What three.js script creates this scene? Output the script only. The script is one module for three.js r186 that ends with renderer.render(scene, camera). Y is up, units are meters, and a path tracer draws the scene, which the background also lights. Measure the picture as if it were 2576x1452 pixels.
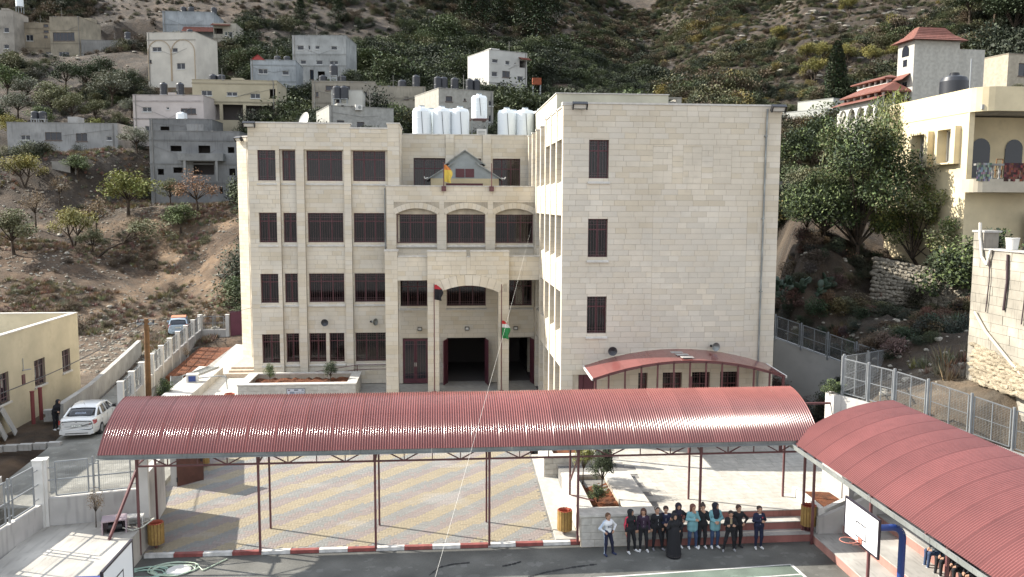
import * as THREE from 'three';
import { mergeGeometries, mergeVertices } from 'three/addons/utils/BufferGeometryUtils.js';

// ------------------------------------------------------------------ camera, sky, sun, exposure
const scene = new THREE.Scene();
const V = (x, y, z) => new THREE.Vector3(x, y, z);
const R = Math.PI / 180;
const EYE = V(0, 12.7, 0), FOC = 2102, YAW = 5 * R, PIT = 5.8 * R, ROL = 0.22 * R;
const camF = V(Math.sin(YAW) * Math.cos(PIT), -Math.sin(PIT), -Math.cos(YAW) * Math.cos(PIT));
const camR0 = V(Math.cos(YAW), 0, Math.sin(YAW)), camU0 = camR0.clone().cross(camF);
const camR = camR0.clone().multiplyScalar(Math.cos(ROL)).addScaledVector(camU0, Math.sin(ROL));
const camU = camU0.clone().multiplyScalar(Math.cos(ROL)).addScaledVector(camR0, -Math.sin(ROL));
const camera = new THREE.PerspectiveCamera(2 * Math.atan(726 / FOC) / R, 1024 / 577, 0.5, 1500);
camera.position.copy(EYE); camera.up.copy(camU); camera.lookAt(EYE.clone().add(camF)); scene.add(camera);

const sunDir = V(-0.780, 0.559, -0.281).normalize();
// pale hazy sky, computed: whiter toward the horizon, a soft glow round the sun
{
  const w = 256, h = 128, d = new Float32Array(w * h * 4);
  for (let j = 0; j < h; j++) for (let i = 0; i < w; i++) {
    const el = ((j + .5) / h - .5) * Math.PI, az = ((i + .5) / w - .5) * 2 * Math.PI, v = V(Math.cos(el) * Math.cos(az), Math.sin(el), Math.cos(el) * Math.sin(az));
    const t = Math.pow(Math.max(0, v.y), .6), g = .55 * Math.exp(-Math.pow(v.angleTo(sunDir) / .42, 2)), k = (j * w + i) * 4, lo = v.y < 0 ? .55 : 1;
    d[k] = (.41 + (.30 - .41) * t + g) * lo; d[k + 1] = (.415 + (.345 - .415) * t + g * .96) * lo; d[k + 2] = (.415 + (.425 - .415) * t + g * .88) * lo; d[k + 3] = 1;
  }
  const t = new THREE.DataTexture(d, w, h, THREE.RGBAFormat, THREE.FloatType); t.mapping = THREE.EquirectangularReflectionMapping; t.magFilter = t.minFilter = THREE.LinearFilter; t.wrapS = THREE.RepeatWrapping; t.needsUpdate = true;
  scene.background = t; scene.environment = t;
}
const sun = new THREE.DirectionalLight(new THREE.Color(1, 0.94, 0.84), 3.0);
sun.name = 'sun'; sun.position.copy(sunDir.clone().multiplyScalar(200)).add(V(0, 0, -45)); sun.target.position.set(0, 0, -45);
sun.castShadow = true; sun.shadow.mapSize.set(4096, 4096);
Object.assign(sun.shadow.camera, { left: -90, right: 90, top: 90, bottom: -90, near: 1, far: 600 });
scene.add(sun, sun.target);
const renderer = new THREE.WebGLRenderer({ antialias: true });
renderer.toneMapping = THREE.LinearToneMapping; renderer.toneMappingExposure = 3.5;
renderer.shadowMap.enabled = true;

// ------------------------------------------------------------------ helpers
function rng(s) { let a = s >>> 0; return () => { a = (a + 0x6D2B79F5) | 0; let t = Math.imul(a ^ (a >>> 15), 1 | a); t = (t + Math.imul(t ^ (t >>> 7), 61 | t)) ^ t; return ((t ^ (t >>> 14)) >>> 0) / 4294967296; }; }
const rnd = rng(7);
const rr = (a, b, f = rnd) => a + (b - a) * f();
const clamp = (v, a, b) => Math.max(a, Math.min(b, v)), mix = (a, b, t) => a + (b - a) * t;
const sst = (a, b, v) => { const t = clamp((v - a) / (b - a), 0, 1); return t * t * (3 - 2 * t); };
function hash2(x, y, s = 0) { let h = Math.imul(x | 0, 374761393) + Math.imul(y | 0, 668265263) + Math.imul(s, 1442695041); h = Math.imul(h ^ (h >>> 13), 1274126177); return ((h ^ (h >>> 16)) >>> 0) / 4294967296; }
function vnoise(x, y, s = 0, per = 0) {
  const xi = Math.floor(x), yi = Math.floor(y), fx = x - xi, fy = y - yi, u = fx * fx * (3 - 2 * fx), v = fy * fy * (3 - 2 * fy);
  const w = per ? (n) => ((n % per) + per) % per : (n) => n;
  return mix(mix(hash2(w(xi), w(yi), s), hash2(w(xi + 1), w(yi), s), u), mix(hash2(w(xi), w(yi + 1), s), hash2(w(xi + 1), w(yi + 1), s), u), v);
}
const fbm = (x, y, s = 0, o = 4) => { let a = 0, k = 0.5, f = 1; for (let i = 0; i < o; i++) { a += k * vnoise(x * f, y * f, s + i); k *= 0.5; f *= 2.03; } return a; };
// tileable texture: fn(u,v) in 0..1 gives [r,g,b] in 0..255
function dtex(n, fn, srgb = true) {
  const d = new Uint8Array(n * n * 4);
  for (let j = 0; j < n; j++) for (let i = 0; i < n; i++) { const c = fn(i / n, j / n, i, j), k = (j * n + i) * 4; d[k] = clamp(c[0], 0, 255); d[k + 1] = clamp(c[1], 0, 255); d[k + 2] = clamp(c[2], 0, 255); d[k + 3] = 255; }
  const t = new THREE.DataTexture(d, n, n, THREE.RGBAFormat); t.wrapS = t.wrapT = THREE.RepeatWrapping; t.magFilter = THREE.LinearFilter; t.minFilter = THREE.LinearMipmapLinearFilter; t.generateMipmaps = true;
  if (srgb) t.colorSpace = THREE.SRGBColorSpace; t.needsUpdate = true; return t;
}
const tn = (u, v, f, s) => vnoise(u * f, v * f, s, f);
const tfb = (u, v, f, s, o = 4) => { let a = 0, k = 0.5, q = f; for (let i = 0; i < o; i++) { a += k * tn(u, v, q, s + i); k *= 0.5; q *= 2; } return a; };
function scaled(t, m) { const c = t.clone(); c.repeat.set(1 / m, 1 / m); c.needsUpdate = true; return c; }
// grey grain around full strength, used as a multiplier on the colour
const grain = (n, f, s, lo, hi, sp = 0) => dtex(n, (u, v, i, j) => { let k = mix(lo, hi, tfb(u, v, f, s, 6) * 1.05); if (sp && hash2(i, j, s) < sp) k *= 0.72; return [255 * k, 255 * k, 253 * k]; });
const TG = {
  stone: grain(256, 8, 11, 0.84, 1.02, 0.02),
  plaster: dtex(512, (u, v) => { const k = mix(0.86, 1.03, tfb(u, v, 4, 21, 6)) - 0.10 * Math.max(0, tn(u, v, 24, 25) * tfb(u, v * 0.25, 8, 22, 3) - 0.3); return [255 * k, 254 * k, 251 * k]; }),
  concrete: dtex(512, (u, v) => { const k = mix(0.68, 1.06, tfb(u, v, 3, 31, 6)) - 0.22 * Math.max(0, tn(u, v * 0.2, 40, 34) - 0.62); return [255 * k, 254 * k, 252 * k]; }),
  asphalt: dtex(1024, (u, v, i, j) => { let k = mix(0.66, 1.1, tfb(u, v, 4, 41, 5)); k *= 0.86 + 0.28 * hash2(i, j, 43); if (tfb(u, v, 12, 45, 3) > 0.62) k *= 1.12; return [255 * k * 0.9, 255 * k * 0.9, 255 * k * 0.88]; }),
  earth: dtex(1024, (u, v, i, j) => {
    let k = mix(0.52, 1.05, tfb(u, v, 8, 51, 6)); const p = hash2(i >> 1, j >> 1, 53); if (p > 0.985) k = 1.15; else if (p < 0.05) k *= 0.72;
    k *= 0.88 + 0.22 * hash2(i, j, 55); const w = tn(u, v, 20, 57); return [250 * k, 244 * k * (1 - 0.05 * w), 236 * k * (1 - 0.1 * w)]; }),
  rock: dtex(512, (u, v) => { const c = tfb(u, v, 6, 61, 6), s = Math.abs(tfb(u, v, 10, 63, 4) - 0.48); const k = mix(0.6, 1.12, c) * (s < 0.025 ? 0.55 : 1); return [255 * k, 252 * k, 244 * k]; }),
  wood: dtex(256, (u, v) => { const k = 0.78 + 0.24 * tfb(u * 1, v, 4, 71, 3) - 0.12 * tn(u * 1, v * 0.12, 60, 73); return [255 * k, 252 * k, 246 * k]; }),
  bump: dtex(512, (u, v, i, j) => { const k = 0.7 * tfb(u, v, 12, 81, 5) + 0.3 * hash2(i, j, 82); return [255 * k, 255 * k, 255 * k]; }, false),
};
const C = (r, g, b) => new THREE.Color().setRGB(r, g, b);
function mat(col, rough = 0.85, o = {}) {
  const { tex, m = 2, bump, bm = 1.5, ...rest } = o;
  const M = new (o.transmission || o.clearcoat || o.sheen ? THREE.MeshPhysicalMaterial : THREE.MeshStandardMaterial)({ color: C(...col), roughness: rough, ...rest });
  if (tex) M.map = scaled(TG[tex], m);
  if (bump) { M.bumpMap = scaled(TG.bump, bm); M.bumpScale = bump; }
  return M;
}
const vmat = (rough, o = {}) => { const M = mat([1, 1, 1], rough, o); M.vertexColors = true; return M; };

// geometry collector: flat faces with uv in metres, optional vertex colour
class GB {
  constructor() { this.p = []; this.n = []; this.u = []; this.c = null; this.col = null; this.m = null; }
  color(r, g, b) { if (!this.c) this.c = []; this.col = [r, g, b]; return this; }
  tri(a, b, d, nrm) {
    if (this.m) { a = a.clone().applyMatrix4(this.m); b = b.clone().applyMatrix4(this.m); d = d.clone().applyMatrix4(this.m); nrm = null; }
    const e = b.clone().sub(a), f = d.clone().sub(a), N = e.cross(f); const l = N.length(); if (l < 1e-10) return; N.divideScalar(l);
    const ax = Math.abs(N.x), ay = Math.abs(N.y), az = Math.abs(N.z);
    [a, b, d].forEach((q, i) => {
      this.p.push(q.x, q.y, q.z); const nn = nrm ? nrm[i] : N; this.n.push(nn.x, nn.y, nn.z);
      if (ay >= ax && ay >= az) this.u.push(q.x, q.z); else if (ax >= az) this.u.push(q.z, q.y); else this.u.push(q.x, q.y);
      if (this.c) this.c.push(...this.col);
    });
  }
  quad(a, b, c, d, nrm) { this.tri(a, b, c, nrm && [nrm[0], nrm[1], nrm[2]]); this.tri(a, c, d, nrm && [nrm[0], nrm[2], nrm[3]]); return this; }
  box(x0, y0, z0, x1, y1, z1, skip = '') {
    const a = V(x0, y0, z0), b = V(x1, y0, z0), c = V(x1, y1, z0), d = V(x0, y1, z0), e = V(x0, y0, z1), f = V(x1, y0, z1), g = V(x1, y1, z1), h = V(x0, y1, z1);
    if (!skip.includes('b')) this.quad(b, a, d, c); if (!skip.includes('f')) this.quad(e, f, g, h);
    if (!skip.includes('l')) this.quad(a, e, h, d); if (!skip.includes('r')) this.quad(f, b, c, g);
    if (!skip.includes('t')) this.quad(h, g, c, d); if (!skip.includes('u')) this.quad(a, b, f, e);
    return this;
  }
  bar(p, q, w, h = w) { // rectangular bar between two points
    const d = q.clone().sub(p), L = d.length(); if (L < 1e-5) return this; d.divideScalar(L);
    const s = Math.abs(d.y) > 0.95 ? V(1, 0, 0) : V(0, 1, 0).cross(d).normalize(), t = d.clone().cross(s).normalize();
    const k = (o, i, j) => o.clone().addScaledVector(s, i * w / 2).addScaledVector(t, j * h / 2);
    const A = [k(p, -1, -1), k(p, 1, -1), k(p, 1, 1), k(p, -1, 1)], B = [k(q, -1, -1), k(q, 1, -1), k(q, 1, 1), k(q, -1, 1)];
    for (let i = 0; i < 4; i++) { const j = (i + 1) % 4; this.quad(A[i], A[j], B[j], B[i]); }
    this.quad(A[3], A[2], A[1], A[0]); this.quad(...B); return this;
  }
  cyl(p, q, r0, r1 = r0, n = 8, caps = true) {
    const d = q.clone().sub(p).normalize(), s = Math.abs(d.y) > 0.95 ? V(1, 0, 0) : V(0, 1, 0).cross(d).normalize(), t = d.clone().cross(s).normalize();
    const ring = (o, r) => [...Array(n)].map((_, i) => { const a = i / n * 2 * Math.PI; return [o.clone().addScaledVector(s, r * Math.cos(a)).addScaledVector(t, r * Math.sin(a)), s.clone().multiplyScalar(Math.cos(a)).addScaledVector(t, Math.sin(a))]; });
    const A = ring(p, r0), B = ring(q, r1);
    for (let i = 0; i < n; i++) { const j = (i + 1) % n; this.quad(A[i][0], A[j][0], B[j][0], B[i][0], [A[i][1], A[j][1], B[j][1], B[i][1]]); }
    if (caps) for (let i = 1; i < n - 1; i++) { this.tri(A[0][0], A[i + 1][0], A[i][0]); this.tri(B[0][0], B[i][0], B[i + 1][0]); }
    return this;
  }
  tube(pts, r, n = 6) { for (let i = 0; i < pts.length - 1; i++) this.cyl(pts[i], pts[i + 1], Array.isArray(r) ? r[i] : r, Array.isArray(r) ? r[i + 1] : r, n, i === 0 || i === pts.length - 2); return this; }
  lathe(o, prof, n = 16) { // prof: [r,y] rising
    for (let k = 0; k < prof.length - 1; k++) for (let i = 0; i < n; i++) {
      const a = i / n * 2 * Math.PI, b = (i + 1) / n * 2 * Math.PI, P = (r, y, t) => V(o.x + r * Math.cos(t), o.y + y, o.z + r * Math.sin(t));
      const [r0, y0] = prof[k], [r1, y1] = prof[k + 1], sl = Math.atan2(r0 - r1, y1 - y0 || 1e-6);
      const N = (t) => V(Math.cos(t) * Math.cos(sl), Math.sin(sl), Math.sin(t) * Math.cos(sl));
      if (r0 > 1e-6) this.tri(P(r0, y0, b), P(r0, y0, a), P(r1, y1, a), [N(b), N(a), N(a)]);
      if (r1 > 1e-6) this.tri(P(r0, y0, b), P(r1, y1, a), P(r1, y1, b), [N(b), N(a), N(b)]);
    } return this;
  }
  poly(pts, y0, y1) { // vertical prism over a plan polygon [[x,z]...]
    const sh = THREE.ShapeUtils.triangulateShape(pts.map((q) => new THREE.Vector2(q[0], q[1])), []);
    const Y = (y, i) => typeof y === 'function' ? y(pts[i][0], pts[i][1]) : y;
    const P = (i, y) => V(pts[i][0], Y(y, i), pts[i][1]);
    for (const [a, b, c] of sh) { const n = P(b, y1).sub(P(a, y1)).cross(P(c, y1).sub(P(a, y1))); if (n.y > 0) { this.tri(P(a, y1), P(b, y1), P(c, y1)); this.tri(P(a, y0), P(c, y0), P(b, y0)); } else { this.tri(P(a, y1), P(c, y1), P(b, y1)); this.tri(P(a, y0), P(b, y0), P(c, y0)); } }
    const ar = pts.reduce((s, q, i) => { const w = pts[(i + 1) % pts.length]; return s + q[0] * w[1] - w[0] * q[1]; }, 0);
    for (let i = 0; i < pts.length; i++) { const j = (i + 1) % pts.length; if (ar > 0) this.quad(P(j, y0), P(i, y0), P(i, y1), P(j, y1)); else this.quad(P(i, y0), P(j, y0), P(j, y1), P(i, y1)); }
    return this;
  }
  geo() {
    const g = new THREE.BufferGeometry(); g.setAttribute('position', new THREE.Float32BufferAttribute(this.p, 3)); g.setAttribute('normal', new THREE.Float32BufferAttribute(this.n, 3)); g.setAttribute('uv', new THREE.Float32BufferAttribute(this.u, 2));
    if (this.c) g.setAttribute('color', new THREE.Float32BufferAttribute(this.c, 3)); return g;
  }
}
const gb = (f) => { const g = new GB(); f(g); return g.geo(); };
const used = {};
const numbered = (n) => { const k = used[n] = (used[n] ?? -1) + 1; return k ? `${n}_${String(k).padStart(3, '0')}` : n; };
function tag(o, label, category, group) { o.userData.label = label; o.userData.category = category; if (group) o.userData.group = group; return o; }
function thing(name, label, category, [x, y, z] = [0, 0, 0], turn = 0, group) { const o = new THREE.Group(); o.name = numbered(name); o.position.set(x, y, z); o.rotation.y = turn; scene.add(o); return tag(o, label, category, group); }
function part(parent, name, g, m, label) { const o = new THREE.Mesh(g instanceof GB ? g.geo() : g, m); o.name = name; o.castShadow = o.receiveShadow = true; if (label) o.userData.label = label; parent.add(o); return o; }
function single(name, label, category, g, m, group) { const o = part(scene, numbered(name), g, m); return tag(o, label, category, group); }
function struct(name, g, m) { const o = part(scene, numbered(name), g, m); o.userData.kind = 'structure'; return o; }
function stuff(o) { o.userData.kind = 'stuff'; return o; }
function copyOf(src, label, [x, y, z], turn = 0) { const c = src.clone(); c.name = numbered(src.name.replace(/_\d{3}$/, '')); c.position.set(x, y, z); c.rotation.y = turn; c.userData = { ...src.userData, label }; scene.add(c); return c; }
// survey: a sight line from the photographer's window, followed for d metres
function site(px, py, d) { return EYE.clone().addScaledVector(camF, d).addScaledVector(camR, (px - 1288) / FOC * d).addScaledVector(camU, -(py - 726) / FOC * d); }

// walls: rectangular panel with rectangular openings, local u along x, v up, front face at z=0
function wallCells(g, u0, u1, v0, v1, open, t) {
  const us = [...new Set([u0, u1, ...open.flatMap((o) => [o[0], o[1]])])].filter((v) => v >= u0 && v <= u1).sort((a, b) => a - b);
  const vs = [...new Set([v0, v1, ...open.flatMap((o) => [o[2], o[3]])])].filter((v) => v >= v0 && v <= v1).sort((a, b) => a - b);
  const hole = (i, j) => { const u = (us[i] + us[i + 1]) / 2, v = (vs[j] + vs[j + 1]) / 2; return open.some((o) => u > o[0] && u < o[1] && v > o[2] && v < o[3]); };
  const nu = us.length - 1, nv = vs.length - 1;
  for (let i = 0; i < nu; i++) for (let j = 0; j < nv; j++) {
    if (hole(i, j)) continue;
    const e = (a, b) => a < 0 || b < 0 || a >= nu || b >= nv || hole(a, b);
    g.box(us[i], vs[j], -t, us[i + 1], vs[j + 1], 0, (e(i - 1, j) ? '' : 'l') + (e(i + 1, j) ? '' : 'r') + (e(i, j - 1) ? '' : 'u') + (e(i, j + 1) ? '' : 't'));
  }
}
// running-bond stones over a panel: list of [u0,u1,v0,v1]
function courses(u0, u1, v0, v1, open, ch, seed, l0 = 0.42, l1 = 0.86) {
  const f = rng(seed), out = [];
  const n = Math.max(1, Math.round((v1 - v0) / ch)), h = (v1 - v0) / n;
  for (let k = 0; k < n; k++) {
    const a = v0 + k * h, b = a + h, mid = (a + b) / 2;
    const cuts = open.filter((o) => o[2] < b - 0.02 && o[3] > a + 0.02).sort((p, q) => p[0] - q[0]);
    // split the course where an opening edge falls inside it
    let spans = [[u0, u1, a, b]];
    for (const o of cuts) spans = spans.flatMap((s) => {
      if (o[1] <= s[0] || o[0] >= s[1]) return [s]; const r = [];
      if (o[0] - s[0] > 0.03) r.push([s[0], o[0], s[2], s[3]]); if (s[1] - o[1] > 0.03) r.push([o[1], s[1], s[2], s[3]]);
      const c0 = Math.max(s[0], o[0]), c1 = Math.min(s[1], o[1]); if (o[3] < s[3] - 0.03) r.push([c0, c1, o[3], s[3]]); if (o[2] > s[2] + 0.03) r.push([c0, c1, s[2], o[2]]); return r;
    });
    for (const s of spans) { let x = s[0] - (s[0] === u0 && k % 2 ? 0 : 0); let first = true; while (s[1] - x > 1e-3) { let L = Math.round(rr(l0, l1, f) * 20) / 20; if (first && k % 2) L *= 0.6; first = false; if (s[1] - x - L < 0.22) L = s[1] - x; out.push([x, x + L, s[2], s[3]]); x += L; } }
  }
  return out;
}
// ------------------------------------------------------------------ materials
const M = {
  stone: [[.69, .625, .515], [.705, .645, .545], [.665, .59, .465], [.70, .635, .525], [.69, .64, .55]].map((c) => mat(c, 0.86, { tex: 'plaster', m: 5.5, bump: 0.002 })),
  stoneWhite: [[.58, .55, .50], [.55, .525, .475], [.60, .57, .52]].map((c) => mat(c, 0.86, { tex: 'stone', m: 1.1, bump: 0.005 })),
  mortar: mat([.58, .52, .42], 0.95, { tex: 'concrete', m: 2 }),
  coping: mat([.62, .59, .54], 0.7, { tex: 'stone', m: 1.4 }),
  maroon: mat([.085, .018, .024], 0.45), maroonDoor: mat([.11, .03, .045], 0.5, { tex: 'plaster', m: 1.2 }), steel: mat([.14, .052, .055], 0.5, { tex: 'plaster', m: 0.8 }),
  grille: mat([.15, .085, .09], 0.5), glass: mat([.06, .065, .075], 0.06, { transmission: 1, thickness: 0, ior: 1.5 }), darkGlass: mat([.018, .021, .028], 0.07),
  inside: mat([.085, .075, .07], 0.95), curtain: mat([.20, .19, .22], 0.95), curtains: [[.16, .15, .19], [.26, .25, .27], [.12, .13, .19], [.34, .31, .28]].map((c) => mat(c, .95)),
  roofRed: mat([.235, .084, .078], 0.16, { tex: 'plaster', m: 4.5 }), zinc: mat([.36, .38, .37], 0.5, { metalness: 0.35, tex: 'concrete', m: 1.5 }),
  galv: mat([.33, .35, .37], 0.45, { metalness: 0.5, tex: 'plaster', m: 1 }),
  white: mat([.70, .69, .66], 0.8, { tex: 'plaster', m: 2.4 }), wallWhite: mat([.66, .64, .61], 0.88, { tex: 'concrete', m: 5 }),
  creamWall: mat([.58, .50, .33], 0.9, { tex: 'plaster', m: 3 }), concrete: mat([.30, .29, .275], 0.92, { tex: 'concrete', m: 3, bump: 0.01 }), concreteLight: mat([.50, .485, .455], 0.9, { tex: 'concrete', m: 3 }),
  soil: mat([.27, .095, .035], 0.98, { tex: 'earth', m: 2.2, bump: 0.05 }), black: mat([.012, .012, .014], 0.4), rubber: mat([.02, .02, .022], 0.8),
  tankWhite: mat([.72, .76, .77], 0.38), tankBlack: mat([.022, .024, .03], 0.42), pink: mat([.47, .24, .20], 0.85, { tex: 'concrete', m: 3 }), pinkDark: mat([.40, .17, .145], 0.85, { tex: 'concrete', m: 3 }),
  bin: mat([.46, .29, .09], 0.75, { tex: 'wood', m: 0.6 }), binRed: mat([.34, .07, .035], 0.6), blue: mat([.018, .045, .19], 0.35), board: mat([.80, .81, .82], 0.4), paintRed: mat([.30, .085, .075], 0.7, { tex: 'concrete', m: 1 }), paintWhite: mat([.74, .73, .70], 0.7, { tex: 'concrete', m: 1 }),
  tile: mat([.24, .088, .062], 0.8, { tex: 'concrete', m: 1 }), bark: mat([.075, .055, .04], 0.95, { tex: 'rock', m: 0.6 }), woodPole: mat([.24, .125, .05], 0.85, { tex: 'wood', m: 0.8 }),
  rock: mat([.40, .37, .32], 0.95, { tex: 'rock', m: 1.3 }), rockDark: mat([.24, .215, .18], 0.95, { tex: 'rock', m: 1.3 }),
};

// ------------------------------------------------------------------ the land
const PROF = [
  [-1500, [[25, .3], [75, 1.3], [85, 5], [115, 17], [150, 31], [200, 52], [240, 72], [420, 172]]],
  [100, [[30, .4], [55, .7], [66, .8], [75, 1.3], [85, 5.1], [100, 10.4], [115, 17.2], [130, 23.3], [150, 30.7], [175, 40], [200, 50], [240, 71], [300, 104], [420, 168]]],
  [400, [[30, .4], [60, .7], [75, .8], [80, 1.6], [90, 4.6], [105, 10.3], [115, 13.6], [130, 21.5], [150, 31.4], [175, 42], [200, 53], [240, 71], [300, 102], [420, 164]]],
  [640, [[30, 0], [50, .9], [66, 1.0], [73, 1.6], [80, 4], [95, 10], [110, 16], [130, 24], [150, 31.5], [175, 41], [200, 52], [250, 73], [300, 98], [420, 156]]],
  [900, [[30, 0], [67, 1.0], [73, 4], [85, 14], [95, 19], [115, 23.7], [140, 31.5], [160, 36.5], [200, 51], [250, 73.6], [300, 97], [420, 152]]],
  [1300, [[30, 0], [67, 1.0], [73, 6], [90, 17], [105, 20.6], [140, 30.8], [180, 40], [230, 57.8], [290, 83], [420, 138]]],
  [1600, [[30, 0], [67, 1.0], [76, 7], [95, 19], [110, 23], [150, 30.5], [200, 42], [270, 63], [350, 93], [430, 128]]],
  [1900, [[30, .3], [50, .8], [67, 2], [76, 11], [95, 18.5], [110, 22.2], [140, 29.5], [180, 41], [230, 60], [280, 81], [420, 150]]],
  [2030, [[34, -.5], [47, .8], [51.5, 4.6], [55, 8.6], [65, 12], [80, 15.5], [100, 20], [120, 25.5], [150, 35], [190, 51], [230, 68], [420, 160]]],
  [2250, [[31.9, -.5], [32.9, 4.6], [36, 4.7], [45, 4.6], [50, 5.4], [54.5, 6.4], [56, 8.8], [65, 10], [80, 14], [100, 21], [120, 28], [150, 38], [190, 54], [230, 71], [420, 165]]],
  [2420, [[30.4, -.5], [31.4, 4.2], [33, 4.8], [36, 5.6], [44, 5.4], [49, 5.6], [53, 6.2], [55.5, 8.8], [70, 10.6], [85, 16], [100, 23], [140, 40], [180, 56], [240, 82], [420, 168]]],
  [2600, [[29.3, -.5], [30.2, 3.7], [31, 5.0], [32.5, 6.2], [40, 6.6], [48, 6.8], [56, 8.8], [70, 10.8], [85, 17], [100, 24], [140, 41], [180, 57], [240, 84], [420, 172]]],
  [4500, [[26, -.5], [28, 3], [31, 6], [48, 7], [56, 9], [70, 13], [100, 26], [180, 62], [420, 180]]],
];
const cy = Math.cos(YAW), sy = Math.sin(YAW);
function prof(p, d) { const a = p[1]; if (d <= a[0][0]) return a[0][1]; for (let i = 1; i < a.length; i++) if (d <= a[i][0]) { const t = (d - a[i - 1][0]) / (a[i][0] - a[i - 1][0]); return mix(a[i - 1][1], a[i][1], t); } const l = a[a.length - 1]; return l[1] + (d - l[0]) * 0.5; }
function landBase(x, z) {
  const dh = Math.max(12, x * sy - z * cy), px = 1288 + FOC * (x * cy + z * sy) / dh;
  let i = 0; while (i < PROF.length - 2 && px > PROF[i + 1][0]) i++;
  const t = clamp((px - PROF[i][0]) / (PROF[i + 1][0] - PROF[i][0]), 0, 1);
  return mix(prof(PROF[i], dh), prof(PROF[i + 1], dh), t * t * (3 - 2 * t));
}
const PADS = [[0, 165, 185, 7], [83, 152, 190, 7], [168, 153, 187, 7], [275, 162, 186, 9], [437, 243, 150, 8], [474, 112, 188, 8], [566, 126, 184, 6], [590, 302, 124, 9], [426, 357, 120, 8], [490, 512, 108, 9], [154, 382, 118, 10], [688, 244, 142, 7], [805, 204, 152, 8], [865, 305, 117, 7], [912, 345, 96, 7], [1008, 318, 118, 7], [1180, 345, 104, 8], [1285, 246, 138, 8], [1771, 216, 150, 4], [2096, 372, 112, 6], [2576, 232, 96, 6]]
  .map(([px, py, d, r]) => { const p = site(px, py, d); return [p.x, p.z - r * .35, p.y - .25, r]; });
function land(x, z) {
  const d = Math.hypot(x, z); let h = landBase(x, z);
  const far = sst(70, 130, d), cl = sst(17, 20, x) * (1 - sst(62, 75, d)) * sst(43, 49, d);
  h += far * ((fbm(x / 22, z / 22, 3, 4) - 0.47) * 7 + (fbm(x / 6, z / 6, 5, 3) - 0.44) * 1.6);
  h += cl * ((fbm(x / 3.2, z / 3.2, 8, 4) - 0.47) * 3.6 + (fbm(x / .9, z / .9, 18, 2) - .37) * .7);
  h += (1 - far) * ((fbm(x / 5, z / 5, 9, 3) - 0.44) * 0.6 + (fbm(x / 1.3, z / 1.3, 19, 2) - .37) * .22) * sst(60, 76, d);
  const tr = far * sst(0.05, 0.3, (x - 0.167 * -z) / Math.max(1, d)); // terraces on the right-hand slope
  if (tr > 0) { const s = 2.6, q = h / s + fbm(x / 30, z / 30, 12, 2) * 1.5, f = q - Math.floor(q); h += tr * s * (sst(0.55, 0.98, f) - f) * 0.8; }
  let pw = 0, ph = 0; for (const [a, b, y, r] of PADS) { const q = Math.hypot(x - a, z - b); if (q < r * 2) { const w = 1 - sst(r * .65, r * 2, q); pw += w * w; ph += w * w * y; } } if (pw > 0) h = mix(h, ph / pw, Math.min(1, Math.sqrt(pw)));
  const inX = sst(-20.5, -18, x) * (1 - sst(16.6, 18.5, x)), inZ = sst(-71, -68, z);
  h = mix(h, -0.5, Math.min(inX, inZ)); if (z > -36 && x < -9) h = Math.min(h, mix(0.3, h, sst(-33, -36, z)));
  return mix(h, -0.5, x < 16.6 ? sst(-37, -34.5, z) * sst(8, 12, x) : 0);
}
function hit(px, py) { for (let d = 38; d < 420; d += 0.4) { const p = site(px, py, d); if (p.y < land(p.x, p.z)) return p; } return site(px, py, 300); }
const pathLines = [[[372, 585], [400, 612], [450, 655], [490, 690], [540, 745]], [[190, 812], [260, 775], [340, 735], [420, 703], [500, 672]], [[60, 572], [240, 574], [420, 570], [600, 560]], [[385, 520], [378, 560], [372, 590]], [[560, 640], [500, 690], [430, 700]]]
  .map((l) => l.map(([a, b]) => hit(a, b)));
function pathDist(x, z) { let m = 99; for (const l of pathLines) for (let i = 0; i < l.length - 1; i++) { const a = l[i], b = l[i + 1], dx = b.x - a.x, dz = b.z - a.z, t = clamp(((x - a.x) * dx + (z - a.z) * dz) / (dx * dx + dz * dz), 0, 1); m = Math.min(m, Math.hypot(x - a.x - t * dx, z - a.z - t * dz)); } return m; }
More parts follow.
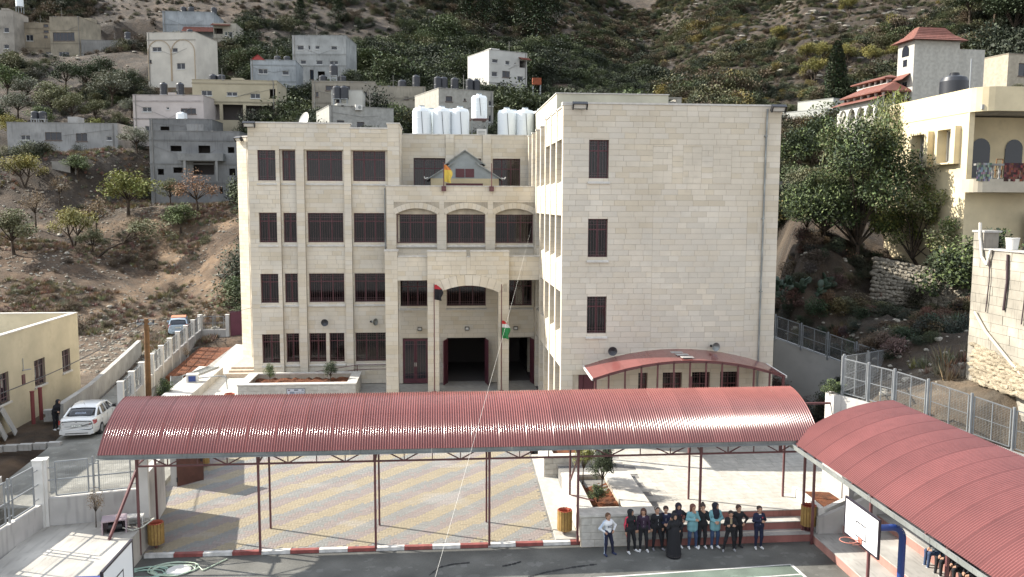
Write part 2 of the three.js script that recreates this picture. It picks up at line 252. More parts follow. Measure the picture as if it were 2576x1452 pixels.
{
  const xs = [], zs = [];
  for (let x = -300; x < 330;) { xs.push(x); const a = Math.abs(x); x += x > 14 && x < 40 ? 0.4 : a < 60 ? 0.95 : a < 120 ? 1.8 : 4; }
  for (let z = 6; z > -440;) { zs.push(z); z -= z > -30 ? 3 : z > -72 ? 0.5 : z > -130 ? 0.8 : z > -220 ? 1.6 : 3; }
  const nx = xs.length, nz = zs.length, P = [], U = [], K = [], I = [];
  for (let j = 0; j < nz; j++) for (let i = 0; i < nx; i++) {
    const x = xs[i], z = zs[j], y = land(x, z), d = Math.hypot(x, z); P.push(x, y, z); U.push(x, z);
    const n1 = fbm(x / 9, z / 9, 20, 5), n2 = fbm(x / 2.1, z / 2.1, 24, 4), n3 = fbm(x / 30, z / 30, 28, 3);
    let c = [mix(.13, .20, n1), mix(.107, .158, n1), mix(.084, .12, n1)];
    const L = (q, t) => { t = clamp(t, 0, 1); c = c.map((v, k) => mix(v, q[k], t)); };
    L([.125, .09, .06], sst(.44, .6, n2) * 0.85);                     // dry brown grass
    L([.19, .175, .155], sst(.54, .68, fbm(x / 4, z / 4, 33, 4)) * 0.7); // stony ground
    L([.068, .058, .046], sst(90, 150, d) * sst(.32, .56, n3 * .5 + n2 * .5) * 0.85); // scrub litter on the hill
    const valley = sst(-14, -20, x) * (z > -80 && z < -38 ? 1 : 0); L([.33, .30, .26], valley * sst(.35, .6, n2) * sst(-82, -72, z) * sst(-46, -56, z));
    if (x > 16 && d < 75) L([.20, .165, .125], sst(.4, .62, n2) * .8); if (x > 16.6) L([.40, .345, .27], sst(-39, -35, z) * sst(.2, .42, n2) * .9);
    const pd = d < 135 && x < 0 ? pathDist(x, z) : 9; L([.30, .245, .185], (1 - sst(0.55, 1.25 + n2 * .7, pd)) * 0.95);
    if (x < 0 && d < 118) c = c.map((v, k) => v * mix([1.62, 1.52, 1.42][k], 1, sst(104, 118, d)));
    K.push(...c);
  }
  for (let j = 0; j < nz - 1; j++) for (let i = 0; i < nx - 1; i++) { const a = j * nx + i; I.push(a, a + 1, a + nx, a + 1, a + nx + 1, a + nx); }
  const g = new THREE.BufferGeometry(); g.setAttribute('position', new THREE.Float32BufferAttribute(P, 3)); g.setAttribute('uv', new THREE.Float32BufferAttribute(U, 2)); g.setAttribute('color', new THREE.Float32BufferAttribute(K, 3)); g.setIndex(I); g.computeVertexNormals();
  struct('hillside', g, vmat(0.97, { tex: 'earth', m: 7, bump: 0.3, bm: 3 }));
}

// ------------------------------------------------------------------ school grounds
const yardY = (z) => 0.1 + 0.085 * clamp(-30 - z, 0, 17.5);
struct('court_ground', gb((g) => g.box(-32, -0.4, -30.02, 32, 0, 8)), mat([.175, .172, .162], 0.93, { tex: 'asphalt', m: 5, bump: 0.008, bm: 0.8 }));
{ // court paint and white lines (the court lies a little askew)
  const a = V(4.3, 0, -26.95), b = V(12.38, 0, -27.52), c = V(12.5, 0, -26.49), dx = b.clone().sub(a).normalize(), dz = V(-dx.z, 0, dx.x);
  const q = (u, v, y) => a.clone().addScaledVector(dx, u).addScaledVector(dz, v).setY(y), L = b.distanceTo(a);
  const court = struct('court_paint', gb((g) => g.quad(q(-16, 9, 0.004), q(L, 9, 0.004), q(L, 0, 0.004), q(-16, 0, 0.004))), mat([.17, .215, .18], 0.85, { tex: 'asphalt', m: 4 }));
  const strip = (n, u0, v0, u1, v1) => part(court, n, gb((g) => g.quad(q(u0, v1, 0.008), q(u1, v1, 0.008), q(u1, v0, 0.008), q(u0, v0, 0.008))), M.paintWhite);
  strip('line', -16, -0.04, L, 0.04); strip('line', L - 0.06, 0.04, L + 0.06, 9); strip('line', 0, 0.75, L - 0.06, 0.83);
}
{ // tarred cracks in the asphalt
  const cr = [[[1330, 1452], [1375, 1440], [1440, 1428], [1500, 1420]], [[1080, 1448], [1105, 1428], [1140, 1420], [1180, 1416]], [[1265, 1425], [1290, 1420], [1310, 1414]]];
  const g = new GB(); const f = rng(5);
  for (const l of cr) { const w = l.map(([a, b]) => { const d = site(a, b, 1).sub(EYE), t = -EYE.y / d.y; return EYE.clone().addScaledVector(d, t); }); for (let i = 0; i < w.length - 1; i++) for (let k = 0; k < 8; k++) { const p = w[i].clone().lerp(w[i + 1], k / 8), q = w[i].clone().lerp(w[i + 1], (k + 1) / 8), h = 0.02 + f() * 0.06; p.y = q.y = 0.005; g.quad(p.clone().add(V(-.02, 0, h)), q.clone().add(V(.02, 0, h)), q.clone().add(V(.02, 0, -h)), p.clone().add(V(-.02, 0, -h))); } }
  const o = struct('asphalt_crack', g, mat([.03, .03, .03], 0.9));
}
{ // kerb: red and white stones along the front of the yard
  const k = struct('kerb', gb((g) => g.box(-10.6, -0.3, -30.02, 5.2, 0.06, -29.86)), M.concrete);
  let x = -10.6, i = 0; while (x < 5.15) { const L = Math.min(1.03, 5.2 - x); part(k, 'kerb_stone', gb((g) => g.box(x + .004, 0.0, -30.03, x + L - .004, 0.125, -29.83)), i % 2 ? M.paintRed : M.paintWhite); x += L; i++; }
}
{ // paved yard: herringbone pavers in diagonal yellow, grey and rose bands, on a slope up to the door
  const y = struct('paved_yard', gb((g) => g.poly([[-12.2, -30.03], [4.3, -30.03], [4.3, -47.4], [-12.2, -47.4]], -0.6, (x, z) => yardY(z) - 0.012)), M.concrete);
  const un = 0.115, f = rng(31), w = un * 2 - 0.008, t = un - 0.008, ang = Math.atan(0.085);
  const list = [];
  const cols = [[.42, .36, .255], [.315, .315, .30], [.345, .295, .275]];
  const band = (x, z) => { const s = (((.82 * x + z + 30.8 + .41) / 1.95) % 1 + 1) % 1; return s < .42 ? 0 : s < .62 ? 1 : s < .8 ? (f() < (s - .62) / .18 ? 2 : 1) : 2; };
  for (let i = 0; i < 142; i++) for (let j = 0; j < 150; j++) {
    const r = (((i - j) % 4) + 4) % 4; if (r !== 0 && r !== 2) continue; const H = r === 0;
    const x = -12.1 + (i + (H ? 1 : .5)) * un, z = -30.06 - (j + (H ? .5 : 0)) * un; if (x > 4.2 || z > -30.1) continue; list.push([x, z, H, band(x, z)]);
  }
  list.sort((a, b) => b[1] - a[1]);
  const geo = new THREE.BoxGeometry(w, 0.05, t); const ms = cols.map((c) => [0.97, 1.02].map((k) => mat(c.map((v) => v * k), 0.9, { tex: 'concrete', m: 0.7 })));
  const place = (o, q) => { o.position.set(q[0], yardY(q[1]) - 0.024 + (f() - .5) * .004, q[1]); o.rotation.set(ang, q[2] ? 0 : Math.PI / 2, 0, 'XYZ'); if (q[2] === false) o.rotation.set(0, Math.PI / 2, ang, 'YXZ'); };
  list.slice(0, 300).forEach((q) => place(part(y, 'paving_stone', geo, ms[q[3]][f() < .5 ? 0 : 1]), q));
  const rest = list.slice(300), im = new THREE.InstancedMesh(geo, mat([1, 1, 1], 0.9, { tex: 'concrete', m: 0.7 }), rest.length), o = new THREE.Object3D(), cc = new THREE.Color();
  rest.forEach((q, i) => { place(o, q); o.updateMatrix(); im.setMatrixAt(i, o.matrix); const k = 0.96 + 0.08 * f() + .16 * (fbm(q[0] / 1.8, q[1] / 1.8, 44, 3) - .45), du = .5 * sst(.56, .72, fbm(q[0] / 2.6, q[1] / 1.1, 46, 4)); im.setColorAt(i, cc.setRGB(...cols[q[3]].map((v, j) => mix(v * k, [.47, .455, .43][j], du)))); });
  im.name = 'paving_stones'; im.castShadow = im.receiveShadow = true; stuff(im); y.add(im);
}
const plazaY = (z) => 0.9 + 0.05 * clamp(-30.65 - z, 0, 7.5);
{ // stone plaza on the right, with slabs, and the three steps down to the court
  const p = struct('plaza', gb((g) => g.poly([[5.19, -38.4], [5.19, -30.9], [7.2, -30.9], [7.2, -30.66], [14.3, -30.66], [17.2, -30.66], [17.2, -38.4]], -0.6, (x, z) => plazaY(z) - 0.02)), M.concrete);
  const f = rng(77), sm = [0.95, 1, 1.06].map((k) => mat([.53 * k, .505 * k, .455 * k], 0.8, { tex: 'stone', m: 1.3 }));
  for (let j = 0; j < 16; j++) { const z1 = -30.66 - j * 0.48, z0 = z1 - 0.472; let x = 8.15 - (j % 2) * 0.35; while (x < 16.6) { const L = 0.62 + Math.round(f() * 3) * 0.08; if (!(x < 8.0 && z1 > -35)) { const e = (f() - .5) * .003; part(p, 'slab', gb((g) => g.poly([[x, z1], [x + L - .008, z1], [x + L - .008, z0], [x, z0]], (X, Z) => plazaY(Z) - .03, (X, Z) => plazaY(Z) + e)), sm[Math.floor(f() * 3)]); } x += L; } }
  part(p, 'slab', gb((g) => g.poly([[4.31, -38.4], [4.31, -30.03], [5.18, -30.03], [5.18, -38.4]], 0, (x, z) => yardY(z) + .06)), sm[1]);
  const st = struct('court_steps', gb((g) => g.box(7.2, -.3, -30.65, 14.3, 0.02, -29.5)), M.concrete);
  [[-29.46, 0.31], [-29.95, 0.62], [-30.44, 0.9]].forEach(([z, y], i) => { const r = part(st, 'step', gb((g) => g.box(7.6, 0, -30.9, 14.25, y - .035, z)), M.pinkDark, i === 0 ? 'lowest step with rose painted riser' : undefined); part(r, 'tread', gb((g) => g.box(7.6, y - .034, i < 2 ? z - .5 : -30.9, 14.25, y, z + 0.02)), M.concreteLight); });
}
{ // upper forecourt in front of the doors and along the wing
  struct('forecourt', gb((g) => { g.box(-11.2, -.5, -51.6, 5.8, 1.62, -47.3); g.poly([[5.0, -47.3], [5.0, -38.4], [17.3, -38.4], [17.3, -39.1], [5.9, -39.1], [5.9, -47.3]], -.5, 1.62); g.box(16.3, -.5, -66, 17.8, 0.9, -39.1); }), mat([.40, .38, .345], 0.85, { tex: 'stone', m: 1.6 }));
  struct('side_path', gb((g) => { g.poly([[-11.2, -47.3], [-12.2, -44], [-15.2, -46], [-16.2, -58.5], [-16.4, -68.5], [-11.2, -66]], -.5, (x, z) => 1.0 + .3 * sst(-46, -56, z)); }), mat([.56, .54, .50], 0.85, { tex: 'stone', m: 1.6 }));
  const s = thing('side_steps', 'three low pale steps at the left corner of the school', 'steps', [0, 0, 0]);
  for (let i = 0; i < 3; i++) part(s, 'step', gb((g) => g.box(-14.1 + i * .05, 1.1, -60.5, -11.25, 1.4 + i * .13, -55.9 - i * .5)), mat([.52, .43, .35], .85, { tex: 'stone', m: 1.2 }));
  single('soil_bed', 'long bed of bare red soil beside the white railing wall', 'flower bed', gb((g) => g.poly([[-18.3, -56.8], [-16.25, -58.5], [-16.45, -68.4], [-19.2, -68.2]], .4, (x, z) => 1.08 + .08 * Math.sin(x * 7 + z * 3))), M.soil);
}
// road beside the school and the raised concrete terrace in the left corner
struct('road', gb((g) => g.poly([[-18.2, -33], [-18.9, -41], [-20.4, -51.2], [-22.4, -64.8], [-24.2, -78], [-19.8, -78], [-19.9, -66], [-18.6, -56], [-16.2, -47], [-14.9, -43], [-11.9, -39.5], [-11.6, -33]], .1, .84)), mat([.30, .29, .265], .93, { tex: 'asphalt', m: 5, bump: .01, bm: 1 }));
struct('terrace', gb((g) => { g.box(-14.3, -.3, -30.6, -10.68, 1.1, -20); g.poly([[-10.68, -30.6], [-10.68, -31], [-14.4, -31], [-14.4, -30.6]], -.3, 1.09); }), mat([.56, .53, .475], .88, { tex: 'concrete', m: 4 }));
// ------------------------------------------------------------------ the school
const school = thing('school_building', 'four-storey cream stone school with barred maroon windows and arched portico', 'school', [0, 0, 0]);
const F0 = 1.65, ROWS = [[14.01, 15.8], [10.34, 12.1], [6.7, 8.45], [3.03, 4.8]];
const stoneBuf = M.stone.map(() => new GB()), allStones = [];
const coreG = new GB(), insideG = new GB(), copG = new GB();
// put a panel of stones on a plane; frame matrix m maps local (u,v,out) to the world
function stonePanel(m, u0, u1, v0, v1, open, seed, big = false, ch = 0.262, tone = null) {
  const f = rng(seed + 999);
  for (const s of courses(u0, u1, v0, v1, open, ch, seed)) {
    const t = tone ? tone((s[0] + s[1]) / 2, (s[2] + s[3]) / 2, f()) : Math.floor(f() * 5);
    allStones.push({ m, s, t, big, pr: 0.012 + f() * 0.003 });
  }
}
const frame = (x, y, z, turn) => new THREE.Matrix4().makeRotationY(turn).setPosition(x, y, z);
const FR = frame(0, 0, 0, 0);
const zf = (z) => frame(0, 0, z, 0);
function core(m, u0, u1, v0, v1, open, t) { coreG.m = m; wallCells(coreG, u0, u1, v0, v1, open, t); coreG.m = null; }
const coping = (x0, x1, y, z0, z1) => copG.box(x0 - .05, y, z0 - .05, x1 + .05, y + .08, z1 + .05);
// barred window: maroon frame > pane, grille, sill, curtain
const winRng = rng(404);
function schoolWindow(x0, x1, y0, y1, z, o = {}) {
  const g = new GB(), w = x1 - x0, h = y1 - y0, fr = 0.055, n = w > 1.3 ? 3 : 2;
  g.box(x0, y0, z - .05, x1, y0 + fr, z); g.box(x0, y1 - fr, z - .05, x1, y1, z); g.box(x0, y0 + fr, z - .05, x0 + fr, y1 - fr, z); g.box(x1 - fr, y0 + fr, z - .05, x1, y1 - fr, z);
  for (let i = 1; i < n; i++) { const x = x0 + w * i / n; g.box(x - .03, y0 + fr, z - .045, x + .03, y1 - fr, z - .005); }
  const tb = y1 - h * .28; g.box(x0 + fr, tb - .03, z - .04, x1 - fr, tb + .03, z - .008);
  const win = part(school, 'window', g, M.maroon);
  part(win, 'pane', gb((q) => { for (let i = 0; i < n; i++) q.box(x0 + w * i / n + .03, y0 + fr, z - .03, x0 + w * (i + 1) / n - .03, y1 - fr, z - .024); }), M.glass);
  const gr = new GB(), zz = z + .05; const nb = Math.round(w / .14);
  for (let i = 0; i <= nb; i++) { const x = x0 + .02 + (w - .04) * i / nb; gr.box(x - .005, y0 + .01, zz - .005, x + .005, y1 - .01, zz + .005); }
  for (const y of [y0 + .12, y0 + .24, y1 - .14, y1 - .27]) gr.box(x0 + .01, y - .006, zz + .006, x1 - .01, y + .006, zz + .016);
  part(win, 'grille', gr, M.grille);
  part(win, 'sill', gb((q) => { q.quad(V(x0 - .06, y0 - .2, z + .26), V(x1 + .06, y0 - .2, z + .26), V(x1 + .0, y0 - .01, z - .0), V(x0 - .0, y0 - .01, z - .0)); q.box(x0 - .06, y0 - .26, z - .04, x1 + .06, y0 - .2, z + .26); }), M.coping);
  if (!o.bare) for (let i = 0; i < n; i++) if (winRng() < .6) { const a = x0 + w * i / n + .05, b = a + w / n - .1, cu = new GB(); const k = 7; for (let j = 0; j < k; j++) { const p = (t) => V(mix(a, b, t), 0, z - .22 - .04 * (Math.round(t * k) % 2)); const A = p(j / k), B = p((j + 1) / k), yb = y0 + h * .05, yt = tb; cu.quad(A.clone().setY(yb), B.clone().setY(yb), B.clone().setY(yt), A.clone().setY(yt)); } part(win, 'curtain', cu, M.curtains[Math.floor(winRng() * 4)]); }
  return win;
}
{ // left block, front at z=-51
  const z = -51, c1 = [-10.67, -9.63], bays = [[-9.4, -8.45], [-7.98, -5.65], [-5.22, -3.05]];
  const wins = [[-9.28, -8.52], [-7.85, -5.75], [-5.12, -3.2]];
  const op = [...ROWS.map((r) => [...c1, ...r]), ...bays.map((b, i) => [...b, F0, i === 2 ? 15.85 : 15.85])];
  core(zf(z), -11.2, -5.22, F0, 17.36, op, .25); core(zf(z), -5.22, -2.35, F0, 17.1, op, .25); core(zf(z), -3.05, -2.35, 17.1, 17.4, [], .7);
  stonePanel(zf(z), -11.2, -5.22, F0, 17.36, op, 1); stonePanel(zf(z), -5.22, -3.05, F0, 17.1, op, 2); stonePanel(zf(z), -3.05, -2.35, F0, 17.4, op, 3);
  coping(-11.2, -5.22, 17.36, z - .4, z); coping(-5.22, -3.05, 17.1, z - .4, z); coping(-3.05, -2.35, 17.4, z - 4, z);
  for (const r of ROWS) schoolWindow(...c1, r[0], r[1], z - .2);
  bays.forEach((b, i) => {
    const o2 = ROWS.flatMap((r, k) => (i === 1 && k === 3 ? [[-7.9, -6.9, r[0], r[1]], [-6.69, -5.8, r[0], r[1]]] : [[...wins[i], r[0], r[1]]]));
    core(zf(z - .22), ...b, F0, 15.86, o2, .25); stonePanel(zf(z - .22), ...b, F0, 15.86, o2, 10 + i);
    for (const q of o2) schoolWindow(...q, z - .4);
  });
  // body: sides, floors, partition, roof
  coreG.m = frame(-2.35, 0, z, Math.PI / 2); coreG.m = null;
  core(frame(-2.35, 0, -55, Math.PI / 2), -4, 0, F0, 17.4, [], .3); stonePanel(frame(-2.35, 0, -55, Math.PI / 2), -3.98, -.02, 9.5, 17.4, [], 20);
  core(frame(-11.2, 0, -51, -Math.PI / 2), -15, 0, F0, 17.36, [], .3); stonePanel(frame(-11.2, 0, -51, -Math.PI / 2), -9, -.01, F0, 17.36, [], 21);
  copG.box(-11.24, 17.36, -66, -10.8, 17.44, -51.4);
  for (const y of [5.6, 9.25, 12.9]) { insideG.box(-10.9, y - .3, -65.7, -2.6, y, -51.6); insideG.box(-2.6, y - .3, -65.7, 5.6, y, -51.6); }
  insideG.box(-10.9, 16.2, -65.7, -2.6, 16.6, -51.6); insideG.box(-2.6, 16.2, -65.7, 5.6, 16.6, -55.3); insideG.box(-10.9, F0, -55.3, -2.6, 16.2, -55.1); for (const x of [-9.5, -8.2, -5.44, -2.6]) insideG.box(x - .1, F0, -55.1, x + .1, 16.2, -51.7);
  insideG.box(-11.2, F0 - .3, -66, 5.7, F0, -51.5); insideG.box(-11.2, F0, -66.2, 16.2, 17.2, -66); insideG.box(-2.6, F0, -58, 5.6, 9, -57.8);
}
{ // rear centre wall above the portico, z=-55
  const wn = [[-1.62, .42], [1.02, 2.76], [3.52, 5.32]];
  const op = wn.map((w) => [...w, 13.0, 15.62]);
  core(zf(-55), -2.35, 5.9, 9.4, 17.1, op, .3); stonePanel(zf(-55), -2.35, 5.9, 13.6, 17.1, op, 30);
  for (const w of wn) schoolWindow(...w, 13.3, 15.6, -55.2);
  copG.box(-2.3, 17.1, -55.35, 5.8, 17.17, -54.95);
  for (const x of [.72, 3.13]) { core(zf(-54.9), x - .27, x + .27, 13.5, 17.12, [], .12); stonePanel(zf(-54.88), x - .27, x + .27, 13.5, 17.12, [], 31); }
}
function archPts(x0, x1, ys, yc, n = 14) { const w = (x1 - x0) / 2, h = yc - ys, r = (w * w + h * h) / (2 * h), cx = (x0 + x1) / 2, c = yc - r, a = Math.asin(w / r), out = []; for (let i = 0; i <= n; i++) { const t = -a + 2 * a * i / n; out.push([cx + r * Math.sin(t), c + r * Math.cos(t)]); } return { out, cx, c, r, a }; }
function archWall(g, x0, x1, ys, yc, top, zf0, zb) { // the piece of wall above an arch, between springing and top
  const { out } = archPts(x0, x1, ys, yc);
  for (let i = 0; i < out.length - 1; i++) { const [a, b] = out[i], [c, d] = out[i + 1];
    g.quad(V(a, b, zf0), V(c, d, zf0), V(c, top, zf0), V(a, top, zf0)); g.quad(V(c, d, zb), V(a, b, zb), V(a, top, zb), V(c, top, zb)); g.quad(V(a, b, zb), V(c, d, zb), V(c, d, zf0), V(a, b, zf0)); }
}
function voussoirs(x0, x1, ys, yc, th, z, n, seed) {
  const { cx, c, r, a } = archPts(x0, x1, ys, yc), f = rng(seed), e = a * 1.04;
  for (let i = 0; i < n; i++) { const t0 = -e + 2 * e * i / n + .003, t1 = -e + 2 * e * (i + 1) / n - .003, g = new GB(), P = (t, q, zz) => V(cx + q * Math.sin(t), c + q * Math.cos(t), zz), r0 = r + .004, r1 = r + th;
    const A = P(t0, r0, z + .03), B = P(t1, r0, z + .03), D = P(t1, r1, z + .03), E = P(t0, r1, z + .03), b = (v) => v.clone().setZ(z - .02);
    g.quad(A, B, D, E); g.quad(b(A), b(B), B, A); g.quad(E, D, b(D), b(E)); g.quad(b(A), A, E, b(E)); g.quad(B, b(B), b(D), D); part(school, 'arch_stone', g, M.stone[Math.floor(f() * 5)]); }
}
{ // second level of the portico, z=-50.6, three arched window niches
  const z = -50.6, ni = [[-2.55, -.12], [.45, 2.8], [3.4, 5.74]];
  const op = ni.map((n) => [...n, 9.5, 12.45]);
  core(zf(z), -3.12, 5.86, 9.2, 13.7, op, .3);
  for (const n of ni) { archWall(coreG, n[0], n[1], 12.06, 12.4, 12.45, z, z - .3); voussoirs(n[0], n[1], 12.06, 12.4, .34, z, 11, 50 + n[0] * 10); }
  stonePanel(zf(z), -3.12, 5.86, 9.4, 13.7, ni.map((n) => [n[0] - .14, n[1] + .14, 12.04, 12.78]).concat(ni.map((n) => [...n, 9.4, 12.1])), 40);
  core(zf(z - .24), -3, 5.86, 9.2, 12.9, ni.map((n) => [n[0] + .02, n[1] - .02, 10.31, 12.04]), .25);
  for (const n of ni) { stonePanel(zf(z - .24), n[0], n[1], 9.4, 10.28, [], 45); schoolWindow(n[0] + .02, n[1] - .02, 10.31, 12.04, z - .38); }
  copG.box(-3.18, 13.7, -50.95, 5.86, 13.77, z + .06); insideG.box(-3, 13.1, -55, 5.8, 13.35, -50.9); core(frame(-3.12, 0, -50.6, -Math.PI / 2), -.45, 0, 9.2, 13.7, [], .3);
}
{ // ground-level portico
  const z = -48.2, zc = -47.9;
  core(zf(z), -3.1, -2.38, F0, 9.95, [], .75); stonePanel(zf(z), -3.1, -2.38, F0, 9.95, [], 60); coping(-3.1, -2.38, 9.95, z - .75, z);
  core(zf(z), -2.38, -.68, 8.28, 9.62, [], .3); stonePanel(zf(z), -2.38, -.68, 8.28, 9.62, [], 61); coping(-2.3, -.72, 9.62, z - .25, z);
  core(zf(z), 4.02, 5.8, 8.28, 9.62, [], .3); stonePanel(zf(z), 4.02, 5.8, 8.28, 9.62, [], 62); coping(4.08, 5.75, 9.62, z - .25, z);
  for (const x of [-.68, 3.4]) { core(zf(zc), x, x + (x < 0 ? .66 : .62), F0, 7.62, [], .7); stonePanel(zf(zc), x, x + (x < 0 ? .66 : .62), F0, 7.62, [], 63 + x); }
  core(zf(zc), -.68, 4.02, 8.02, 9.93, [[1.56, 1.78, 9.62, 9.93]], .5); core(zf(zc), -.68, -.02, 7.62, 8.02, [], .5); core(zf(zc), 3.4, 4.02, 7.62, 8.02, [], .5);
  archWall(coreG, -.02, 3.4, 7.6, 8.0, 8.02, zc, zc - .5); voussoirs(-.02, 3.4, 7.6, 8.0, .62, zc, 9, 70);
  const ar = []; for (let i = 0; i < 14; i++) { const { cx, c, r } = archPts(-.02, 3.4, 7.6, 8.0), x0 = -.3 + i * .3, m = (x) => { const q = (x - cx); return c + Math.sqrt(Math.max(0, (r + .62) ** 2 - q * q)); }; ar.push([x0, x0 + .3, 7.5, Math.min(m(x0), m(x0 + .3)) + .02]); }
  stonePanel(zf(zc), -.68, 4.02, 7.62, 9.93, [[1.56, 1.78, 9.0, 9.93], ...ar], 71); 
  part(school, 'panel', gb((g) => g.box(1.57, 9.0, zc - .3, 1.77, 9.62, zc + .01)), M.stone[1]);
  coping(-.63, 1.51, 9.93, zc - .5, zc); coping(1.83, 3.97, 9.93, zc - .5, zc); copG.box(1.57, 9.62, zc - .5, 1.77, 9.67, zc + .04);
  insideG.box(-3, 8.9, -50.6, 5.8, 9.2, -48.5); // terrace slab over the portico
  // door wall z=-51
  const drs = [[-2.25, -.7], [.45, 2.85], [4.1, 5.66]], wv = [6.45, 8.1];
  const op = [...drs.map((d) => [...d, F0, 4.46]), [-2.5, -.73, ...wv], [.45, 2.85, ...wv], [4.1, 5.7, ...wv]];
  core(zf(-51), -3.1, 5.86, F0, 9.0, op, .3); stonePanel(zf(-51), -3.1, 5.86, F0, 8.9, op, 80);
  schoolWindow(-2.5, -.73, ...wv, -51.15); schoolWindow(.45, 2.85, ...wv, -51.15); schoolWindow(4.1, 5.7, ...wv, -51.15);
  // doors
  const leaf = (x, w, turn, glass) => { const d = part(school, 'door', gb((g) => { g.m = frame(x, F0 + .02, -50.98, turn); const s = Math.sign(w), a = Math.abs(w); const B = (u0, v0, u1, v1, t = .05) => g.box(s > 0 ? u0 : -u1, v0, -t, s > 0 ? u1 : -u0, v1, 0); B(0, 0, .1, 2.75); B(a - .1, 0, a, 2.75); B(.1, 0, a - .1, .28); B(.1, 2.62, a - .1, 2.75); if (!glass) B(.1, .28, a - .1, 2.62, .03); }), M.maroonDoor);
    if (glass) { part(d, 'pane', gb((g) => { g.m = frame(x, F0 + .02, -50.98, turn); g.box(w > 0 ? .1 : w + .1, .28, -.03, w > 0 ? w - .1 : -.1, 2.62, -.02); }), M.darkGlass); part(d, 'grille', gb((g) => { g.m = frame(x, F0 + .02, -50.98, turn); for (let i = 1; i < 5; i++) { const u = w * i / 5; g.box(u - .008, .28, 0, u + .008, 2.62, .015); } g.box(Math.min(.1, w), 2.4, 0, Math.max(-.1, w), 2.42, .015); g.box(Math.min(.1, w), .5, 0, Math.max(-.1, w), .52, .015); }), M.grille); }
    part(d, 'handle', gb((g) => { g.m = frame(x, F0 + .02, -50.98, turn); const u = w > 0 ? w - .05 : w + .05; g.box(u - .02, 1.05, .0, u + .02, 1.28, .05); }), mat([.5, .5, .48], .3, { metalness: .7 })); };
  leaf(-2.23, .76, 0, true); leaf(-.72, -.76, 0, true);
  leaf(.47, .8, -1.9, false); leaf(2.83, -.8, 1.75, false); leaf(5.64, -.75, 1.75, false);
  for (const x of [-1.2, 1.69, 4.69]) { const l = thing('wall_lamp', ['small square lamp above the closed double door', 'small square lamp above the open middle doorway', 'small square lamp above the open right doorway'][x < 0 ? 0 : x < 3 ? 1 : 2], 'lamp', [x, 5.05, -50.97]); part(l, 'housing', gb((g) => { g.box(-.13, -.1, 0, .13, .1, .04); g.box(-.13, .08, .04, .13, .11, .14); g.box(-.13, -.11, .04, .13, -.08, .14); g.box(-.13, -.08, .04, -.1, .08, .14); g.box(.1, -.08, .04, .13, .08, .14); }), M.black); part(l, 'lens', gb((g) => g.box(-.1, -.08, .04, .1, .08, .06)), mat([.75, .74, .7], .3)); }
}
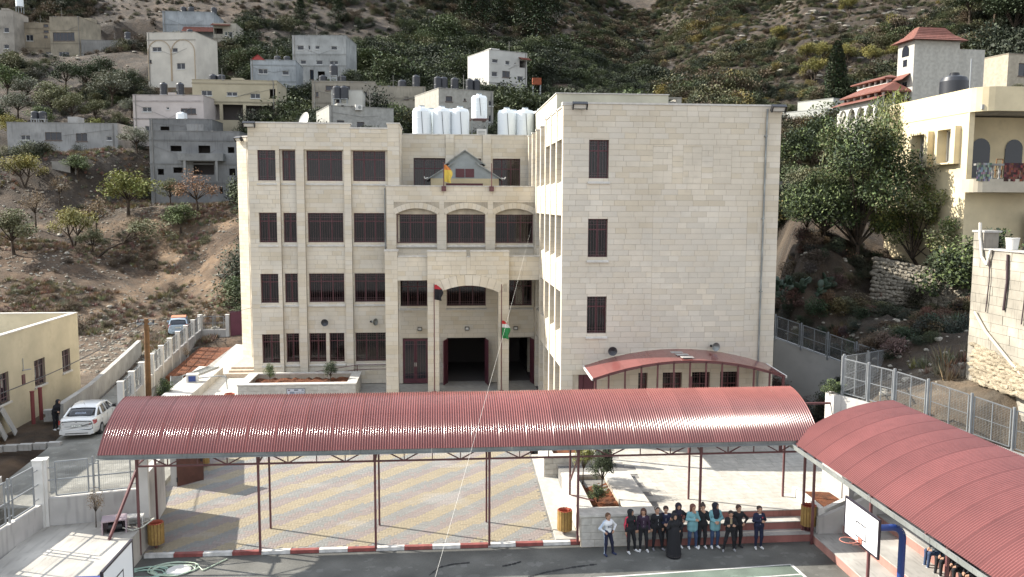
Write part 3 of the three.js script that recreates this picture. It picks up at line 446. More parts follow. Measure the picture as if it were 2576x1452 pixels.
{ // right wing: front z=-39
  const z = -39, x0 = 5.78, x1 = 16.22, wv = [[13.9, 15.68], [10.2, 12.0], [6.55, 8.32]], wx = [7.0, 7.94];
  const low = [[9.55, 10.0], [10.75, 11.7], [12.2, 13.1], [13.6, 14.5]];
  const op = [...wv.map((v) => [...wx, ...v]), [6.35, 7.4, F0, 4.55], ...low.map((l) => [...l, 2.4, 4.6])];
  core(zf(z), x0, x1, F0, 17.32, op, .3);
  const tone = (u, v, q) => v > 11.2 && u > 8.4 || v > 15.9 ? (q < .36 ? 2 : q < .66 ? 0 : q < .9 ? 3 : 1) : (q < .4 ? 4 : q < .75 ? 1 : q < .9 ? 3 : 0);
  const panels = [[10.05, 10.98], [11.5, 12.4], [12.95, 13.85]], big = [10.1, 14.7, 6.3, 12.62];
  stonePanel(zf(z), x0, x1, F0, 17.32, [...op, ...panels.map((p) => [...p, 13.7, 15.4]), big], 90, true, .262, tone);
  for (const p of panels) stonePanel(zf(z - .005), ...p, 13.7, 15.4, [], 95 + p[0], true, .262, (u, v, q) => (q < .5 ? 0 : q < .8 ? 3 : 2));
  stonePanel(zf(z - .005), ...big, [], 99, true, .262, (u, v, q) => (q < .45 ? 4 : q < .8 ? 1 : 3));
  for (const v of wv) schoolWindow(...wx, ...v, z - .18);
  for (const l of low) schoolWindow(...l, 2.4, 4.6, z - .2, { bare: true });
  const d = part(school, 'door', gb((g) => { g.box(6.37, F0, z - .12, 6.87, 4.53, z - .07); g.box(6.89, F0, z - .12, 7.38, 4.53, z - .07); }), M.maroonDoor); part(d, 'handle', gb((g) => g.box(6.8, 2.7, z - .07, 6.84, 3.0, z - .02)), M.grille);
  coping(x0, x1, 17.32, z - .35, z);
  // left side of the wing: fins, spandrels and barred bays
  const sx = x0, side = frame(sx, 0, z, -Math.PI / 2); // local u = world z offset (negative back), out = -x
  core(frame(sx + .55, 0, z, -Math.PI / 2), -27, -.02, F0, 17.2, [], .3);
  const fins = [0, -2.1, -4.25, -6.4, -8.55, -10.7, -12.85, -15];
  fins.forEach((u, i) => { const w = i === 0 ? .32 : .36, top = i < 4 ? 17.25 : 17.0 + .0 * i; core(frame(sx, 0, z, -Math.PI / 2), u - w, i === 0 ? -.31 : u, F0, top, [], .56); if (i > 0) { stonePanel(zf(z + u), sx + .0, sx + .55, F0, top, [], 120 + i); } stonePanel(side, u - w, i === 0 ? -.0 : u, F0, top, [], 130 + i); copG.box(sx - .05, top, z + u - w - .04, sx + .6, top + .08, z + u + .04); });
  for (let i = 0; i < fins.length - 1; i++) {
    const a = fins[i + 1], b = fins[i] - (i === 0 ? .32 : .36);
    if (i < 3) { core(frame(sx + .04, 0, z, -Math.PI / 2), a, b, 15.75, 17.2, [], .5); stonePanel(frame(sx + .04, 0, z, -Math.PI / 2), a, b, 15.75, 17.2, [], 140 + i); copG.box(sx - .02, 17.2, z + a, sx + .5, 17.27, z + b); }
    for (const [y0, y1] of [[12.15, 13.7], [8.5, 10.05], [4.85, 6.4]]) { coreG.m = side; coreG.quad(V(a, y0, -.04), V(b, y0, -.04), V(b, y1, -.04), V(a, y1, -.04)); coreG.quad(V(a, y1, -.04), V(b, y1, -.04), V(b, y1 + .28, -.5), V(a, y1 + .28, -.5)); coreG.quad(V(a, y0, -.5), V(b, y0, -.5), V(b, y0, -.04), V(a, y0, -.04)); coreG.m = null; stonePanel(frame(sx + .04, 0, z, -Math.PI / 2), a, b, y0, y1, [], 150 + i); }
    part(school, 'window', gb((g) => { g.m = side; for (const [y0, y1] of [[14.0, 15.7], [10.35, 12.1], [6.7, 8.45], [3, 4.8]]) g.box(a + .1, y0, -.54, b - .1, y1, -.5); }), M.darkGlass);
  }
  core(frame(x1, 0, z, Math.PI / 2), .01, 27, F0 - .6, 17.3, [], .3); copG.box(x1 - .3, 17.32, -66, x1 + .04, 17.4, -39.4);
  for (const y of [5.6, 9.25, 12.9]) insideG.box(6.2, y - .3, -65.7, 16, y, -39.3); insideG.box(6.2, 16.3, -65.7, 16, 16.6, -39.3); insideG.box(6.2, F0, -44, 16, 16.3, -43.8); insideG.box(8.4, F0, -43.8, 8.6, 16.3, -39.4); insideG.box(5.8, F0 - .3, -66, 16.2, F0, -39.2);
  // shallow window splays read as pale blocks; penthouse on the roof
  const ph = part(school, 'penthouse', gb((g) => g.box(7.0, 16.5, -62, 13.75, 19.2, -50)), mat([.56, .54, .43], .9, { tex: 'plaster', m: 3 })); part(ph, 'coping', gb((g) => g.box(6.95, 19.2, -62.05, 13.8, 19.26, -49.95)), M.coping);
}
{ // angled stair tower at the left rear corner, catching the sun
  const A = V(-14.3, 0, -61.6), B = V(-10.9, 0, -58.6), L = A.distanceTo(B), turn = -Math.atan2(B.z - A.z, B.x - A.x), m = frame(A.x, 0, A.z, turn);
  const sm = [[14.6, 15.75], [10.9, 12.0], [7.2, 8.3]], op = [...sm.map((v) => [1.62, 2.15, ...v]), [2.0, 3.0, 1.7, 4.7]];
  core(m, 0, L, 1.2, 17.3, op, .3); stonePanel(m, 0, 1.1, 1.2, 17.3, op, 200); const m2 = m.clone().multiply(new THREE.Matrix4().makeTranslation(0, 0, -.05)); stonePanel(m2, 1.1, L, 1.2, 17.0, op, 201);
  for (const v of sm) part(school, 'window', gb((g) => { g.m = m; g.box(1.62, v[0], -.2, 2.15, v[1], -.14); for (let i = 0; i < 4; i++) g.box(1.68 + i * .13, v[0], -.13, 1.7 + i * .13, v[1], -.11); }), M.maroon);
  part(school, 'door', gb((g) => { g.m = m; g.box(2.0, 1.7, -.2, 3.0, 3.9, -.14); }), M.maroonDoor); part(school, 'window', gb((g) => { g.m = m; g.box(2.0, 3.95, -.2, 3.0, 4.7, -.14); }), M.darkGlass);
  copG.m = m; copG.box(-.05, 17.3, -.4, L, 17.38, .05); copG.m = null; insideG.m = m; insideG.box(0.01, 1.2, -4.4, .25, 17.25, -.3); insideG.box(.25, 16.5, -4.4, L, 16.8, -.3); insideG.m = null;
}
{ // skylight lantern on the portico roof
  const z = -52.6, lan = part(school, 'lantern', gb((g) => g.box(-.5, 13.35, -54.8, 3.75, 14.25, z)), M.creamWall);
  const zi = mat([.30, .335, .345], .55, { tex: 'plaster', m: 1.4 });
  part(lan, 'gable', gb((g) => { const T = (a, b, c) => g.tri(a, b, c); T(V(-.55, 14.25, z), V(3.8, 14.25, z), V(1.62, 15.65, z)); g.quad(V(.75, 14.95, z + .01), V(2.5, 14.95, z + .01), V(2.45, 15.35, z + .01), V(.8, 15.35, z + .01)); T(V(.45, 15.15, z + .012), V(2.8, 15.15, z + .012), V(1.62, 15.95, z + .012)); }), zi);
  part(lan, 'roof_sheet', gb((g) => { const S = (x0, y0, x1, y1) => { g.quad(V(x0, y0, z + .18), V(x1, y1, z + .18), V(x1, y1, -54.9), V(x0, y0, -54.9)); g.quad(V(x0, y0 - .07, z + .18), V(x1, y1 - .07, z + .18), V(x1, y1, z + .18), V(x0, y0, z + .18)); }; S(-.75, 14.2, .98, 15.3); S(2.26, 15.3, 4.0, 14.2); S(.3, 15.1, 1.62, 16.02); S(1.62, 16.02, 2.94, 15.1); }), M.zinc);
  part(lan, 'louvre', gb((g) => { g.box(1.05, 14.32, z, 1.6, 14.85, z + .04); g.box(1.65, 14.32, z, 2.2, 14.85, z + .04); }), M.maroon); part(lan, 'vent', gb((g) => g.box(.45, 13.75, z, 2.75, 13.95, z + .02)), M.maroon);
  part(lan, 'gutter', gb((g) => g.tube([V(-.65, 14.28, z + .2), V(-.85, 14.22, z + .25), V(-.9, 14.35, z + .25)], .04)), M.white); part(lan, 'gutter', gb((g) => g.tube([V(3.9, 14.28, z + .2), V(4.1, 14.22, z + .25), V(4.15, 14.35, z + .25)], .04)), M.white);
}
// assemble the stones: 300 that show largest (on the near wing) singly, the rest joined
{
  const near = allStones.filter((s) => s.big).sort((a, b) => (b.s[1] - b.s[0]) * (b.s[3] - b.s[2]) - (a.s[1] - a.s[0]) * (a.s[3] - a.s[2])).slice(0, 300), set = new Set(near), cache = new Map();
  const G = 0.0055;
  for (const q of allStones) {
    const [u0, u1, v0, v1] = q.s, w = u1 - u0 - 2 * G, h = v1 - v0 - 2 * G; if (w < .02 || h < .02) continue;
    if (set.has(q)) { const key = Math.round(w * 100) + '_' + Math.round(h * 100); if (!cache.has(key)) cache.set(key, gb((g) => g.box(-w / 2, -h / 2, -.01, w / 2, h / 2, .0135, 'b'))); const o = part(school, 'stone', cache.get(key), M.stone[q.t]); o.position.set((u0 + u1) / 2, (v0 + v1) / 2, 0).applyMatrix4(q.m); o.rotation.setFromRotationMatrix(q.m); }
    else { const g = stoneBuf[q.t]; g.m = q.m; g.box(u0 + G, v0 + G, -.01, u1 - G, v1 - G, q.pr, 'b'); g.m = null; }
  }
  stoneBuf.forEach((g, i) => stuff(part(school, 'stonework', g, M.stone[i])));
  part(school, 'wall', coreG, M.mortar); part(school, 'floor', insideG, M.inside); part(school, 'coping', copG, M.coping);
}
// ------------------------------------------------------------------ corrugated canopies
function archProfile(w, h, s0 = 50, s1 = 2, n = 12) { // half arch from the eave (0,0) up to (w,h)
  const p = [[0, 0]]; for (let i = 0; i < n; i++) { const a = mix(s0, s1, (i + .5) / n) * R, l = 1 / n; p.push([p[i][0] + Math.cos(a) * l, p[i][1] + Math.sin(a) * l]); }
  const e = p[n]; return p.map(([a, b]) => [a * w / e[0], b * h / e[1]]);
}
function corrugated(width, pitch, amp, pr, seg = 6) { // sheet: u across 0..width, profile pr = [run, rise]
  const nu = Math.round(width / pitch * seg), P = [], U = [], I = [], np = pr.length;
  for (let j = 0; j < np; j++) { const a = pr[Math.max(0, j - 1)], b = pr[Math.min(np - 1, j + 1)], l = Math.hypot(b[0] - a[0], b[1] - a[1]), nx = -(b[1] - a[1]) / l, ny = (b[0] - a[0]) / l;
    for (let i = 0; i <= nu; i++) { const u = i / nu * width, o = amp * Math.cos(u / pitch * 2 * Math.PI); P.push(u, pr[j][1] + ny * o, -(pr[j][0] + nx * o)); U.push(u, pr[j][0]); } }
  for (let j = 0; j < np - 1; j++) for (let i = 0; i < nu; i++) { const a = j * (nu + 1) + i; I.push(a, a + 1, a + nu + 1, a + 1, a + nu + 2, a + nu + 1); }
  const g = new THREE.BufferGeometry(); g.setAttribute('position', new THREE.Float32BufferAttribute(P, 3)); g.setAttribute('uv', new THREE.Float32BufferAttribute(U, 2)); g.setIndex(I); g.computeVertexNormals(); return g;
}
const redTones = [1, .93, 1.07, .97].map((k) => { const m = M.roofRed.clone(); m.color = C(.235 * k, .084 * k, .078 * k); m.side = THREE.DoubleSide; return m; });
{
  const c = thing('long_canopy', 'long red corrugated canopy on maroon posts across the yard front', 'canopy', [0, 0, 0]);
  const x0 = -11.85, x1 = 14.15, n = 26, w = (x1 - x0) / n, f = rng(12), gs = [0, 1, 2].map((k) => corrugated(w, w / 11, .022, archProfile(2.86, 1.42, 50 + (k - 1) * 1.0)));
  for (let i = 0; i < n; i++) { const s = part(c, 'roof_sheet', gs[Math.floor(f() * 3)], redTones[Math.floor(f() * 4)]); s.position.set(x0 + i * w, 3.95, -29.38); s.rotation.x = (f() - .5) * .006; }
  for (let i = 0; i < 9; i++) { const a = x0 - .05 + i * 2.9, b = Math.min(a + 2.89, x1 - .9); part(c, 'gutter', gb((g) => { g.box(a, 3.80, -29.44, b, 3.95, -29.425); g.box(a, 3.80, -29.42, b, 3.815, -29.3); g.box(a, 3.93, -29.46, b, 3.955, -29.44); }), M.zinc); }
  const P = [-10.7, -6.5, -2.36, 1.8, 5.1, 9.75, 13.8];
  const gy = (x, z) => (x > 7.6 ? (z > -30 ? .31 : .93) : x > 5 ? (z > -30 ? .1 : 1.26) : x < -10.5 ? .15 : yardY(z));
  P.forEach((x, i) => {
    const fx = x + (i === 5 ? .15 : 0); part(c, 'post', gb((g) => g.box(x - .04, i === 4 ? .1 : gy(x, -29.8), -29.84, x + .04, 3.88, -29.76)), M.steel); part(c, 'post', gb((g) => g.box(fx - .035, gy(fx, -31.7), -31.74, fx + .035, 5.1, -31.67)), M.steel);
    part(c, 'rafter', gb((g) => { const pr = archProfile(2.6, 1.3); for (let k = 0; k < pr.length - 1; k++) g.bar(V(x + .06, 3.9 + pr[k][1], -29.45 - pr[k][0]), V(x + .06, 3.9 + pr[k + 1][1], -29.45 - pr[k + 1][0]), .05, .07); g.bar(V(x + .03, 3.45, -29.8), V(fx, 3.45, -31.7), .05); g.bar(V(x + .03, 3.5, -29.85), V(fx, 4.95, -31.68), .04); }), M.steel);
  });
  const truss = (z, yb, yt, a, b) => { const t = new GB(); t.bar(V(a, yb, z), V(b, yb, z), .06); t.bar(V(a, yt, z), V(b, yt, z), .05); const n = Math.round((b - a) / 1.04); for (let k = 0; k <= n; k++) { const x = mix(a, b, k / n), dx = (b - a) / n; t.bar(V(x, yb, z + .002), V(x, yt, z + .002), .035); if (k % 2 && k < n) { t.bar(V(x, yb, z), V(x - dx * .85, yt, z), .04); t.bar(V(x, yb, z), V(x + dx * .85, yt, z), .04); } } return t; };
  for (let i = 0; i < 6; i++) { part(c, 'truss', truss(-29.8, 3.4, 3.86, P[i] + .04, P[i + 1] - .04), M.steel); part(c, 'truss', truss(-31.72, 4.55, 5.05, P[i] + .04, P[i + 1] - .04), M.steel); }
  part(c, 'purlin', gb((g) => { const pr = archProfile(2.86, 1.42); for (const k of [3, 6, 9, 12]) g.bar(V(x0, 3.9 + pr[k][1], -29.38 - pr[k][0]), V(x1, 3.9 + pr[k][1], -29.38 - pr[k][0]), .05, .05); }), M.steel);
  part(c, 'brace', gb((g) => g.bar(V(-10.7, 3.3, -29.8), V(-11.4, 1.1, -28.9), .08)), M.steel); part(c, 'brace', gb((g) => { g.bar(V(5.1, 3.4, -29.8), V(5.1, 1.9, -31.6), .06); g.bar(V(5.1, 1.3, -31.6), V(5.9, 1.3, -30.9), .03); }), M.steel);
  part(c, 'brace', gb((g) => g.box(14.1, 4.6, -32.28, 16.1, 4.68, -32.2)), M.steel); part(c, 'brace', gb((g) => g.bar(V(14.1, 4.6, -32.24), V(14.1, 5.2, -32.1), .06)), M.steel);
}
{
  const c = thing('bleacher_canopy', 'red corrugated canopy over the pink bleachers beside the basketball court', 'canopy', [0, 0, 0]);
  const n = 19, w = 1.0, f = rng(14), gs = [0, 1].map((k) => corrugated(w, w / 11, .026, archProfile(3.95, 1.5, 42 + k, 1)));
  for (let i = 0; i < n; i++) { const s = part(c, 'roof_sheet', gs[i % 2], redTones[Math.floor(f() * 4)]); s.position.set(13.2, 3.82, -29.72 + i * w); s.rotation.y = -Math.PI / 2;  }
  for (let i = 0; i < 6; i++) { const a = -29.85 + i * 3.1; part(c, 'gutter', gb((g) => { g.box(13.08, 3.66, a, 13.1, 3.82, a + 3.08); g.box(13.1, 3.66, a, 13.22, 3.675, a + 3.08); g.box(13.06, 3.8, a, 13.085, 3.825, a + 3.08); }), M.zinc); }
  for (const z of [-29.2, -25.1, -21.0, -16.9, -12.8]) { part(c, 'post', gb((g) => g.box(13.86, 0, z - .04, 13.94, 4.25, z + .04)), M.steel); part(c, 'post', gb((g) => g.box(16.9, 1.05, z - .04, 16.98, 5.2, z + .04)), M.steel); part(c, 'rafter', gb((g) => { const pr = archProfile(3.9, 1.45, 42, 1); for (let k = 0; k < pr.length - 1; k++) g.bar(V(13.22 + pr[k][0], 3.74 + pr[k][1], z), V(13.22 + pr[k + 1][0], 3.74 + pr[k + 1][1], z), .06); g.bar(V(13.9, 3.6, z), V(16.94, 3.6, z), .05); }), M.steel); }
  part(c, 'purlin', gb((g) => { const pr = archProfile(3.95, 1.5, 42, 1); for (const k of [1, 5, 9, 12]) g.bar(V(13.2 + pr[k][0], 3.76 + pr[k][1], -29.7), V(13.2 + pr[k][0], 3.76 + pr[k][1], -11), .05); g.bar(V(13.9, 3.5, -29.2), V(13.9, 3.5, -12), .05); }), M.steel);
}
{ // arched canopy against the wing
  const c = thing('wing_canopy', 'low arched dark red canopy against the foot of the right wing', 'canopy', [0, 0, 0]);
  const arc = (t) => { const x = mix(6.85, 15.85, t), q = t * 2 - 1; return [x, 5.72 - .78 * q * q]; };
  for (let i = 0; i < 12; i++) { const [a, b] = arc(i / 12), [d, e] = arc((i + 1) / 12); part(c, 'roof_sheet', gb((g) => { const zb = -38.95, zf = -36.55, dy = -.06; g.quad(V(a, b + dy, zf), V(d + .02, e + dy, zf), V(d + .02, e + .05, zb), V(a, b + .05, zb)); g.quad(V(a, b + dy - .02, zf), V(d + .02, e + dy - .02, zf), V(d + .02, e + dy, zf), V(a, b + dy, zf)); }), redTones[i % 4]); }
  for (const [t, z] of [[.45, -38.2], [.46, -37.6], [.465, -36.95]]) { const [x, y] = arc(t); part(c, 'skylight', gb((g) => g.box(x, y - .0, z - .18, x + .55, y + .03, z + .18)), M.concreteLight); }
  const tr = new GB(); for (let i = 0; i < 12; i++) { const [a, b] = arc(i / 12), [d, e] = arc((i + 1) / 12); tr.bar(V(a, b - .14, -36.6), V(d, e - .14, -36.6), .07, .1); if (i) tr.bar(V(a, 4.3, -36.6), V(a, b - .14, -36.6), .07); }
  tr.bar(V(6.9, 4.3, -36.6), V(15.8, 4.3, -36.6), .09); part(c, 'truss', tr, M.steel);
  for (const x of [7.0, 11.4, 15.75]) part(c, 'post', gb((g) => g.box(x - .05, 1.3, -36.65, x + .05, 4.9, -36.55)), M.steel);
  part(c, 'gutter', gb((g) => g.bar(V(6.84, 4.96, -38.95), V(6.84, 4.84, -36.5), .06, .1)), M.white); part(c, 'gutter', gb((g) => g.bar(V(15.86, 4.96, -38.95), V(15.86, 4.84, -36.5), .06, .1)), M.white);
}

// ------------------------------------------------------------------ planters, walls, fences
function blockFace(parent, m, u0, u1, v0, v1, seed, ch = .27) { for (const s of courses(u0, u1, v0, v1, [], ch, seed, .5, .8)) { const o = part(parent, 'stone', gb((g) => { g.m = m; g.box(s[0] + .007, s[2] + .007, -.01, s[1] - .007, s[3] - .007, .022); }), M.stoneWhite[Math.floor(hash2(s[0] * 100, s[2] * 100, seed) * 3)]); } }
{
  const p = thing('stone_planter', 'pale stone block planter with red soil by the court steps', 'planter', [0, 0, 0]);
  part(p, 'wall', gb((g) => { g.box(5.2, 0, -34.4, 5.72, 1.17, -29.56); g.box(6.95, 0, -34.4, 8.0, 1.17, -29.56); g.box(5.72, 0, -30.3, 6.95, 1.17, -29.56); g.box(5.72, 0, -34.4, 6.95, 1.17, -34.1); }), M.mortar);
  blockFace(p, zf(-29.56), 5.2, 8.0, .02, 1.14, 7, .28); blockFace(p, frame(5.2, 0, -29.56, -Math.PI / 2), -4.8, 0, .3, 1.14, 8, .28);
  part(p, 'coping', gb((g) => { g.box(5.14, 1.17, -34.45, 5.76, 1.26, -29.5); g.box(6.93, 1.17, -34.45, 8.05, 1.26, -29.5); g.box(5.76, 1.17, -30.3, 6.93, 1.26, -29.5); g.box(5.76, 1.17, -34.45, 6.93, 1.26, -34.1); }), M.coping);
  part(p, 'soil', gb((g) => { const f = rng(3); for (let i = 0; i < 8; i++) for (let j = 0; j < 24; j++) { const h = (a, b) => .96 + .1 * vnoise(a * 1.7, b * 1.7, 66), X = (k) => 5.72 + k * .154, Z = (k) => -30.3 - k * .159; g.quad(V(X(i), h(i, j), Z(j)), V(X(i + 1), h(i + 1, j), Z(j)), V(X(i + 1), h(i + 1, j + 1), Z(j + 1)), V(X(i), h(i, j + 1), Z(j + 1))); } }), M.soil);
  const q = thing('stone_planter', 'second pale stone planter, set higher behind the first one', 'planter', [0, 0, 0]);
  part(q, 'wall', gb((g) => { g.box(4.6, .3, -38.0, 5.0, 1.52, -35.75); g.box(6.3, .3, -38.0, 6.9, 1.52, -35.75); g.box(5.0, .3, -36.1, 6.3, 1.52, -35.75); }), M.mortar); blockFace(q, zf(-35.75), 4.6, 6.9, .5, 1.5, 9, .28); blockFace(q, frame(4.6, 0, -35.75, -Math.PI / 2), -2.2, 0, .6, 1.5, 10, .28);
  part(q, 'coping', gb((g) => { g.box(4.54, 1.52, -38.0, 5.04, 1.6, -35.7); g.box(6.28, 1.52, -38, 6.95, 1.6, -35.7); g.box(5.04, 1.52, -36.1, 6.28, 1.6, -35.7); }), M.coping); part(q, 'soil', gb((g) => g.box(5.0, .9, -38, 6.3, 1.38, -36.1)), M.soil);
  const r = thing('entrance_planter', 'long pale stone planter with a plaque in front of the left windows', 'planter', [0, 0, 0]);
  const x0 = -11.25, x1 = -4.75, z1 = -47.0, z0 = -50.4, y1 = 2.5;
  part(r, 'wall', gb((g) => { g.box(x0, .9, z0, x0 + .45, y1, z1); g.box(x1 - .45, .9, z0, x1, y1, z1); g.box(x0 + .45, .9, z1 - .4, x1 - .45, y1, z1); g.box(x0 + .45, .9, z0, x1 - .45, y1, z0 + .3); }), M.mortar);
  blockFace(r, zf(z1), x0, x1, 1.1, y1 - .02, 11, .27); blockFace(r, frame(x1, 0, z1, Math.PI / 2), 0, 3.4, 1.62, y1 - .02, 13, .27);
  part(r, 'coping', gb((g) => { g.box(x0 - .05, y1, z0, x0 + .5, y1 + .08, z1 + .05); g.box(x1 - .5, y1, z0, x1 + .05, y1 + .08, z1 + .05); g.box(x0 + .5, y1, z1 - .42, x1 - .5, y1 + .08, z1 + .05); g.box(x0 + .5, y1, z0, x1 - .5, y1 + .08, z0 + .32); }), M.coping);
  part(r, 'soil', gb((g) => { for (let i = 0; i < 28; i++) for (let j = 0; j < 10; j++) { const h = (a, b) => 2.2 + .14 * vnoise(a, b, 68), X = (k) => x0 + .45 + k * .2, Z = (k) => z1 - .4 - k * .27; g.quad(V(X(i), h(i, j), Z(j)), V(X(i + 1), h(i + 1, j), Z(j)), V(X(i + 1), h(i + 1, j + 1), Z(j + 1)), V(X(i), h(i, j + 1), Z(j + 1))); } }), M.soil);
  // engraved plaque
  const cv = document.createElement('canvas'); cv.width = 256; cv.height = 176; const k = cv.getContext('2d'); k.fillStyle = '#b9bcc4'; k.fillRect(0, 0, 256, 176); k.strokeStyle = '#3b4050'; k.lineWidth = 6; k.strokeRect(3, 3, 250, 170);
  k.fillStyle = '#5a2f3a'; k.fillRect(18, 16, 30, 14); k.fillStyle = '#333a4c'; k.fillRect(104, 14, 56, 16); k.fillRect(206, 16, 32, 13); k.fillStyle = '#7d8492'; k.fillRect(44, 44, 66, 60); k.fillStyle = '#3a4152';
  const pf = rng(8); for (let y = 48; y < 160; y += 15) { let x = y < 108 ? 124 : 20; while (x < 236) { const L = 6 + pf() * 18; k.fillRect(x, y, L, 6); x += L + 4; } }
  const tx = new THREE.CanvasTexture(cv); tx.colorSpace = THREE.SRGBColorSpace; const pm = new THREE.MeshStandardMaterial({ map: tx, roughness: .5 });
  const pl = single('plaque', 'grey engraved plaque fixed to the front of the entrance planter', 'plaque', new THREE.BoxGeometry(1.02, .7, .03), [M.zinc, M.zinc, M.zinc, M.zinc, pm, M.zinc]); pl.position.set(-8.05, 1.98, z1 + .045);
  single('handrail', 'maroon handrail above the ramp beside the entrance planter', 'handrail', gb((g) => { for (const y of [2.62, 2.9]) g.tube([V(-8.2, y - .5, -50.75), V(-5.0, y, -50.75), V(-3.2, y, -50.75)], .022); for (const x of [-5.0, -3.25]) g.cyl(V(x, 1.62, -50.75), V(x, 2.9, -50.75), .022); }), M.steel);
}
{ // small beds and walls right of the steps
  const b = thing('corner_bed', 'triangular bed of red soil with low white wall under the canopies', 'flower bed', [0, 0, 0]);
  part(b, 'soil', gb((g) => g.poly([[14.45, -29.6], [14.55, -31.6], [15.0, -32.3], [16.9, -32.3], [17.1, -31.6]], .3, (x, z) => 1.04 + .1 * Math.sin(x * 3 + z * 2))), M.soil);
  part(b, 'wall', gb((g) => { g.box(14.27, 0, -31.9, 14.5, 1.28, -29.5); g.poly([[14.5, -29.5], [14.5, -29.72], [17.2, -31.7], [17.2, -31.45]], 0, 1.2); }), M.white);
  const FP = [[2112, 990, 34], [2247, 1026, 32.6], [2331, 1054, 31.8], [2440, 1092, 31], [2546, 1130, 30.3], [2650, 1165, 29.6], [2760, 1200, 28.9]].map((q) => site(...q));
  single('retaining_wall', 'bright white retaining wall behind the canopies, under the mesh fence', 'wall', gb((g) => { for (let i = 0; i < FP.length - 1; i++) { const a = FP[i], b = FP[i + 1], Q = (p, y, k) => V(p.x, y, p.z + k); g.quad(Q(a, -.3, .12), Q(b, -.3, .12), Q(b, b.y - .05, .12), Q(a, a.y - .05, .12)); g.quad(Q(a, a.y - .05, .12), Q(b, b.y - .05, .12), Q(b, b.y - .05, -.2), Q(a, a.y - .05, -.2)); g.quad(Q(b, -.3, -.2), Q(a, -.3, -.2), Q(a, a.y - .05, -.2), Q(b, b.y - .05, -.2)); } const c = FP[0]; g.box(c.x - .3, -.3, c.z - .6, c.x, c.y - .04, c.z + .14); g.box(c.x - .3, -.3, c.z + .14, c.x - .1, 2.2, -30.4); }), M.wallWhite);
  single('retaining_wall', 'tall grey shaded retaining wall right of the school wing', 'wall', gb((g) => { const A = V(17.9, 0, -58), B = V(20.0, 0, -47.9), D = V(23.4, 0, -41.4); const S = (p, q, y0, y1) => { const n = q.clone().sub(p).setY(0).normalize(), t = V(-n.z, 0, n.x).multiplyScalar(-.35); const Q = (o, y) => o.clone().setY(y); g.quad(Q(p, -.5), Q(q, -.5), Q(q, y1), Q(p, y0)); g.quad(Q(p, y0), Q(q, y1), Q(q.clone().add(t), y1), Q(p.clone().add(t), y0)); g.quad(Q(q.clone().add(t), -.5), Q(p.clone().add(t), -.5), Q(p.clone().add(t), y0), Q(q.clone().add(t), y1)); }; S(A, B, 5.6, 4.75); S(B, D, 4.75, 3.6); }), mat([.50, .50, .50], .9, { tex: 'plaster', m: 5 }));
  const bl = thing('bleachers', 'salmon pink stepped bleachers beside the basketball court', 'bleachers', [0, 0, 0]);
  [[14.0, .35], [15.15, .7], [16.5, 1.05]].forEach(([x, y], i) => { const s = part(bl, 'tier', gb((g) => g.box(x, 0, -29.3, 17.4, y - .04, -9)), M.pink); part(s, 'tread', gb((g) => g.box(x - .02, y - .038, -29.32, [15.15, 16.5, 17.4][i], y, -9)), M.concreteLight); });
  part(bl, 'back_wall', gb((g) => g.box(17.4, 0, -31.4, 17.6, 2.3, -9)), M.wallWhite); part(bl, 'end_wall', gb((g) => g.poly([[14.2, -29.5], [14.2, -29.3], [17.4, -29.3], [17.4, -29.5]], 0, (x) => .95 + (x - 14.2) * .4)), M.wallWhite);
}
// galvanised mesh panel fence along a line of posts
function meshFence(name, label, pts, h, o = {}) {
  const t = thing(name, label, 'fence', [0, 0, 0]);
  for (let i = 0; i < pts.length; i++) part(t, 'post', gb((g) => g.box(pts[i].x - .04, pts[i].y - .15, pts[i].z - .04, pts[i].x + .04, pts[i].y + h + .1, pts[i].z + .04)), M.galv);
  for (let i = 0; i < pts.length - 1; i++) {
    const a = pts[i].clone().lerp(pts[i + 1], .07), b = pts[i].clone().lerp(pts[i + 1], .93), up = (p, y) => p.clone().add(V(0, y, 0));
    const pn = part(t, 'panel', gb((g) => { g.bar(up(a, .05), up(b, .05), .04); g.bar(up(a, h), up(b, h), .04); g.bar(up(a, h / 2), up(b, h / 2), .03); g.bar(up(a, .05), up(a, h), .04); g.bar(up(b, .05), up(b, h), .04); const m = a.clone().lerp(b, .5); g.bar(up(m, .05), up(m, h), .03); for (const q of [.3, h - .3]) { g.bar(up(pts[i], q), up(a, q), .03); g.bar(up(b, q), up(pts[i + 1], q), .03); } }), M.galv);
    part(pn, 'wire_mesh', gb((g) => { const L = a.distanceTo(b), w = .004; const nv = Math.round(L / (o.gv || .1)), nh = Math.round(h / (o.gh || .06)); for (let k = 1; k < nv; k++) { const p = a.clone().lerp(b, k / nv); g.bar(up(p, .05), up(p, h), w); } for (let k = 1; k < nh; k++) g.bar(up(a, k / nh * h), up(b, k / nh * h), w * 1.6); }), M.galv);
  }
  return t;
}
meshFence('mesh_fence', 'grey mesh fence on top of the shaded retaining wall by the wing', [V(18.6, 5.2, -54.6), V(19.3, 5.0, -51.3), V(20.0, 4.75, -47.9), V(20.85, 4.46, -46.2), V(21.7, 4.17, -44.6), V(22.55, 3.88, -43), V(23.4, 3.6, -41.4)], 1.35);
{ const q = [[2117, 990, 34], [2182, 1008, 33.3], [2247, 1026, 32.6], [2331, 1054, 31.8], [2440, 1092, 31], [2546, 1130, 30.3], [2650, 1165, 29.6]].map((k) => site(...k)), m = q[0].clone().lerp(V(23.3, 3.7, -41.2), .5);
  meshFence('mesh_fence', 'short return of grey mesh fence running back from the white wall corner', [V(23.3, 3.7, -41.2), m, q[0].clone().add(V(.1, 0, -.1))], 1.5);
  meshFence('mesh_fence', 'grey mesh fence stepping down along the white retaining wall behind the bleacher canopy', q, 1.45); }

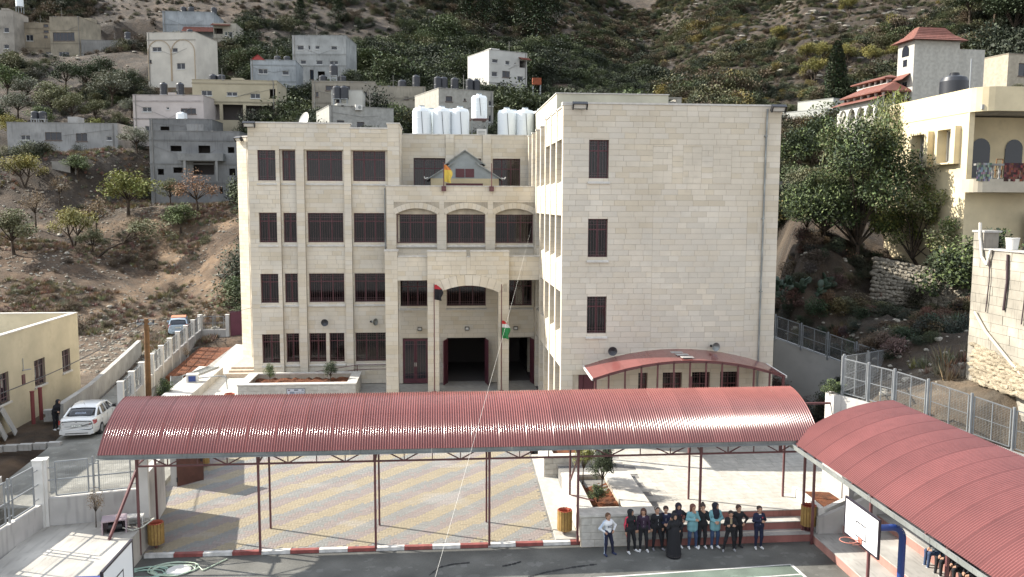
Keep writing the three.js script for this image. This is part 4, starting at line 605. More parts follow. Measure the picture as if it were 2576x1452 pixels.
// white pillared wall with steel railings (left boundary)
function railPanel(parent, a, b, h) {
  const up = (p, y) => p.clone().add(V(0, y, 0)), l = (t) => a.clone().lerp(b, t);
  const pn = part(parent, 'railing', gb((g) => { const f = (t0, t1, y0, y1) => { g.bar(up(l(t0), y0), up(l(t1), y0), .045); g.bar(up(l(t0), y1), up(l(t1), y1), .045); g.bar(up(l(t0), y0), up(l(t0), y1), .045); g.bar(up(l(t1), y0), up(l(t1), y1), .045); }; f(.08, .44, .06, h); f(.56, .92, .06, h); g.bar(up(l(.5), 0), up(l(.5), h + .08), .06); g.bar(up(l(0), h * .5), up(l(1), h * .5), .04); g.bar(up(l(0), .2), up(l(.08), .2), .03); g.bar(up(l(.44), .2), up(l(.56), .2), .03); g.bar(up(l(.92), .2), up(l(1), .2), .03); g.bar(up(l(0), h - .2), up(l(.08), h - .2), .03); g.bar(up(l(.44), h - .2), up(l(.56), h - .2), .03); g.bar(up(l(.92), h - .2), up(l(1), h - .2), .03); }), M.galv);
  part(pn, 'wire_mesh', gb((g) => { const L = a.distanceTo(b); for (const [t0, t1] of [[.08, .44], [.56, .92]]) { const n = Math.round(L * (t1 - t0) / .07); for (let k = 1; k < n; k++) { const p = l(mix(t0, t1, k / n)); g.bar(up(p, .06), up(p, h), .004); } for (let k = 1; k < 5; k++) g.bar(up(l(t0), h * k / 5), up(l(t1), h * k / 5), .004); } }), M.galv);
}
function pillarFence(label, pts, wallH, railH, pw = .3) { // pts: wall foot positions
  const t = thing('pillar_fence', label, 'fence', [0, 0, 0]);
  for (let i = 0; i < pts.length; i++) { const p = pts[i], q = pts[Math.min(i + 1, pts.length - 1)], r = pts[Math.max(i - 1, 0)], an = Math.atan2(-(q.z - r.z), q.x - r.x); part(t, 'pillar', gb((g) => { g.m = frame(p.x, p.y, p.z, an); g.box(-pw / 2, -.6, -pw / 2, pw / 2, wallH + railH + .12, pw / 2); g.box(-pw / 2 - .02, wallH + railH + .12, -pw / 2 - .02, pw / 2 + .02, wallH + railH + .16, pw / 2 + .02); }), M.white); }
  for (let i = 0; i < pts.length - 1; i++) { const d = pts[i + 1].clone().sub(pts[i]).normalize().multiplyScalar(pw / 2 + .005), a = pts[i].clone().add(d), b = pts[i + 1].clone().sub(d), y = (p) => p.clone().add(V(0, wallH, 0));
    part(t, 'wall', gb((g) => { const n = V(-(b.z - a.z), 0, b.x - a.x).normalize().multiplyScalar(.11); const Q = (o, s, h) => o.clone().addScaledVector(n, s).add(V(0, h, 0)); g.quad(Q(a, 1, -.7), Q(b, 1, -.7), Q(b, 1, wallH), Q(a, 1, wallH)); g.quad(Q(b, -1, -.7), Q(a, -1, -.7), Q(a, -1, wallH), Q(b, -1, wallH)); g.quad(Q(a, 1, wallH), Q(b, 1, wallH), Q(b, -1, wallH), Q(a, -1, wallH)); }), M.wallWhite);
    if (railH > 0) railPanel(t, y(a), y(b), railH); }
  return t;
}
pillarFence('white pillared wall with steel railings around the concrete terrace corner', [V(-14.95, 1.1, -20.5), V(-14.8, 1.1, -23.4), V(-14.6, 1.1, -26.6), V(-14.25, 1.1, -30.4)], .86, 1.45, .36);
pillarFence('white wall with steel railings between the terrace and the school gate', [V(-14.2, 1.12, -30.45), V(-10.95, 1.2, -31.1)], .98, 1.3, .36);
single('gate_wall', 'short white wall beside the open brown school gate', 'wall', gb((g) => { g.poly([[-11.2, -31.3], [-10.9, -31.3], [-11.05, -33.8], [-11.35, -33.8]], 0, 2.6); g.poly([[-11.5, -35.9], [-11.1, -35.9], [-11.5, -39.5], [-11.9, -39.5]], 0, 2.6); }), M.wallWhite);
{ const d = thing('school_gate', 'open brown metal gate leaf in the left yard wall', 'gate', [-11.2, .5, -35.8], 0.65); part(d, 'leaf', gb((g) => { g.box(0, 0, -.03, 1.15, 2.2, 0); }), mat([.13, .05, .035], .6, { tex: 'concrete', m: 1 })); part(d, 'hinge', gb((g) => { g.cyl(V(0, .3, 0), V(0, .5, 0), .03); g.cyl(V(0, 1.7, 0), V(0, 1.9, 0), .03); }), M.black); part(d, 'handle', gb((g) => g.box(1.02, 1, 0, 1.08, 1.15, .06)), M.black); }
pillarFence('long white pillared wall with steel railings along the road beside the school', [V(-17.4, .9, -46.6), V(-17.8, .9, -49.4), V(-18.2, .9, -52.2), V(-18.55, .92, -55), V(-18.9, .95, -58), V(-19.25, .98, -61), V(-19.6, 1, -64), V(-19.95, 1, -67.2), V(-20.3, 1, -70.4), V(-20.6, 1, -73.6), V(-18.3, 1, -73.6)], .75, 1.15, .3);
{ const d = thing('side_gate', 'plain maroon sheet gate at the back left corner of the school', 'gate', [-18.0, 1.0, -73.5], 0.05); part(d, 'leaf', gb((g) => g.box(0, 0, -.04, 3.4, 2.3, 0)), mat([.17, .05, .075], .6, { tex: 'plaster', m: 2 })); part(d, 'frame', gb((g) => { g.box(-.06, 0, -.06, 0, 2.35, .02); g.box(3.4, 0, -.06, 3.46, 2.35, .02); g.box(0, 2.3, -.06, 3.4, 2.35, .02); }), M.maroonDoor); }
single('road_wall', 'weathered low concrete wall running along the far side of the road', 'wall', gb((g) => { const q = [V(-20.1, .8, -45.8), V(-20.5, .8, -50.5), V(-21.4, .8, -56), V(-22.6, .8, -63), V(-23.3, .8, -67)]; for (let i = 0; i < 4; i++) { const a = q[i], b = q[i + 1], h = 1.15, t = .3; g.quad(a.clone().setY(-.2), b.clone().setY(-.2), b.clone().setY(.8 + h), a.clone().setY(.8 + h)); const A = a.clone().add(V(-t, 0, 0)), B = b.clone().add(V(-t, 0, 0)); g.quad(a.clone().setY(.8 + h), b.clone().setY(.8 + h), B.setY(.8 + h), A.setY(.8 + h)); g.quad(B.clone().setY(-.2), A.clone().setY(-.2), A, B); } g.quad(V(-20.1, -.2, -45.8), V(-20.1, 1.95, -45.8), V(-20.4, 1.95, -45.8), V(-20.4, -.2, -45.8)); }), M.concreteLight);
single('road_wall', 'grey concrete edge wall beside the road at the left frame edge', 'wall', gb((g) => g.poly([[-15.6, -24], [-16.0, -28], [-17.2, -33.6], [-17.5, -33.4], [-16.4, -28], [-16, -24]], -.3, (x, z) => 1.9 - .1 * (z + 33))), M.concreteLight);
single('raised_slab', 'white concrete slab beside the soil bed with ladders lying on it', 'slab', gb((g) => g.poly([[-15.9, -46.4], [-14.3, -46.6], [-14.6, -57.2], [-16.3, -57.6]], .6, 1.62)), mat([.62, .60, .57], .85, { tex: 'concrete', m: 3 }));
for (const [x, z, a, lb] of [[-17.0, -55.0, .3, 'wooden ladder lying beside the white slab at its left'], [-15.6, -55.6, -.25, 'wooden ladder lying on the white slab beside the soil']]) { const l = thing('ladder', lb, 'ladder', [x, x < -16.5 ? 1.15 : 1.64, z], a); part(l, 'rail', gb((g) => g.box(-.4, 0, -1.6, -.34, .07, 1.6)), M.zinc); part(l, 'rail', gb((g) => g.box(.34, 0, -1.6, .4, .07, 1.6)), M.zinc); for (let i = 0; i < 10; i++) part(l, 'rung', gb((g) => g.box(-.34, .02, -1.45 + i * .32, .34, .06, -1.39 + i * .32)), M.zinc); }
{ const m = thing('water_pump', 'blue and white box with a bent pipe on the white slab', 'pump', [-15.3, 1.62, -52.6], .2); part(m, 'housing', gb((g) => g.box(-.35, 0, -.25, .35, .5, .25)), M.white); part(m, 'motor', gb((g) => g.box(-.22, .06, .25, .2, .4, .3)), M.blue); part(m, 'pipe', gb((g) => g.tube([V(.35, .2, 0), V(1.6, .35, .4), V(2.0, .3, .5), V(2.05, -.5, .55)], .035)), M.galv); }

// ------------------------------------------------------------------ bins, hoops, odds and ends
const bin = (() => { const b = thing('litter_bin', 'yellow wooden slat litter bin beside the white planter wall near the girls', 'bin', [4.72, .12, -30.5], 0, 'yellow slat bins'); const r = .27;
  for (let i = 0; i < 16; i++) { const a = i / 16 * 2 * Math.PI; part(b, 'slat', gb((g) => { g.m = frame(0, 0, 0, a); g.box(-.047, .22, r - .01, .047, .96, r + .012); g.m = frame(0, 0, 0, a); g.tri(V(-.047, .96, r + .01), V(.047, .96, r + .01), V(0, 1.01, r + .01)); }), M.bin); }
  part(b, 'liner', gb((g) => g.lathe(V(0, 0, 0), [[.24, .3], [.245, .95], [.28, .99], [.25, 1.0], [.225, .93], [.22, .5], [0, .49]], 16)), M.binRed); part(b, 'stand', gb((g) => { g.cyl(V(0, 0, 0), V(0, .3, 0), .05); g.cyl(V(0, .22, 0), V(0, .25, 0), .24); g.cyl(V(0, 0, 0), V(0, .02, 0), .15); }), M.steel); return b; })();
for (const [lb, p] of [['yellow wooden slat litter bin beside the leftmost canopy post', [-10.35, .1, -30.45]], ['yellow wooden slat litter bin at the corner of the pink bleachers', [14.0, .32, -29.75]], ['yellow wooden slat litter bin in the shade by the brown gate', [-10.75, .68, -38.1]], ['yellow wooden slat litter bin at the left end of the entrance planter', [-11.75, 1.05, -47.2]]]) copyOf(bin, lb, p, .3);
function hoop(label, [x, z], turn, ground) {
  const t = thing('basketball_hoop', label, 'basketball hoop', [x, ground, z], turn); // faces local -x
  part(t, 'post', gb((g) => { const p = [V(1.25, 0, 0), V(1.25, 3.1, 0)]; for (let i = 0; i <= 6; i++) { const a = i / 6 * Math.PI / 2; p.push(V(1.25 - .32 + .32 * Math.cos(a), 3.1 + .32 * Math.sin(a), 0)); } p.push(V(.08, 3.42, 0)); g.tube(p, .1, 14); }), M.blue);
  const b = part(t, 'backboard', gb((g) => g.box(-.02, 2.95, -.93, .02, 4.0, .93)), M.board);
  part(b, 'border', gb((g) => { g.box(-.03, 2.9, -.98, .03, 2.955, .98); g.box(-.03, 3.995, -.98, .03, 4.05, .98); g.box(-.03, 2.955, -.98, .03, 3.995, -.925); g.box(-.03, 2.955, .925, .03, 3.995, .98); g.box(-.024, 3.1, -.3, -.021, 3.14, .3); g.box(-.024, 3.52, -.3, -.021, 3.56, .3); g.box(-.024, 3.14, -.3, -.021, 3.52, -.26); g.box(-.024, 3.14, .26, -.021, 3.52, .3); }), mat([.018, .014, .022], .4));
  part(t, 'rim', gb((g) => { const p = []; for (let i = 0; i <= 24; i++) { const a = i / 24 * 2 * Math.PI; p.push(V(-.4 + .225 * Math.cos(a), 3.08, .225 * Math.sin(a))); } g.tube(p, .012, 6); g.tube([V(-.18, 3.08, 0), V(-.03, 3.05, 0)], .015); g.box(-.05, 2.98, -.1, -.022, 3.12, .1); g.tube([V(-.3, 2.98, -.1), V(-.03, 2.96, -.05)], .008); g.tube([V(-.3, 2.98, .1), V(-.03, 2.96, .05)], .008); }), mat([.42, .14, .10], .5));
}
hoop('basketball hoop on a bent blue post in front of the bleachers', [12.1, -22.3], 0.0, 0);
hoop('basketball hoop partly cut off at the bottom left corner', [-7.95, -20.6], Math.PI, 0);
{ // hose, rope, lid, paving leftovers
  const f = rng(61), coil = (cx, cz, r, n, y) => { const p = []; for (let i = 0; i <= n * 16; i++) { const a = i / 16 * 2 * Math.PI, q = r * (.7 + .5 * vnoise(i / 9, r, 3)); p.push(V(cx + q * 1.6 * Math.cos(a) + .12 * Math.sin(i / 7), y + .01 * (i % 3), cz + q * Math.sin(a) + .1 * Math.cos(i / 5))); } return p; };
  single('garden_hose', 'pale green hose coiled loosely on the asphalt by the kerb', 'hose', gb((g) => g.tube([...coil(-9.3, -28.75, .5, 4, .025), V(-8.6, .03, -29.2), V(-8.2, .03, -28.6), V(-7.6, .03, -29.5)], .022, 5)), mat([.42, .50, .38], .6));
  single('garden_hose', 'second tangled hose lying on the asphalt near the terrace edge', 'hose', gb((g) => g.tube(coil(-10.1, -28.5, .42, 5, .025), .02, 5)), mat([.30, .42, .34], .6));
  single('round_cover', 'white round plastic cover lying under the hose', 'cover', gb((g) => g.lathe(V(-9.05, 0, -28.7), [[.42, 0], [.42, .03], [.36, .06], [0, .07]], 24)), M.white);
  const m = thing('pump_unit', 'dark motor under a tilted pale box on the terrace edge', 'pump', [-11.5, 1.1, -29.7], .3); part(m, 'motor', gb((g) => { g.cyl(V(-.2, .18, 0), V(.25, .18, 0), .17, .17, 14); g.box(-.25, 0, -.15, .3, .05, .15); }), M.black); part(m, 'cover', gb((g) => { g.box(-.4, .45, -.3, .4, .5, .3); g.box(-.4, 0, -.3, -.36, .45, .3); g.box(.36, 0, -.3, .4, .45, .3); g.box(-.36, 0, -.3, .36, .45, -.27); }), mat([.34, .27, .29], .7)); part(m, 'hose', gb((g) => g.tube([V(.2, .15, .1), V(.6, .05, .3), V(.9, .05, .1), V(1.3, .25, -.1), V(1.1, .05, -.5), V(.7, .04, -.2)], .025, 6)), mat([.5, .5, .42], .6));
  const c = thing('metal_crate', 'small white metal crate against the terrace wall', 'crate', [-11.0, 1.1, -30.3], .2); part(c, 'frame', gb((g) => { g.box(-.28, .3, -.2, .28, .34, .2); g.box(-.28, 0, -.2, -.24, .3, -.16); g.box(.24, 0, -.2, .28, .3, -.16); g.box(-.28, 0, .16, -.24, .3, .2); g.box(.24, 0, .16, .28, .3, .2); }), M.white); part(c, 'tray', gb((g) => g.box(-.24, .08, -.16, .24, .11, .16)), M.zinc);
}
// loudspeakers, floodlights, flags, rope
const horn = (lb, [x, y, z], turn) => { const t = thing('loudspeaker', lb, 'loudspeaker', [x, y, z], turn); part(t, 'horn', gb((g) => { g.m = new THREE.Matrix4().makeRotationX(Math.PI / 2); g.lathe(V(0, 0, 0), [[.04, 0], [.07, .12], [.13, .22], [.22, .3], [.21, .3], [.1, .2], [0, .14]], 18); }), lb.includes('grey') ? M.zinc : mat([.05, .05, .055], .4)); part(t, 'bracket', gb((g) => g.box(-.05, -.05, -.12, .05, .05, .02)), M.black); };
horn('dark horn loudspeaker between the ground and first floor windows', [-6.91, 5.5, -51.08], 0); horn('small grey horn loudspeaker near the portico pillar', [-4.11, 5.5, -51.08], .9); horn('black horn loudspeaker above the left end of the wing canopy', [8.24, 5.75, -38.85], -.2); horn('small grey horn loudspeaker above the right part of the wing canopy', [13.12, 5.9, -38.85], .3);
const flood = (lb, [x, y, z], turn) => { const t = thing('floodlight', lb, 'floodlight', [x, y, z], turn); part(t, 'housing', gb((g) => { g.m = new THREE.Matrix4().makeRotationX(.6); g.box(-.35, -.16, -.02, .35, .16, .1); g.box(-.35, -.16, .1, -.3, .16, .2); g.box(.3, -.16, .1, .35, .16, .2); g.box(-.3, .12, .1, .3, .16, .2); }), M.black); part(t, 'lens', gb((g) => { g.m = new THREE.Matrix4().makeRotationX(.6); g.box(-.29, -.12, .1, .29, .12, .13); }), mat([.6, .6, .56], .2)); part(t, 'arm', gb((g) => g.box(-.04, -.06, -.2, .04, .02, .02)), M.black); };
flood('floodlight on the left end of the wing parapet', [6.5, 17.25, -38.78], 0); flood('floodlight on the right end of the wing parapet', [15.95, 17.25, -38.78], 0); flood('floodlight on the corner of the left block parapet', [-11.05, 17.3, -50.78], 0); flood('floodlight on top of the sunlit stair tower', [-14.0, 17.2, -61.1], -.7);
function flagPole(lb, x, y0, y1, z, cols, fy) { const t = thing('flagpole', lb, 'flagpole', [x, y0, z]); part(t, 'pole', gb((g) => g.cyl(V(0, 0, 0), V(0, y1 - y0, 0), .035, .025, 8)), M.steel); part(t, 'bracket', gb((g) => g.box(-.14, y1 - y0 > 3 ? -.05 : -.02, -.1, .14, .28, .04)), M.steel);
  if (cols) part(t, 'flag', gb((g) => { const H = fy[1] - fy[0], n = 10, W = 3; for (let j = 0; j < n; j++) for (let i = 0; i < 6; i++) { const c = cols[Math.min(cols.length - 1, Math.floor((fy[2] ? 1 - j / n : i / 6) * cols.length))]; g.color(...c); const P = (u, v) => { const s = 1 - v; return V(.03 + (.1 + .34 * Math.sin(Math.min(1, s * 1.3) * 2.6)) * u + .12 * s * u, fy[0] - y0 + H * v - .1 * u * (1 - v), .07 * Math.sin(u * 9 + v * 4) * (1.1 - v)); }; g.quad(P(i / 6, j / n), P((i + 1) / 6, j / n), P((i + 1) / 6, (j + 1) / n), P(i / 6, (j + 1) / n)); } }), Object.assign(vmat(.9), { side: THREE.DoubleSide })); return t; }
flagPole('flagpole with limp yellow flag on the portico roof', .3, 13.45, 15.15, -50.42, [[.55, .20, .05], [.62, .45, .08], [.58, .44, .09]], [14.0, 15.0, 1]);
flagPole('bare flagpole on the right of the portico roof', 3.16, 13.45, 15.1, -50.42);
flagPole('tall flagpole with furled black and red flag at the left arch pillar', -.3, 1.62, 8.15, -47.55, [[.40, .03, .04], [.012, .012, .016], [.012, .012, .016]], [7.25, 8.1, 1]);
flagPole('tall flagpole with hanging green, white and red flag at the right arch pillar', 3.56, 1.62, 8.1, -47.55, [[.45, .03, .03], [.62, .62, .60], [.03, .22, .07], [.03, .22, .07]], [5.0, 6.0, 1]);
single('rope', 'thin white rope stretched from a portico window down over the canopy', 'rope', gb((g) => { const a = V(5.58, 11.33, -50.38), b = V(-.09, 6.47, -13.5), p = []; for (let i = 0; i <= 24; i++) { const t = i / 24, q = a.clone().lerp(b, t); q.y -= .55 * 4 * t * (1 - t) * .35; p.push(q); } g.tube(p, .0028, 5); }), mat([.6, .58, .52], .8));
{ const d = thing('satellite_dish', 'white satellite dish on the left part of the school roof', 'satellite dish', [-8.9, 16.6, -58], -.9); part(d, 'dish', gb((g) => { g.m = new THREE.Matrix4().makeRotationX(1.25).setPosition(0, 1.55, 0); g.lathe(V(0, 0, 0), [[0, 0], [.3, .04], [.5, .11], [.6, .17]], 22); }), Object.assign(M.white.clone(), { side: THREE.DoubleSide })); part(d, 'mast', gb((g) => { g.cyl(V(0, 0, -.1), V(0, 1.5, -.1), .04); g.box(-.3, 0, -.4, .3, .04, .2); }), M.galv); }
single('drainpipe', 'grey drainpipe running down the right end of the wing front', 'pipe', gb((g) => { g.tube([V(15.5, 17.2, -38.92), V(15.48, 16.0, -38.92), V(15.45, 5.0, -38.92), V(15.45, 1.62, -38.92)], .045, 8); for (const y of [15.9, 12, 8.5]) g.box(15.39, y, -38.99, 15.53, y + .06, -38.86); }), M.zinc);
single('drainpipe', 'thin grey drainpipe beside the left edge of the portico', 'pipe', gb((g) => g.tube([V(-3.22, 13.6, -50.75), V(-3.22, 9.9, -50.75), V(-3.22, 1.62, -50.75)], .035, 8)), M.zinc);
const tankGeo = (r, h) => gb((g) => g.lathe(V(0, 0, 0), [[r, 0], [r, h * .3], [r * 1.015, h * .31], [r, h * .33], [r, h * .62], [r * 1.015, h * .63], [r, h * .65], [r, h * .86], [r * .86, h * .95], [r * .34, h * .985], [r * .34, h * 1.02], [0, h * 1.02]], 26));
{ // white roof tanks
  part(school, 'roof_slab', gb((g) => g.box(-2.2, 16.6, -65.5, 9.6, 17.3, -59.5)), M.concrete);
  const mk = (lb, x, z, y, r, h) => { const t = thing('water_tank', lb, 'water tank', [x, y, z], 0, 'white tanks on the school roof'); part(t, 'body', tankGeo(r, h), M.tankWhite); part(t, 'lid', gb((g) => g.lathe(V(0, h * 1.02, 0), [[r * .33, 0], [r * .33, .07], [0, .09]], 16)), mat([.2, .23, .25], .5)); part(t, 'pipe', gb((g) => g.tube([V(.1, .2, r + .02), V(0, h * .8, r + .02), V(0, h, r * .7)], .018, 5)), M.black); };
  const W = [['leftmost white water tank in the front row on the school roof', -1.2, -61.2], ['second white water tank from the left on the school roof', .25, -61.2], ['third white water tank from the left, before the raised one', 1.55, -61.2], ['white water tank half hidden behind the leftmost tanks', -.55, -62.8], ['white water tank half hidden between the second and third tanks', 1.0, -62.8], ['white water tank just right of the raised tank', 4.95, -61.6], ['white water tank second to the right of the raised tank', 6.3, -61.6], ['rightmost white water tank beside the wing parapet', 7.5, -62.2], ['white water tank half hidden behind the right group', 5.6, -63.0]];
  for (const [lb, x, z] of W) mk(lb, x, z, 17.3, .66, 2.25);
  mk('white water tank raised on a steel stand above the others', 2.98, -62.2, 18.85, .58, 1.75);
  const s = thing('tank_stand', 'steel stand under the raised white water tank', 'stand', [2.98, 17.3, -62.2]); for (const [a, b] of [[-.55, -.55], [.55, -.55], [-.55, .55], [.55, .55]]) part(s, 'leg', gb((g) => g.box(a - .04, 0, b - .04, a + .04, 1.49, b + .04)), M.zinc); part(s, 'platform', gb((g) => g.box(-.66, 1.49, -.66, .66, 1.55, .66)), M.steel); part(s, 'brace', gb((g) => { g.bar(V(-.55, .5, .58), V(.55, 1.4, .58), .04); g.bar(V(.55, .5, .58), V(-.55, 1.4, .58), .04); }), M.zinc);
  const a = thing('air_unit', 'small white air conditioning unit under the raised tank', 'air conditioner', [3.1, 17.3, -61.2]); part(a, 'housing', gb((g) => g.box(-.35, 0, -.2, .35, .75, .2)), M.white); part(a, 'grille', gb((g) => { for (let i = 0; i < 5; i++) g.box(-.25, .15 + i * .1, .2, .25, .19 + i * .1, .215); }), M.zinc);
}
// utility pole and cables
{ const t = thing('utility_pole', 'brown wooden utility pole beside the road at the canopy left end', 'utility pole', [-17.2, .8, -50.3]); part(t, 'pole', gb((g) => g.cyl(V(0, 0, 0), V(.05, 5.1, 0), .17, .14, 12)), M.woodPole); part(t, 'crossarm', gb((g) => { g.box(-.5, 4.75, -.08, .5, 4.85, .08); g.box(-.3, 5.0, -.06, .35, 5.06, .06); }), M.galv); for (const x of [-.45, 0, .45]) part(t, 'insulator', gb((g) => g.lathe(V(x, 4.85, 0), [[.05, 0], [.07, .06], [.04, .1], [.06, .14], [0, .2]], 10)), M.black);
  const wire = (lb, a, b, sag, r = .018) => single('cable', lb, 'cable', gb((g) => { const p = []; for (let i = 0; i <= 18; i++) { const u = i / 18, q = a.clone().lerp(b, u); q.y -= sag * 4 * u * (1 - u); p.push(q); } g.tube(p, r, 5); }), M.black);
  wire('black cable sagging from the utility pole across the cream house', V(-17.25, 5.7, -50.3), V(-16.4, 5.9, -26), .5, .022); wire('thin cable from the utility pole to the school corner', V(-17.1, 5.8, -50.3), V(-11.24, 6.4, -51.2), .2, .01); }
// ------------------------------------------------------------------ figures: smooth-blended bones meshed with surface nets
const capD = (p, b) => { const [a, c, r0, r1] = b, dx = c[0] - a[0], dy = c[1] - a[1], dz = c[2] - a[2], px = p[0] - a[0], py = p[1] - a[1], pz = p[2] - a[2], l = dx * dx + dy * dy + dz * dz; const t = l ? clamp((px * dx + py * dy + pz * dz) / l, 0, 1) : 0; return Math.hypot(px - t * dx, py - t * dy, pz - t * dz) - (r0 + (r1 - r0) * t); };
function field(bones, k) { return (p) => { let s = 1e9; for (const b of bones) { const d = capD(p, b); if (d > s + k * 2) continue; const h = Math.max(k - Math.abs(s - d), 0) / k; s = Math.min(s, d) - h * h * k * .25; } return s; }; }
function nets(f, lo, hi, c, colorAt) {
  const n = [0, 1, 2].map((i) => Math.ceil((hi[i] - lo[i]) / c) + 1), N0 = n[0], N1 = n[0] * n[1], val = new Float32Array(N1 * n[2]), id = new Int32Array(val.length).fill(-1), P = [], Nn = [], I = [], K = [];
  for (let z = 0; z < n[2]; z++) for (let y = 0; y < n[1]; y++) for (let x = 0; x < n[0]; x++) val[x + y * N0 + z * N1] = f([lo[0] + x * c, lo[1] + y * c, lo[2] + z * c]);
  const off = []; for (let k = 0; k < 8; k++) off.push([k & 1, (k >> 1) & 1, k >> 2]);
  const ed = []; for (let a = 0; a < 8; a++) for (const b of [1, 2, 4]) if (!(a & b)) ed.push([a, a | b]);
  for (let z = 0; z < n[2] - 1; z++) for (let y = 0; y < n[1] - 1; y++) for (let x = 0; x < n[0] - 1; x++) {
    const o = x + y * N0 + z * N1, v = off.map((q) => val[o + q[0] + q[1] * N0 + q[2] * N1]); let m = 0; for (let k = 0; k < 8; k++) if (v[k] < 0) m |= 1 << k; if (m === 0 || m === 255) continue;
    let sx = 0, sy2 = 0, sz = 0, cn = 0; for (const [a, b] of ed) if ((v[a] < 0) !== (v[b] < 0)) { const t = v[a] / (v[a] - v[b]); sx += mix(off[a][0], off[b][0], t); sy2 += mix(off[a][1], off[b][1], t); sz += mix(off[a][2], off[b][2], t); cn++; }
    const p = [lo[0] + (x + sx / cn) * c, lo[1] + (y + sy2 / cn) * c, lo[2] + (z + sz / cn) * c]; id[o] = P.length / 3; P.push(...p);
    const e = c * .5, g = [f([p[0] + e, p[1], p[2]]) - f([p[0] - e, p[1], p[2]]), f([p[0], p[1] + e, p[2]]) - f([p[0], p[1] - e, p[2]]), f([p[0], p[1], p[2] + e]) - f([p[0], p[1], p[2] - e])], l = Math.hypot(...g) || 1; Nn.push(g[0] / l, g[1] / l, g[2] / l); if (colorAt) K.push(...colorAt(p));
  }
  const q = (a, b, d, e, fl) => { if (a < 0 || b < 0 || d < 0 || e < 0) return; fl ? I.push(a, d, b, a, e, d) : I.push(a, b, d, a, d, e); };
  for (let z = 1; z < n[2] - 1; z++) for (let y = 1; y < n[1] - 1; y++) for (let x = 1; x < n[0] - 1; x++) { const o = x + y * N0 + z * N1, s = val[o] < 0;
    if (s !== val[o + 1] < 0) q(id[o - N0 - N1], id[o - N1], id[o], id[o - N0], !s); if (s !== val[o + N0] < 0) q(id[o - 1 - N1], id[o - 1], id[o], id[o - N1], !s); if (s !== val[o + N1] < 0) q(id[o - 1 - N0], id[o - N0], id[o], id[o - 1], !s); }
  const g = new THREE.BufferGeometry(); g.setAttribute('position', new THREE.Float32BufferAttribute(P, 3)); g.setAttribute('normal', new THREE.Float32BufferAttribute(Nn, 3)); g.setAttribute('uv', new THREE.Float32BufferAttribute(P.flatMap((_, i) => (i % 3 === 2 ? [] : [P[i]])).slice(0, P.length / 3 * 2), 2)); if (colorAt) g.setAttribute('color', new THREE.Float32BufferAttribute(K, 3)); g.setIndex(I); return g;
}
const SKIN = [.40, .23, .155], BLACK = [.012, .012, .015], NAVY = [.013, .016, .04], JEAN = [.035, .06, .12], TEAL = [.16, .33, .36], SHOE = [.66, .66, .65], GREY = [.2, .2, .22], PURP = [.032, .016, .034];
const clothM = vmat(.92, {}), hairM = (c) => mat(c, .7), eyeM = mat([.01, .008, .008], .3);
const ARM = { // elbow and hand for a side s, unscaled 1.6 m figure: [elbow, hand]
  down: (s) => [[s * .22, 1.05, -.01], [s * .22, .80, .05]], hips: (s) => [[s * .37, 1.08, -.02], [s * .19, .93, .10]], clasp: (s) => [[s * .24, 1.07, .02], [s * .05, .98, .17]],
  chin: (s) => [[s * .20, 1.08, .10], [s * .04, 1.36, .13]], fold: (s) => [[s * .23, 1.08, .04], [-s * .07, 1.08, .16]], back: (s) => [[s * .25, 1.07, -.05], [s * .08, .95, -.14]], phone: (s) => [[s * .26, 1.12, .06], [s * .12, 1.42, .05]], elbowout: (s) => [[s * .34, 1.14, .0], [s * .20, 1.0, .06]], knee: (s) => [[s * .24, 1.1, .1], [s * .1, .98, .34]],
};
